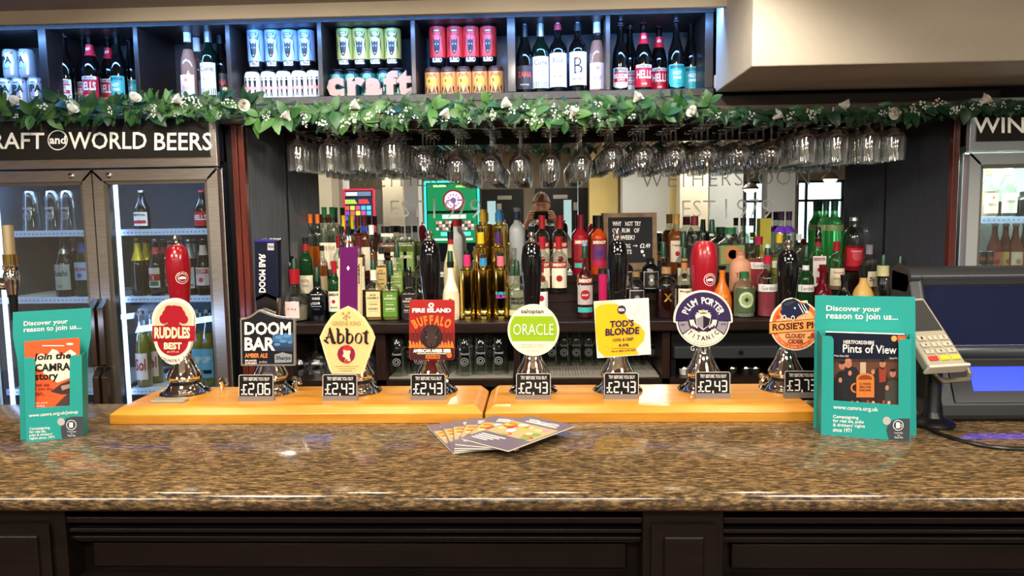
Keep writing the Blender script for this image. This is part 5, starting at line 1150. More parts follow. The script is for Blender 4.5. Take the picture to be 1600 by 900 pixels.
for px, tp, bt, ti, c_, w_, lb in ((731, 392, 420, 1, 'e0306a', None, 'pink-sleeved gold cylinder bottle, left of the front three'), (756, 397, 420, 1, '3a8ab8', None, 'blue-sleeved gold cylinder bottle, middle of the front three'), (783, 394, 420, 1, 'd86a7a', 1, 'gold cylinder bottle with blue and purple printed words, right of the front three'),
                                   (753, 357, 385, 2, 'e8b820', None, 'yellow-sleeved gold cylinder bottle, left of the pair on the second step'), (780, 357, 385, 2, '4a2a5a', None, 'dark purple-sleeved gold cylinder bottle, right of the pair on the second step'),
                                   (756, 327, 351, 3, 'c8a030', None, 'gold cylinder bottle with tall yellow-gold cap on the top step'), (781, 327, 351, 3, '3a86c0', None, 'gold cylinder bottle with tall blue cap on the top step')):
    goldb(px, tp, bt, ti, mat(c_, .35), lb, w_)
sp(809, 325, 3, 24, 'tall frosted vodka bottle with navy neck label, left of the photographer in the mirror', 'tall', mat('c8ccc8', .3, trans=.45), cap=SLV, capz=.96, band=(.82, .95, NAVY))
sp(804, 388, 2, 20, 'clear bottle with silver cap between the frosted vodka and gold bottles', 'spirit', CL, None, cap=SLV, capz=.88, labels=[(.1, .4, 1, mat('b8b8a0', .5), [])])
sp(808, 407, 1, 26, 'clear vodka bottle with black capital lettering and green pourer', 'spirit', CL, L1('c8c0a0'), .6, labels=[(.08, .2, 1.2, mat('d8cda0', .5), []), (.3, .301, 1, CREAMB, [('ABSOLUT', .44, .85, .06, BK, .04), ('VANILIA', .36, .85, .06, BK, .04)])], pourer=POUR)
SMI = lambda c=CREAMB, w_=REDC: [(.10, .45, 1.15, c, [('o', .27, .4, .06, w_)]), (.46, .56, 1.2, w_, [('SMIRNOFF', .51, .9, .06, CREAMB, .04)])]
for i, px in enumerate((848, 876)): sp(px, 337, 3, 24, 'clear vodka bottle with tall red cap on the top step, %s of two' % ('left', 'right')[i], 'spirit', CL, None, cap=REDC, capz=.78, labels=SMI())
for i, px in enumerate((848, 874)): sp(px, 370, 2, 25, 'clear vodka bottle with red cap and white shield label, second step, %s of two' % ('left', 'right')[i], 'spirit', CL, None, cap=REDC, capz=.78, labels=SMI())
sp(846, 412, 1, 22, 'clear bottle with white label right of the green round clip', 'spirit', CL, None, cap=REDC, capz=.84, labels=[(.1, .5, 1.1, WHC, [('IA', .2, .5, .06, REDC, .04), ('o', .38, .4, .05, REDC)])])
sp(908, 336, 3, 24, 'red berry vodka bottle with maroon cap on the top step', 'spirit', L1('b01c2c'), cap=mat('6a1420', .3), capz=.78, labels=[(.12, .2, 1, TQ, []), (.25, .5, 1.1, mat('8a1a28', .4), [('o', .37, .4, .06, REDC)]), (.5, .6, 1.2, REDC, [('SMIRNOFF', .55, .9, .06, CREAMB, .04)])])
sp(936, 337, 3, 25, 'orange passionfruit vodka bottle with black cap on the top step', 'spirit', L1('d85018'), cap=BK, capz=.78, labels=[(.25, .5, 1.1, mat('6a2a5a', .4), [('o', .37, .4, .06, mat('3a2a6a', .4))]), (.14, .24, 1.1, mat('b01c4c', .4), []), (.5, .6, 1.2, mat('7a1a1a', .4), [('SMIRNOFF', .55, .9, .06, CREAMB, .04)])])
sp(914, 379, 1, 25, 'raspberry vodka bottle with red shield label and green pourer, alone on the front step', 'spirit', CL, L1('6a1820'), .9, labels=[(.10, .18, 1.1, TQ, []), (.22, .52, 1.15, mat('b8b0a8', .4), [('o', .37, .62, .08, REDC), ('RASP', .37, .4, .03, CREAMB)]), (.54, .64, 1.2, mat('7a1a20', .4), [('SMIRNOFF', .59, .9, .06, CREAMB, .04)])], pourer=(POUR, mat('6aa0c0', .4)))
sp(942, 420, 1, 14, 'slim pink liqueur bottle half hidden behind the pump above the yellow clip', 'tube', L1('d8306a'), cap=BK, capz=.9)
FL_ = lambda: [(.12, .62, .95, mat('b0aaa0', .5), [('#', .37, .82, .46, mat('1c1818', .5)), ('o', .45, .3, .05, mat('8a8478', .5)), ('o', .3, .35, .05, mat('7a7468', .5)), ('o', .37, .15, .05, WHC)])]
sp(977, 403, 2, 26, 'black dome-shouldered rum bottle with silver framed label, just left of the cork-topped one', 'dome', BKB, cap=None, labels=FL_())
sp(1016, 403, 2, 28, 'black dome-shouldered rum bottle with silver framed label under the letter board', 'dome', BKB, cap=None, labels=FL_())
sp(994, 425, 1, 27, 'dark rum bottle with cork top and silver framed label above the yellow clip', 'dome', CL, L1('3a2418'), .6, cap=TANL, capz=.9, labels=FL_())
sp(1041, 418, 1, 34, 'wide dark rum bottle with cork and gold crossed emblem, left of the purple round clip', 'dome', CL, L1('3a120c'), .6, cap=mat('a8784a', .6), capz=.88, labels=[(.3, .301, .9, BK, [('X', .42, .38, .16, GLD, .03), ('o', .42, .12, .04, GLD)])])
sp(1056, 335, 3, 25, 'tall amber rum bottle with gold cap beside the letter board', 'spirit', CL, L1('a8541a'), .72, cap=mat('a8803a', .35), capz=.84, labels=[(.2, .56, .9, mat('d8c8b0', .5), [('Captain', .48, .7, .04, BR_), ('o', .34, .3, .05, REDC)])])
sp(1084, 338, 3, 27, 'dark rum bottle with maroon cap behind the plain red pump handle', 'dome', CL, L1('4a1c18'), .5, cap=mat('6a1c28', .3), capz=.84, labels=[(.2, .5, 1, mat('2a2024', .5), [])])
sp(1067, 363, 2, 22, 'clear rum bottle with stacked green pourer on the second step left of the red handle', 'spirit', CL, L1('5a2a18'), .6, labels=[(.15, .5, 1, mat('c8bca0', .5), [('o', .34, .4, .06, BR_)])], pourer=POUR)
sp(1069, 387, 1, 24, 'clear spiced rum bottle with cork neck, green pourer and white label', 'spirit', CL, None, cap=mat('b87840', .5), capz=.82, labels=[(.15, .5, 1.0, CREAMB, [('Morgan', .45, .7, .05, BR_), ('o', .3, .3, .06, REDC)])], pourer=POUR)
sp(1036, 378, 2, 16, 'slim green-pourer bottle standing at the right edge of the letter board', 'spirit', CL, L1('2a3a24'), .6, cap=SLV, capz=.86, pourer=POUR)
sp(1111, 343, 3, 18, 'clear bottle with pale neck and green pourer right of the plain red handle', 'spirit', CL, L1('d8b0a8'), .6, cap=WHC, capz=.86, pourer=POUR)
sp(1140, 356, 3, 40, 'wide clear gin bottle with square green stopper and painted label', 'square', CL, L1('b8c0a8'), .6, cap=mat('1c6a3a', .35), capz=.86, labels=[(.2, .62, .9, mat('8a8a50', .5), [('o', .42, .6, .06, mat('c87848', .5)), ('o', .42, .35, .05, mat('3a6a3a', .5))])])
sp(1128, 416, 1, 30, 'opaque orange liqueur bottle with black cap right of the purple round clip', 'bell', mat('e0701a', .25), cap=BK, capz=.93, labels=[(.2, .201, .9, BK, [('AU', .42, .3, .06, OY), ('VODKA', .33, .5, .05, OY), ('APRICOT', .25, .6, .05, OY)])])
sp(1156, 393, 2, 33, 'terracotta pink stone gin bottle with cork and red handwriting', 'dome', mat('d89a78', .5), cap=mat('b87a58', .6), capz=.9, labels=[(.3, .301, .9, BK, [('Twin', .42, .7, .12, REDC, 0)])])
sp(1162, 425, 1, 34, 'small clear gin bottle with round green label and square green stopper', 'dome', CL, L1('a8b098'), .6, cap=mat('1c6a3a', .35), capz=.86, labels=[(.12, .66, 1.05, mat('4a5a3a', .5), [('o', .40, .72, .06, mat('c8d0a0', .5)), ('o', .40, .5, .06, mat('8aa060', .5)), ('o', .4, .2, .03, mat('1a2418', .5))])])
for i, px in enumerate((1159, 1172)): sp(px, 341, 3, 18, 'clear bottle with broad black cap behind the stone gin bottle, %s of two' % ('left', 'right')[i], 'spirit', CL, None, cap=BK, capz=.86, dy=.03)
GOR = lambda: [(.42, .54, 1.3, WHC, [("Gordon's", .48, .85, .07, BK, 0)])]
sp(1184, 370, 2, 30, 'pink gin bottle with dark red cap and white script label, second step', 'spirit', CL, L1('c8485a'), .6, cap=mat('a01c3c', .3), capz=.86, labels=GOR())
sp(1198, 382, 1, 29, 'pink gin bottle with red cap, green pourer and white script label, front step', 'spirit', CL, L1('c8586a'), .45, cap=mat('b81c3c', .3), capz=.86, labels=GOR(), pourer=(POUR, mat('b8d0b8', .3)))
sp(1216, 367, 2, 24, 'lemon gin bottle with yellow cap and white script label left of the cider pump handle', 'spirit', CL, L1('b8b420'), .6, cap=mat('e0b820', .35), capz=.86, labels=GOR())
for i, px in enumerate((1218, 1230)): sp(px, 331, 3, 22, 'clear gin bottle with purple cap and violet ribbon, %s of two' % ('left', 'right')[i], 'spirit', CL, L1('8a6ab8'), .3, cap=mat('2c1830', .3), capz=.86, band=(.66, .76, mat('6a34b0', .35)))
tag(MB().box((-.024, -.001, 0), (.024, .001, .09)).build('mirrored_poster_card', mat('b8aa3c', .6), None, False), 'small yellow card standing in for a poster reflected behind the gin bottles', 'card').location = (P(1196, 350, 3.375).x, 3.372, TIER[3][2])  # added card imitates a poster's reflection in the mirror
_mc = [o for o in C.objects if o.name.startswith('mirrored_poster_card')][0]; _mc.scale = (1, 1, (topz(1196, 341, 3.375)-TIER[3][2])/.09)
sp(1246, 366, 3, 20, 'clear bottle with white cap just right of the cider pump handle', 'spirit', CL, None, cap=WHC, capz=.84)
sp(1258, 384, 1, 25, 'dark green gin bottle with green pourer and white script label', 'spirit', GG, cap=None, band=(.78, .86, WHC), labels=GOR(), pourer=POUR)
sp(1276, 355, 2, 22, 'clear gin bottle with red neck, dark pourer and red-white picture label', 'square', CL, None, cap=REDC, capz=.84, labels=[(.08, .66, .9, WHC, [('BEEFEATER', .6, .8, .06, REDC, .03), ('o', .4, .3, .06, REDC), ('#', .2, .4, .12, REDC)])], pourer=BKB)
TG = mat('6fe08c', .06, 0, .85, 0, 1.2)
for i, px in enumerate((1287, 1300)): sp(px, 314, 3, 27 if i else 23, 'bright green ribbed gin bottle rising above all others, %s of two' % ('left', 'right')[i], 'deco', TG, cap=mat('14402c', .3), capz=.86, band=(.58, .66, mat('7a8a58', .4)), dy=.0 if i else .03)
sp(1285, 414, 1, 31, 'dark ruby liqueur bottle with long neck at the foot of the green bottles', 'onion', L1('6a0c1c'), cap=mat('6a1020', .3), capz=.9)
sp(1305, 378, 2, 24, 'clear gin bottle with red cap and cream and gold label under the green bottles', 'spirit', CL, L1('c8a070'), .4, cap=REDC, capz=.82, labels=[(.1, .46, 1.1, CREAMB, [('Tanqueray', .37, .7, .05, REDC), ('SEVILLA', .25, .6, .04, GLD)])])
sp(1318, 430, 1, 27, 'squat black bottle with black cap in front of the red gin', 'onion', BKB, cap=BK, capz=.84)
sp(1331, 340, 3, 31, 'ribbed clear gin bottle with vivid red lower half', 'dome', CL, L1('c81c34'), .48, cap=SLV, capz=.94, labels=[(.1, .44, 1.0, mat('c81c30', .35), [('o', .3, .5, .05, mat('d8505a', .4)), ('WHITLEY', .38, .6, .03, PK)])])
for i, px in enumerate((1350, 1365)): sp(px, 325, 3, 22, 'smoky grey bottle with black cap against the right panel, %s of two' % ('left', 'right')[i], 'deco', mat('50565c', .1, trans=.5), cap=BK, capz=.85, labels=[(.4, .48, .6, WHC, [])] if i else ())
sp(1356, 383, 2, 24, 'clear bottle with grey cap and cream label with a dark squiggle', 'spirit', CL, L1('8a3a3a'), .25, cap=mat('8a8a90', .35), capz=.8, labels=[(.08, .42, 1.1, CREAMB, [('S', .25, .3, .1, BK)])])
sp(1348, 415, 1, 32, 'yellow ochre ceramic flask with black cap', 'onion', mat('d8ac5c', .35), cap=BK, capz=.76)
sp(1378, 398, 1, 28, 'clear bottle with pale yellow neck and green pourer near the right panel', 'dome', CL, None, cap=mat('c8c490', .4), capz=.8, labels=[(.05, .2, 1.1, CREAMB, [])], pourer=POUR)
sp(1392, 392, 2, 20, 'clear bottle with black and cream arched label, right end of the second step', 'spirit', CL, None, cap=BK, capz=.86, labels=[(.3, .7, 1, CREAMB, [('o', .48, .5, .06, BK)])])
sp(1404, 400, 1, 17, 'small bottle with red neck and red round label, last on the right', 'spirit', CL, L1('3a1014'), .8, cap=REDC, capz=.86, labels=[(.2, .5, .8, mat('6a141c', .4), [('o', .35, .5, .05, mat('d8706a', .4))])], pourer=POUR)
# letter board
YB = 3.35; pB = P(985, 420, YB); zT = P(985, 334, YB).z; zB_ = TIER[3][2]
t = T('letter_board', 'black letter board in a wooden frame with white movable capitals', 'sign', (pB.x, YB-.02, zB_)); pl = PL((pB.x, YB-.02, zB_), 0)
MB().prism([pl.loc(*p) for p in ((948, 340), (1022, 339), (1023, 416), (950, 418))], .004, .012).build('felt', mat('17171a', .8), t, False)
oc = [(943, 333), (1026, 332), (1027, 420), (945, 424)]; ic = [(950, 340), (1019.5, 339), (1020, 410), (951, 412)]
m = MB()
for i in range(4): j = (i+1) % 4; m.prism([pl.loc(*oc[i]), pl.loc(*oc[j]), pl.loc(*ic[j]), pl.loc(*ic[i])], 0, .014)
m.build('frame', M_FRAME, t, False)
q = pl.pr(.004)
for s_, a, b, v in (('WHY', 957, 971, 346), ('NOT', 977, 989, 346), ('TRY', 991.5, 1001.5, 346), ('OUR', 957, 968, 356.5), ('RUM', 972, 984, 356.5), ('OF', 990.5, 999, 356.5), ('THE', 957, 967, 367), ('WEEK?', 969.5, 992, 367.5), ('BREWDOG', 956, 985, 381), ('£2.49', 1000, 1016, 380.5), ('CUTS', 968, 987, 390)):
    q.text(s_, a, v, b, v+7, WH, 1, b=.02)
q.rect(989, 383.6, 995.5, 384.4, WH, 1, 1); q.poly([(993.5, 382), (996.5, 384), (993.5, 386)], WH, 1); q.disc(1003.5, 393, 2.6, WH, 1, n=10); q.poly([(1004, 398), (1008, 397), (1007, 402)], WH, 1)
q.build('lettering', WH, t, False)
# ---------------------------------------------------------------- beer glasses under the shelf
def tumbler(h, r0, r1, th=.0025, seg=20): return MB().lathe([(0, h-.006), (r1-th, h-.008), ((r0+r1)/2-th, h*.5), (r0-th, 0), (r0, 0), ((r0+r1)/2, h*.5), (r1, h-.004), (r1-.003, h), (0, h)], seg)
g0 = None
PW = [(622, .02), (655, .06), (690, .05), (706, .16), (727, .02), (752, .04), (780, .04), (640, .2), (740, .2), (768, .2)]
for i, (px, dy) in enumerate(PW):
    Y = 3.07+dy
    if g0 is None:
        g0 = tumbler(.165, .043, .032).build('beer_glass', M_GLASS); tag(g0, 'x', 'glass', 'upturned beer glasses under the back bar')
        q = Print(0, 0, 1); q.fn = lambda x, z, l: (.0395*math.sin(x/.039), -.0395*math.cos(x/.039), z)
        q.ring(0, -.06, .014, .017, M_PRINTG, 1, n=18); q.ring(0, -.06, .006, .009, M_PRINTG, 1, n=12); q.text('Amstel', -.02, -.1, .02, -.088, M_PRINTG, 1, b=.02); q.build('glass_print', M_PRINTG, g0, False); o = g0
    else: o = dup(g0)
    o['label'] = ('upturned printed beer glass on the mat, %s from the left in the front row' % ORD[sorted(p for p, d in PW if d < .1).index(px)]) if dy < .1 else 'upturned beer glass in the back row on the mat, %s from the left' % ORD[sorted(p for p, d in PW if d >= .1).index(px)]
    o.location = (P(px, 560, Y).x, Y, ZS+.0095)
for i in range(9):
    px = 862+i*19; Y = 3.28; o = dup(g0); o['label'] = 'plain upturned glass at the back of the matted bay, %s from the left' % ORD[i]; o['group'] = 'glasses at the back of the right matted bay'
    o.location = (P(px, 560, Y).x, Y, ZS+.0095)
gobp = [(0, 0), (.035, 0), (.034, .002), (.006, .006), (.0045, .02), (.0045, .06), (.012, .07), (.034, .085), (.044, .11), (.045, .135), (.038, .165)]
gb0 = None; k = 0
for dy in (.06, .2):
    for i in range(5):
        px = 466+i*26+dy*40; Y = 3.07+dy
        if gb0 is None: gb0 = MB().lathe([(r_, z_) for r_, z_ in gobp[::1]], 22, cap=False).xf(Matrix.Translation((0, 0, .165)) @ Matrix.Scale(-1, 4, (0, 0, 1))).build('gin_goblet', M_FOOT); tag(gb0, 'x', 'glass', 'gin goblets in the left bay'); o = gb0
        else: o = dup(gb0)
        o['label'] = 'upturned gin goblet in the left bay, %s row, %s from the left' % ('front' if dy < .1 else 'back', ORD[i]); o.location = (P(px, 560, Y).x, Y, ZS+.001)
for i, px in enumerate((1069, 1144, 1165, 1180)):
    Y = 3.1; t = T('steel_shaker', 'steel-topped shaker standing below the black cooler strip, %s from the left' % ORD[i], 'shaker', (P(px, 580, Y).x, Y, ZS+.001), 0, 'shakers below the cooler')
    hz_ = P(px, 569, Y).z-ZS
    MB().lathe([(0, 0), (.02, 0), (.024, hz_*.6), (.024, hz_*.62), (0, hz_*.62)], 18).build('beaker', M_GLASSB if i else WHC, t); MB().lathe([(0, hz_*.62), (.024, hz_*.62), (.022, hz_*.8), (.016, hz_*.98), (0, hz_)], 18).build('steel_top', M_CHROME, t)
# ---------------------------------------------------------------- hanging glasses
gl_p = MB().lathe([(0, 0), (.037, 0), (.036, .0025), (.009, .006), (.006, .012), (.006, .028), (.014, .036), (.036, .048), (.046, .062), (.0475, .075), (.043, .185), (.0415, .1852), (.0455, .08), (.043, .065), (.03, .052), (0, .05)], 24)
gl_w = MB().lathe([(0, 0), (.036, 0), (.035, .0025), (.008, .006), (.0042, .012), (.004, .085), (.008, .094), (.026, .108), (.039, .128), (.0435, .150), (.042, .18), (.035, .222), (.0338, .222), (.0405, .18), (.042, .150), (.037, .129), (.022, .111), (0, .1)], 24)
gl_s = MB(); gl_s.v = [(x, y, z*.72) for x, y, z in gl_w.v]; gl_w.v = [(x, y, z*.92) for x, y, z in gl_w.v]; gl_p.v = [(x, y, z*.82) for x, y, z in gl_p.v]; gl_s.f = list(gl_w.f); gl_s.mi = list(gl_w.mi)
for g in (gl_p, gl_w, gl_s): g.xf(Matrix.Scale(-1, 4, (0, 0, 1)))
def flip(g): g.f = [tuple(reversed(f)) for f in g.f]; return g
gp_ = flip(gl_p).build('pint_goblet', M_FOOT); gw_ = flip(gl_w).build('wine_glass', M_FOOT); gs_ = flip(gl_s).build('small_wine_glass', M_FOOT); tag(gs_, 'x', 'glass', 'smaller wine glasses hanging in the rack')
tag(gp_, 'x', 'glass', 'stemmed beer glasses hanging in the rack'); tag(gw_, 'x', 'glass', 'wine glasses hanging in the rack')
rows = [(464, 'p'), (513, 'p'), (562, 'p'), (611, 'p'), (660, 's'), (712, 'w'), (766, 'w'), (812, 'w'), (860, 'w'), (908, 'w'), (957, 's'), (1006, 's'), (1056, 's'), (1106, 's'), (1156, 's'), (1206, 's'), (1258, 'p'), (1308, 'p'), (1358, 'p'), (1398, 'p')]
used = set(); rk = T('glass_rack', 'chrome wire glass rack hanging under the canopy', 'rack', (0, 2.93, zc)); ZRK = 1.874
for ri, (px, ty) in enumerate(rows):
    x = P(px, 205, 2.97).x; src = {'p': gp_, 'w': gw_, 's': gs_}[ty]
    for k in range(4):
        y = 2.975+k*.105; xx = x
        if xx < alx(y)+.06 or xx > arx(y)-.06: continue
        if src.name not in used: used.add(src.name); o = src
        else: o = dup(src)
        o.location = (xx, y, ZRK+.001)
        o['label'] = '%s hanging in rack row %s from the left, %s' % ({'p': 'beer goblet', 'w': 'wine glass', 's': 'smaller wine glass'}[ty], ORD[ri], ('at the front', 'second from the front', 'third from the front', 'fourth from the front')[k])
    for s_ in (-1, 1):
        MB().tube([(x+s_*.017, -.005, 0), (x+s_*.017, -.012, ZRK-zc+.004), (x+s_*.017, .0, ZRK-zc-.004), (x+s_*.017, .41, ZRK-zc-.004), (x+s_*.017, .415, 0)], .0024, 6, closed=False).build('wire_rail', M_CHROME, rk)
MB().tube([(P(440, 205, 2.95).x, .2, -.008), (P(1420, 205, 2.95).x, .2, -.008)], .004, 6).build('cross_bar', M_CHROME, rk)
# ---------------------------------------------------------------- things in the fridges
def fz(k, py): return [Z(361, 2.93, 100), Z(465, 2.93, 100), Z(608, 2.93, 100), Z(720, 2.93, 100)][k]
def fb(px, top, k, lab, shape, glass, w_=23, Y=2.98, **kw):
    z = fz(k, 0)+.0005; return bottle('beer_bottle', lab, 'bottle', (P(px, top+50, Y).x, Y, z), topz(px, top, Y)-z, w_/2/1155*Y, shape, glass, group='bottles in the double beer fridge', **kw)
for i, px in enumerate((52, 86, 110)):
    o = dup(g0); o['label'] = 'beer glass made for a door reflection, top left fridge shelf, %s from the left' % ORD[i]; o['group'] = 'glasses imitating reflections in the fridge'; o.location = (P(px, 340, 3.0).x, 3.0, fz(0, 0)+.0005+.0)  # glasses added in place of round reflections in the door
fb(101, 371, 1, 'dark bottle with silver label left of the blue-necked one, middle fridge shelf', 'beer', GDK, 28, cap=SLV, capz=.96, band=(.72, .8, SLV), labels=[(.12, .55, 1.1, mat('c0ccd0', .35, .3), [('Asahi', .4, .8, .1, BK, .02), ('DRY', .18, .3, .05, SLV)])])
fb(131, 370, 1, 'green bottle with blue oval label and blue neck foil, middle fridge shelf', 'beer', GG, 26, cap=WHC, capz=.96, band=(.74, .9, mat('3a5ab0', .35)), labels=[(.28, .58, .9, mat('b8c8e8', .4), [('PERONI', .46, .7, .06, mat('a8384a', .4), .02), ('o', .36, .3, .04, mat('4a6ac0', .4))])])
fb(117, 372, 1, 'plain dark bottle behind the silver and blue labelled ones', 'beer', GDK, 22, Y=3.08, cap=SLV, capz=.96)
fb(223, 298, 0, 'dark bottle with striped cream and red label, top shelf of the right fridge door', 'beer', GDK, 24, cap=SLV, capz=.96, labels=[(.1, .45, 1.1, CR2, [('#', .2, .9, .08, RED_), ('BREWDOG', .38, .8, .06, NAVY, .03)])])
fb(317, 298, 0, 'dark bottle with red label at the right of the top fridge shelf', 'beer', GDK, 24, cap=RED_, capz=.96, labels=[(.08, .45, 1.2, RED_, [('HELLS', .3, .9, .14, CR2, .03)])])
YF_ = mat('d8c030', .35, .3)
for i, px in enumerate((217, 231)): fb(px, 373, 1, 'dark bottle with yellow foil neck in the right fridge door, %s of two' % ('front', 'rear')[i], 'beer', GDK, 24, Y=2.98+.07*i, cap=GLD, capz=.96, band=(.62, .93, YF_))
for i, px in enumerate((245, 258)): fb(px, 374, 1, 'dark bottle with red neck and oval red and green label, %s of two' % ('front', 'rear')[i], 'beer', GDK, 24, Y=2.98+.07*i, cap=SLV, capz=.96, band=(.74, .86, mat('c84a4a', .4)), labels=[(.15, .5, .8, mat('d8d0d0', .4), [('#', .33, .8, .12, REDC), ('T', .33, .3, .1, WHC), ('#', .22, .6, .08, GRL)])])
fb(268, 376, 1, 'dark bottle with white neck foil behind the red pump handle', 'beer', GDK, 22, Y=3.06, cap=WHC, capz=.96, band=(.7, .93, mat('d8dce8', .4)), labels=[(.2, .5, .8, WHC, [])])
for i, px in enumerate((297, 306)): fb(px, 374, 1, 'dark bottle with silver shoulder foil right of the red pump handle, %s of two' % ('left', 'right')[i], 'beer', GDK, 22, Y=3.0+.06*i, cap=SLV, capz=.96, band=(.66, .93, mat('a8b8c8', .3, .5)), labels=[(.12, .5, 1, mat('c8d8e8', .4), [('#', .18, .8, .04, GLD)])])
fb(319, 374, 1, 'dark bottle with pink and white shield label at the fridge edge', 'beer', GDK, 25, cap=SLV, capz=.96, band=(.72, .9, PK), labels=[(.18, .5, 1, mat('e8d8e8', .4), [('#', .43, .9, .08, mat('c83a6a', .4)), ('KOPP', .43, .6, .06, WHC, .03), ('o', .28, .3, .05, mat('d84a3a', .4))])])
for i, px in enumerate((223, 240)): fb(px, 486, 2, 'clear beer bottle with red script label, third shelf of the right fridge door, %s' % ('front', 'rear')[i], 'beer', CL, 24, Y=2.98+.07*i, liq=L1('b8a83a'), fill=.7, cap=SLV, capz=.96, labels=[(.1, .45, .9, PK, [('Sol', .3, .7, .16, REDC, .02)])])
for i, px in enumerate((311, 326)): fb(px, 484, 2, 'clear beer bottle with pale blue label, third shelf beside the black plate, %s' % ('left', 'right')[i], 'beer', CL, 24, liq=L1('c8b04a'), fill=.7, cap=SLV, capz=.96, labels=[(.12, .5, .9, mat('7ab8e0', .4), [('UP', .36, .6, .08, WHC, .03), ('#', .2, .6, .05, NAVY)])])
for i, (px, dz_) in enumerate(((226, 0), (247, 0), (268, 0), (290, 0), (312, 0), (328, 0))):
    Y = 2.98; can('drinks_can', 'dark purple can on the low fridge shelf, %s from the left' % ORD[i], (P(px, 620, Y).x, Y, fz(3, 0)+.12), mat('4a3440', .3, .4), SLV, [('d', 0, .5, .4, mat('8a6a78', .4))], .115, .032, group='purple cans low in the fridge')
    can('drinks_can', 'pale blue can in the layer below the purple cans, %s from the left' % ORD[i], (P(px, 700, Y).x, Y, fz(3, 0)+.0005), mat('8aa8c0', .3, .5), SLV, (), .115, .032, group='blue cans low in the fridge')
for i, px in enumerate((100, 122, 142)): bottle('alcopop_bottle', 'small teal-capped bottle low in the left fridge door, %s from the left' % ORD[i], 'bottle', (P(px, 650, 2.98).x, 2.98, fz(3, 0)+.0005), topz(px, 630, 2.98)-fz(3, 0), .027, 'stub', L1('58a8a8'), cap=mat('2a9aa8', .35), capz=.8, group='teal bottles low in the fridge')
wzs = [Z(340, 2.95, 1550), Z(437, 2.95, 1550), Z(540, 2.95, 1550)]
def wb(px, top, k, lab, shape, glass, w_, **kw):
    Y = kw.pop('Y', 3.0); z = wzs[k]+.0005; return bottle('wine_bottle' if k == 0 else 'cider_bottle', lab, 'bottle', (P(px, 330, Y).x, Y, z), topz(px, top, Y)-z, w_/2/1155*Y, shape, glass, group='bottles in the wine fridge', **kw)
wb(1544, 258, 0, 'rosé bottle with cream and pink label, left on the top shelf of the wine fridge', 'burg', CL, 25, liq=L1('d8a890'), fill=.5, cap=TANL, capz=.82, labels=[(.08, .46, 1, mat('efe0cc', .5), [('Blush', .25, .5, .06, mat('9a4a4a', .5), 0), ('o', .38, .2, .05, mat('d88878', .5))])])
wb(1572, 258, 0, 'clear wine bottle with plain pale label, second on the top shelf of the wine fridge', 'burg', CL, 27, liq=L1('6a6048'), fill=.3, cap=WHC, capz=.82, labels=[(.08, .46, 1, mat('e0e2d0', .5), [('TREVINI', .3, .6, .05, TANL)])])
wb(1598, 300, 0, 'short black bottle at the right of the wine fridge top shelf', 'dome', BKB, 24, cap=BK, capz=.86)
for i, px in enumerate((1556, 1573, 1589, 1604)): wb(px, 350, 1, 'amber cider bottle on the middle shelf of the wine fridge, %s from the left' % ORD[i], 'beer', L1('8a3a14'), 20, Y=3.05+.02*(i % 2), cap=SLV, capz=.96, labels=[(.14, .48, 1, mat(('c86a4a', 'c8b04a', 'd8c8b0', 'b84a3a')[i], .4), [('o', .3, .4, .05, mat(('8a2a2a', 'b83a4a', 'a8784a', '3a6a3a')[i], .4))])])
for i, (px, lv) in enumerate(((1532, 0), (1545, 0), (1532, 1), (1545, 1))):
    can('drinks_can', 'short dark can with orange lettering stacked in the wine fridge, %s' % ('lower left', 'lower right', 'upper left', 'upper right')[i], (P(px, 420, 3.0).x, 3.0, wzs[1]+.0005+lv*.054), mat('2a2220', .35, .4), SLV, [('t', 'CORONA', -.7, .7, .5, .3, mat('d8683a', .4))], .053, .017, group='short cans in the wine fridge')
for i in range(6): bottle('cider_bottle', 'green bottle low in the wine fridge behind the till, %s from the left' % ORD[i], 'bottle', (P(1536+i*14, 500, 3.0).x, 3.0, wzs[2]+.0005), .215, .026, 'beer', TG, cap=SLV, capz=.96, group='green bottles low in the wine fridge')
# ================================================================ GARLAND
rg = random.Random(11)
GP = [(-60, 168), (0, 166), (60, 172), (150, 166), (250, 166), (345, 166), (420, 172), (480, 178), (560, 180), (640, 174), (720, 174), (800, 172), (880, 176), (950, 172), (1000, 166), (1090, 170), (1130, 174), (1200, 177), (1300, 174), (1400, 172), (1470, 166), (1540, 162), (1660, 160)]
def gpath(px):
    for (a, b), (c, d) in zip(GP, GP[1:]):
        if a <= px <= c: return b+(d-b)*(px-a)/(c-a)
    return GP[-1][1]
YG = 2.79
gr = T('flower_garland', 'artificial garland of green leaves and white roses draped along the front of the canopy', 'garland', (0, YG, 1.94))
off = Vector((0, YG, 1.94))
def gl(px, py, dy=0): return P(px, py, YG+dy)-off
MB().tube([gl(px, gpath(px)+3*math.sin(px*.07), .012*math.sin(px*.05)) for px in range(-60, 1661, 20)], .004, 6).build('main_stem', mat('3a4a22', .6), gr)
def leafmat(c, c2):
    def f(nt, b, N, L):
        mp = coords(nt, (1, 1, 1)); n = noise(nt, mp, 30, 2, .5); r = ramp(nt, [(.35, c), (.65, c2)]); L(n.outputs[0], r.inputs[0]); L(r.outputs[0], b.inputs['Base Color'])
        b.inputs['Roughness'].default_value = .42
    return nodemat('leaf_green', f)
LMS = [leafmat('1f4a20', '35682e'), leafmat('12341c', '204a2a'), leafmat('3c6a30', '5c8540')]
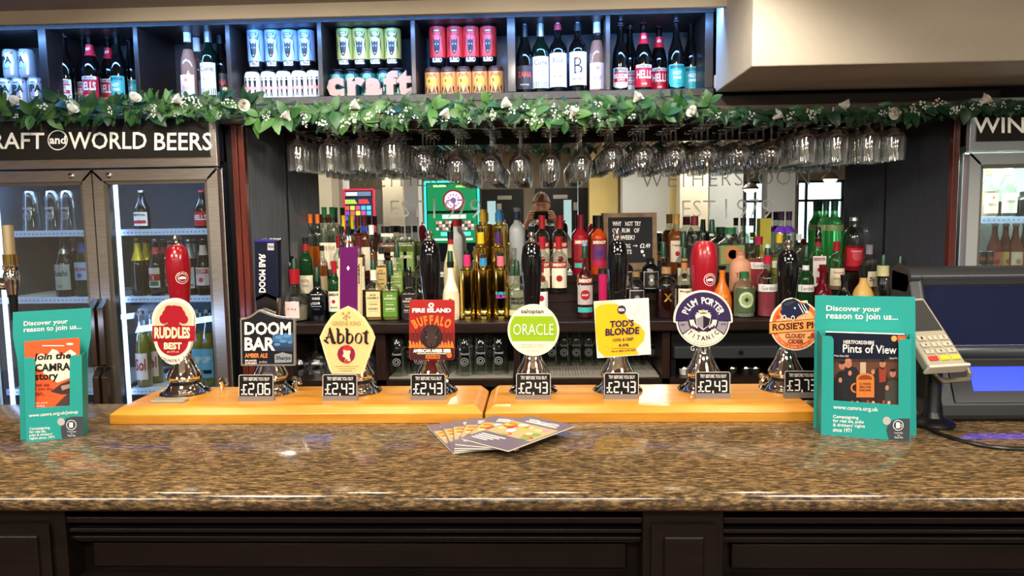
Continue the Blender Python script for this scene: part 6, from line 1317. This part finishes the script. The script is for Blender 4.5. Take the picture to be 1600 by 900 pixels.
def leafmesh(i, m):
    b = MB(); n = 5; vs = []
    for k in range(n+1):
        t_ = k/n; w_ = .34*math.sin(PI*min(1, t_*.92+.05))**.8*(1-.25*t_); z = -.28*t_*t_*(1+.3*i); c_ = .10*w_
        vs += [(-w_, t_, z+c_*2.2), (0, t_, z), (w_, t_, z+c_*2.2)]
    fs = []
    for k in range(n): fs += [(3*k, 3*k+1, 3*k+4, 3*k+3), (3*k+1, 3*k+2, 3*k+5, 3*k+4)]
    b.add(vs, fs); return b.mesh('leaf', m)
LME = [leafmesh(i, LMS[i]) for i in range(3)]
def rotz(o_dir, up):  # orientation with +Y along o_dir
    y = o_dir.normalized(); x = y.cross(up).normalized(); z = x.cross(y); return Matrix((x, y, z)).transposed()
nl = 0
for cl in range(75):
    px = -40+cl*(1680/75)+rg.uniform(-8, 8); right = px > 1110
    base = gl(px, gpath(px)+rg.uniform(-11, 13)*(.4 if right else 1), rg.uniform(-.03, .0)); s0 = rg.random()
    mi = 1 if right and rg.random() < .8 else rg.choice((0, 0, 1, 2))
    for k in range(4):
        a = rg.uniform(0, 2*PI) if not right else rg.uniform(PI*.9, PI*2.1)
        d = Vector((math.cos(a), rg.uniform(-.9, .1), math.sin(a)*.9)); s_ = rg.uniform(.040, .068)*(1.05 if px < 700 else .9)
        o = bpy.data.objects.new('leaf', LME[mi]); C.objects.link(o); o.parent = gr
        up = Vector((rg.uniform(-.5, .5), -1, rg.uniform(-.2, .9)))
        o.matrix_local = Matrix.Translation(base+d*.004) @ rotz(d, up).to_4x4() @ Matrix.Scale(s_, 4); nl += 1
# fine ferny sprigs, too many to pick apart
fe = [MB(), MB()]
for k in range(1150):
    px = rg.uniform(-50, 1660); right = px > 1110
    c0_ = gl(px, gpath(px)+rg.uniform(-14, 16)*(.4 if right else 1), rg.uniform(-.03, .02)); a = rg.uniform(0, 2*PI) if not right else rg.uniform(PI*.95, PI*2.05); L_ = rg.uniform(.03, .062)
    d = Vector((math.cos(a), rg.uniform(-.5, .1), math.sin(a)*.8)).normalized(); b = fe[0 if rg.random() < .55 and not right else 1]
    u_ = d.cross(Vector((0, 1, 0))).normalized()
    for j in range(7):
        p_ = c0_+d*(L_*j/7)
        for s_ in (-1, 1):
            e = p_+(d*.6+u_*s_*.9)*(.012*(1.2-j/8)); w_ = d*.0018; b.add([p_-w_, p_+w_, e+Vector((0, -.002, 0))], [(0, 1, 2)])
    b.add([c0_-u_*.0008, c0_+u_*.0008, c0_+d*L_], [(0, 1, 2)])
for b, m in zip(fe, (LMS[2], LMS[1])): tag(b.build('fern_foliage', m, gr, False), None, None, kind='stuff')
lv = [MB(), MB()]
for k in range(900):
    px = rg.uniform(-50, 1660); right = px > 1110; i = 0 if rg.random() < .5 and not right else 1
    c0_ = gl(px, gpath(px)+rg.uniform(-15, 15)*(.4 if right else 1), rg.uniform(-.02, .03)); a = rg.uniform(0, 2*PI) if not right else rg.uniform(PI*.95, PI*2.05)
    M_ = Matrix.Translation(c0_) @ rotz(Vector((math.cos(a), rg.uniform(-.6, .2), math.sin(a))), Vector((rg.uniform(-.5, .5), -1, rg.uniform(-.3, .8)))).to_4x4() @ Matrix.Scale(rg.uniform(.022, .042), 4)
    me_ = LME[i]; lv[i].add([M_ @ v.co for v in me_.vertices], [tuple(p.vertices) for p in me_.polygons])
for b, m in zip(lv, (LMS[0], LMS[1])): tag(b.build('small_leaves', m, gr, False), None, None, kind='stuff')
# white roses
def petal(r, h, a, open_):
    vs = []; n = 5
    for i in range(n+1):
        t_ = i/n
        for j in range(5):
            q = (j-2)/2*.85; rr = r*(.35+.65*t_**.6)*(1+open_*t_*t_*.6); vs.append((rr*math.sin(a+q), -rr*math.cos(a+q), h*(t_-.12*q*q*t_)-open_*.25*h*t_**3))
    return vs, [(i*5+j, i*5+j+1, i*5+j+6, i*5+j+5) for i in range(n) for j in range(4)]
rb = MB()
for r, h, n, o_, a0 in ((.005, .024, 3, 0, 0), (.009, .025, 4, .15, .5), (.014, .024, 5, .5, .2)):
    for k in range(n): rb.add(*petal(r, h, a0+2*PI*k/n, o_))
rb.add(*(lambda b: (b.v, b.f))(MB().lathe([(0, -.006), (.005, -.004), (.006, .002), (.003, .006)], 8, cap=False)))
RM = rb.mesh('rose', mat('f2eede', .6))
fb_ = MB()
for k in range(6): fb_.ball((rg.uniform(-.012, .012), rg.uniform(-.006, .006), rg.uniform(-.01, .01)), rg.uniform(.0025, .0045), 6)
FM = fb_.mesh('small_blossom', mat('e8e8dc', .6))
for px, py in ((20, 163), (110, 176), (208, 158), (283, 160), (377, 164), (452, 186), (560, 168), (700, 183), (797, 164), (893, 180), (992, 157), (1087, 178), (1210, 184), (1313, 158+6), (1405, 176), (1535, 160), (-20, 172)):
    o = bpy.data.objects.new('white_rose', RM); C.objects.link(o); o.parent = gr
    d = Vector((rg.choice((-1, 1))*rg.uniform(.4, .9), -.45, rg.uniform(-.2, .9))).normalized()
    y = d; x = y.cross(Vector((.1, .2, 1))).normalized(); z = x.cross(y)
    o.matrix_local = Matrix.Translation(gl(px, py, -.035)) @ Matrix((x, -z, y)).transposed().to_4x4() @ Matrix.Scale(1.25, 4)
for k in range(80):
    px = rg.uniform(-30, 1650); o = bpy.data.objects.new('small_blossom', FM); C.objects.link(o); o.parent = gr
    o.matrix_local = Matrix.Translation(gl(px, gpath(px)+rg.uniform(-12, 16)*(1 if px < 1110 else .5), -.03)) @ Matrix.Rotation(rg.uniform(0, 6), 4, 'Y') @ Matrix.Scale(rg.uniform(.8, 1.4), 4)
# ================================================================ ROOM BEHIND (seen in the mirror)
def mx_(px, D): return (px-845)/1155*D
def mz_(py, D): return 1.53+(337-py)/1155*D
def slot(px0, px1, py0, D, lab, face, cas, edge):
    yy = 6.8-D; x0, x1 = mx_(px0, D), mx_(px1, D); zt_ = mz_(py0, D)
    t = T('slot_machine', lab, 'gaming machine', ((x0+x1)/2, yy, 0)); w2 = (x1-x0)/2
    MB().prism([(-.0, 0), (-.0, zt_), (-.5, zt_), (-.5, 0)], -w2, w2, ax='x').build('cabinet', cas, t, False, .01)
    MB().prism([(0, .75), (.16, .72), (.16, .80), (0, .95)], -w2, w2, ax='x').build('button_deck', mat('2a2a30', .3), t, False, .01)
    e = MB()
    e.box((-w2-.012, -.02, .95), (-w2+.012, .02, zt_)); e.box((w2-.012, -.02, .95), (w2+.012, .02, zt_)); e.box((-w2, -.02, zt_-.012), (w2, .02, zt_+.012))
    e.build('lit_edge', edge, t, False)
    q = Print(0, 0, 1); q.fn = lambda x, z, l: (mx_(x, D)-(x0+x1)/2, .004+l*.002, mz_(-z, D))
    face(q); q.build('screen', None, t, False)
E = lambda c, s=1.2: mat(c, .4, emit=s)
def f1(q):
    q.rect(538, 296, 582, 303, E('5a7a9a'), 1, 1); q.rect(543, 297, 560, 302, E('e8eef4'), 2, 1)
    q.rect(538, 305, 584, 385, E('1a2a5a', .6), 1, 1); q.poly([(541, 308), (556, 308), (560, 315), (540, 315)], E('a8c84a'), 2); q.poly([(562, 308), (576, 308), (580, 315), (562, 315)], E('d83a3a'), 2)
    cl = ['d85a4a', '4ab0e0', '3a6ac8', 'e8d83a', '5ac0d8', '8a4ab8', 'c84a8a', '4a8ae0']
    for i in range(5):
        for j in range(3): q.rect(540+i*8.6, 318+j*8, 547+i*8.6, 324.5+j*8, E(cl[(i*3+j*5) % 8]), 2, 1)
    q.rect(540, 345, 584, 362, E('2a3aa0', .8), 2, 1); q.rect(540, 366, 580, 384, E('c83a2a', .8), 2, 1)
slot(539.5, 586, 293, 10.2, 'red-edged gaming machine with a lit icon grid, seen in the mirror beside the pillar', f1, mat('2a0c0e', .3), E('c8203a', 1.5))
GN = E('0c7a4a', .8); CY = E('2ad0c8', 2.2)
def f2(q):
    q.rect(670, 286, 747, 328, GN, 1, 1); q.rect(670, 332, 747, 378, GN, 1, 1); q.rect(680, 288, 700, 291, E('b8e890'), 2, 1); q.rect(715, 289, 738, 292, E('9ad860'), 2, 1)
    q.disc(711, 312, 17, E('7a2a28', .5), 2, n=24); q.disc(711, 312, 14, E('f0c8e8'), 3, n=24)
    for k in range(12):
        a = k*PI/6; q.disc(711+9*math.cos(a), 312+9*math.sin(a), 1.3, E('8a3a8a'), 4, n=6)
    q.disc(711, 312, 4.5, E('6a4a8a'), 4, n=10); q.rect(693, 334, 730, 340, E('e8f0e8'), 2, 1)
    for i in range(12):
        for j in range(3): q.rect(683+i*5, 344+j*5, 687+i*5, 348+j*5, E(('e86a7a', 'f0b8c0', '3a3a3a')[(i+j*2) % 3]), 2, 1)
    q.rect(690, 361, 737, 367, E('5ad0c0'), 2, 1); q.rect(678, 371, 740, 374, E('d8f0e8'), 2, 1)
slot(667, 750, 283, 9.6, 'large green roulette gaming machine with cyan neon edge, seen in the mirror', f2, mat('101418', .3), CY)
def f3(q):
    q.rect(-60, 290, -2, 330, E('1a9ad8', 3), 1, 1)
    for i in range(5):
        for j in range(4): q.rect(-56+i*11, 294+j*9, -48+i*11, 299+j*9, E(('3ad8e8', '0a4a7a', '6ae0b0')[(i+j) % 3], 3), 2, 1)
slot(-66, 4, 262, 7.0, 'blue-screened gaming machine at the far left wall, mirrored faintly in the fridge door', f3, mat('0e1014', .3), E('2a4aff', 3))
for px, py, D, lab, nm in ((1168, 302, 10.6, 'dark-rimmed warm pendant lamp seen in the mirror beside the narrow window', 0), (1288, 289, 9.6, 'dark-rimmed warm pendant lamp seen in the mirror before the wide window', 1)):
    x, z, yy = mx_(px, D), mz_(py, D), 6.8-D; r = 12/1155*D
    t = T('pendant_lamp', lab, 'lamp', (x, yy, z)); 
    MB().lathe([(r, .0), (r*1.02, .02), (r*.6, .07), (r*.2, .09), (.02, .12)], 24, cap=False).build('shade', mat('3a2c20', .4), t)
    MB().ball((0, 0, -.0), (r*.85, r*.85, r*.5), 16).build('globe', mat('ffe0a0', emit=7), t); MB().tube([(0, 0, .1), (0, 0, 2.78-z)], .006, 6).build('cord', M_BLACK, t)
t = T('ceiling_lamp', 'warm glowing ceiling lamp beside the yellow pier, seen in the mirror under the glasses', 'lamp', (mx_(918, 12.0), 6.8-12.0, mz_(270, 12.0))); MB().lathe([(0, -.06), (.1, -.05), (.14, 0), (.1, .05), (0, .06)], 20).build('glass_shade', mat('ffdf9a', emit=9), t)  # flush ceiling lamp, drawn lower on an added rod
MB().tube([(0, 0, .05), (0, 0, 2.78-mz_(270, 12.0))], .008, 6).build('drop_rod', M_BLACK, t)
for i, (x, y) in enumerate(((-2.6, -1.2), (0, -1.2), (2.6, -1.2), (-2.6, -4.6), (0, -4.6), (2.6, -4.6))):
    t = T('added_ceiling_light', 'added flat ceiling light panel, unseen, in the room behind, %s in the %s row' % (('left', 'middle', 'right')[i % 3], 'near' if i < 3 else 'far'), 'light', (x, y, 2.78)); MB().box((-.6, -.3, -.02), (.6, .3, 0)).build('frame', M_STEEL, t, False); MB().box((-.57, -.27, -.024), (.57, .27, -.02)).build('diffuser', mat('fff2dc', emit=1.5), t, False)  # unseen panels added to go with the room's fill lights
# ================================================================ THE PHOTOGRAPHER (seen in the mirror)
import bmesh
SKM = mat('d8a284', .5); JK = mat('14161c', .6)
ph = T('person', 'person with short auburn hair in a dark jacket photographing the bar, reflected in the mirror', 'person', (.015, -.3, 0))
def skin(name, V, Ed, m, root=0, sub=2):
    bm = bmesh.new(); L_ = bm.verts.layers.skin.verify(); vs = []
    for i, (p, r) in enumerate(V):
        v = bm.verts.new(p); v[L_].radius = (r, r) if not isinstance(r, tuple) else r; v[L_].use_root = (i == root); vs.append(v)
    for a, b in Ed: bm.edges.new((vs[a], vs[b]))
    me = bpy.data.meshes.new(name); bm.to_mesh(me); bm.free(); me.materials.append(m)
    o = bpy.data.objects.new(name, me); C.objects.link(o); o.parent = ph
    k = o.modifiers.new('skin', 'SKIN'); k.use_smooth_shade = True; s = o.modifiers.new('sub', 'SUBSURF'); s.levels = sub; s.render_levels = sub
    return o
V = [((0, -.02, .96), .13), ((0, -.01, 1.10), .125), ((0, 0, 1.27), .135), ((0, .01, 1.39), .09), ((0, .03, 1.46), .05), ((0, .07, 1.54), .048)]
Ed = [(0, 1), (1, 2), (2, 3), (3, 4), (4, 5)]
def addc(par, pts):
    for p, r in pts: V.append((p, r)); Ed.append((par, len(V)-1)); par = len(V)-1
    return par
for s in (-1, 1):
    w_ = addc(2, [((s*.15, .0, 1.40), .055), ((s*.23, .06, 1.27), .046), ((s*.255, .13, 1.19), .038), ((s*.19, .20, 1.32), .034), ((s*.135, .235, 1.455), .024), ((s*.118, .25, 1.50), (.026, .018))])
    for j, (zz, r) in enumerate(((1.560, .0085), (1.540, .009), (1.517, .0085), (1.497, .0075))):
        addc(w_, [((s*.108, .262, zz-.006), .0105), ((s*.094, .288, zz+.004), r), ((s*.080, .306, zz+.004), r*.95), ((s*(.060+.004*j), .309, zz+.001), r*.85)])
    addc(w_, [((s*.100, .250, 1.487), .011), ((s*.078, .262, 1.497), .010), ((s*.058, .272, 1.512), .009)])
    addc(0, [((s*.09, -.02, .86), .085), ((s*.10, .0, .50), .058), ((s*.11, -.03, .10), .038), ((s*.115, .05, .045), .034), ((s*.12, .13, .035), .028)])
skin('body', V, Ed, SKM)
# clothes
VJ, EJ = [], []
def aj(par, pts):
    for p, r in pts:
        VJ.append((p, r)); 
        if par is not None: EJ.append((par, len(VJ)-1))
        par = len(VJ)-1
    return par
aj(None, [((0, -.02, .90), .155), ((0, -.01, 1.08), .148), ((0, 0, 1.27), .155), ((0, .01, 1.40), .105), ((0, .025, 1.455), .066)])
for s in (-1, 1): aj(2, [((s*.155, .0, 1.405), .068), ((s*.235, .06, 1.27), .058), ((s*.26, .13, 1.185), .05), ((s*.195, .197, 1.31), .044), ((s*.146, .226, 1.425), .036)])
skin('jacket', VJ, EJ, JK)
VT = [((0, -.02, .93), .14)]; ET = []
for s in (-1, 1):
    p = 0
    for q_, r in (((s*.09, -.02, .84), .10), ((s*.10, .0, .50), .074), ((s*.11, -.03, .13), .06)): VT.append((q_, r)); ET.append((p, len(VT)-1)); p = len(VT)-1
skin('trousers', VT, ET, mat('22283a', .7))
for s in (-1, 1): MB().ball((s*.117, .04, .045), (.048, .14, .045), 16).build('shoe', mat('1a1614', .4), ph)
# head: face towards the mirror (+Y)
hc = Vector((0, .10, 1.615)); nU, nV = 36, 28; vs = []
def bump(x, z, cx_, cz_, sx_, sz_): return math.exp(-((x-cx_)/sx_)**2-((z-cz_)/sz_)**2)
for j in range(nV+1):
    th = PI*j/nV; z = math.cos(th)
    for i in range(nU):
        a = 2*PI*i/nU; x = math.sin(th)*math.sin(a); y = math.sin(th)*math.cos(a)
        wx_ = .076*(1-.22*max(0, -z)**1.5); X_ = x*wx_; Y_ = y*(.093 if y < 0 else .088)*(1-.1*max(0, -z)); Z_ = z*.118
        if y > 0:
            Y_ += .020*bump(x, z, 0, -.18, .13, .16)+.010*bump(x, z, 0, -.02, .08, .25)-.010*(bump(x, z, .38, .08, .16, .10)+bump(x, z, -.38, .08, .16, .10))+.006*bump(x, z, 0, .28, .6, .1)+.006*bump(x, z, 0, -.5, .25, .07)+.010*bump(x, z, 0, -.8, .3, .15)
        vs.append((X_, Y_, Z_))
fs = [(j*nU+i, (j+1)*nU+i, (j+1)*nU+(i+1) % nU, j*nU+(i+1) % nU) for j in range(nV) for i in range(nU)]
HD = Matrix.Translation(hc) @ Matrix.Rotation(-.18, 4, 'X')
hd_ = MB().add(vs, fs).xf(HD).build('head', SKM, ph)
def hp_(n, mb, m): return mb.xf(HD).build(n, m, hd_)
for s in (-1, 1):
    hp_('eye', MB().ball((s*.029, .077, .010), (.012, .008, .008), 12), mat('f0ece6', .2)); hp_('iris', MB().ball((s*.029, .0835, .009), (.0055, .003, .0055), 10), mat('3a5a6a', .2))
    hp_('ear', MB().ball((s*.077, -.004, .0), (.008, .018, .030), 12), SKM)
    hp_('eyebrow', MB().tube([(s*.014, .089, .027), (s*.03, .087, .031), (s*.044, .078, .026)], .0035, 6), mat('6a3c22', .7))
hp_('mouth', MB().ball((0, .089, -.058), (.022, .006, .006), 12), mat('b0605a', .5))
hv = []; hf = []
for j in range(nV+1):
    th = PI*j/nV*.62; 
    for i in range(nU):
        a = 2*PI*i/nU; fr_2 = max(0, math.cos(a)); lim_ = (.45-.10*fr_2**.8) if fr_2 else (.62-.17*math.sin(a)**2); tt_ = PI*j/nV*lim_
        x, y, z = math.sin(tt_)*math.sin(a), math.sin(tt_)*math.cos(a), math.cos(tt_)
        k_ = 1.09+.03*math.sin(9*a+5*tt_)+.05*max(0, z)*fr_2
        hv.append((x*.078*k_, y*.094*k_, z*.120*k_+.002))
hp_('hair', MB().add(hv, [(j*nU+i, (j+1)*nU+i, (j+1)*nU+(i+1) % nU, j*nU+(i+1) % nU) for j in range(nV) for i in range(nU)]), woodmat('auburn_hair', '54301a', '85502c', .5, (60, 60, 8)))
phn = T('smartphone', 'black smartphone held sideways by the reflected photographer', 'phone', (.0, -.010, 1.53))
MB().box((-.076, -.004, -.036), (.076, .004, .036)).build('phone_body', mat('0e0f12', .2), phn, False, .003)
for k, (x, z) in enumerate(((.058, .018), (.058, -.006), (.040, .006))): MB().lathe([(0, 0), (.008, 0), (.008, .003), (.006, .0035), (0, .003)], 16).xf(Matrix.Translation((x, .004, z)) @ Matrix.Rotation(-PI/2, 4, 'X')).build('camera_lens', M_BLKG, phn)
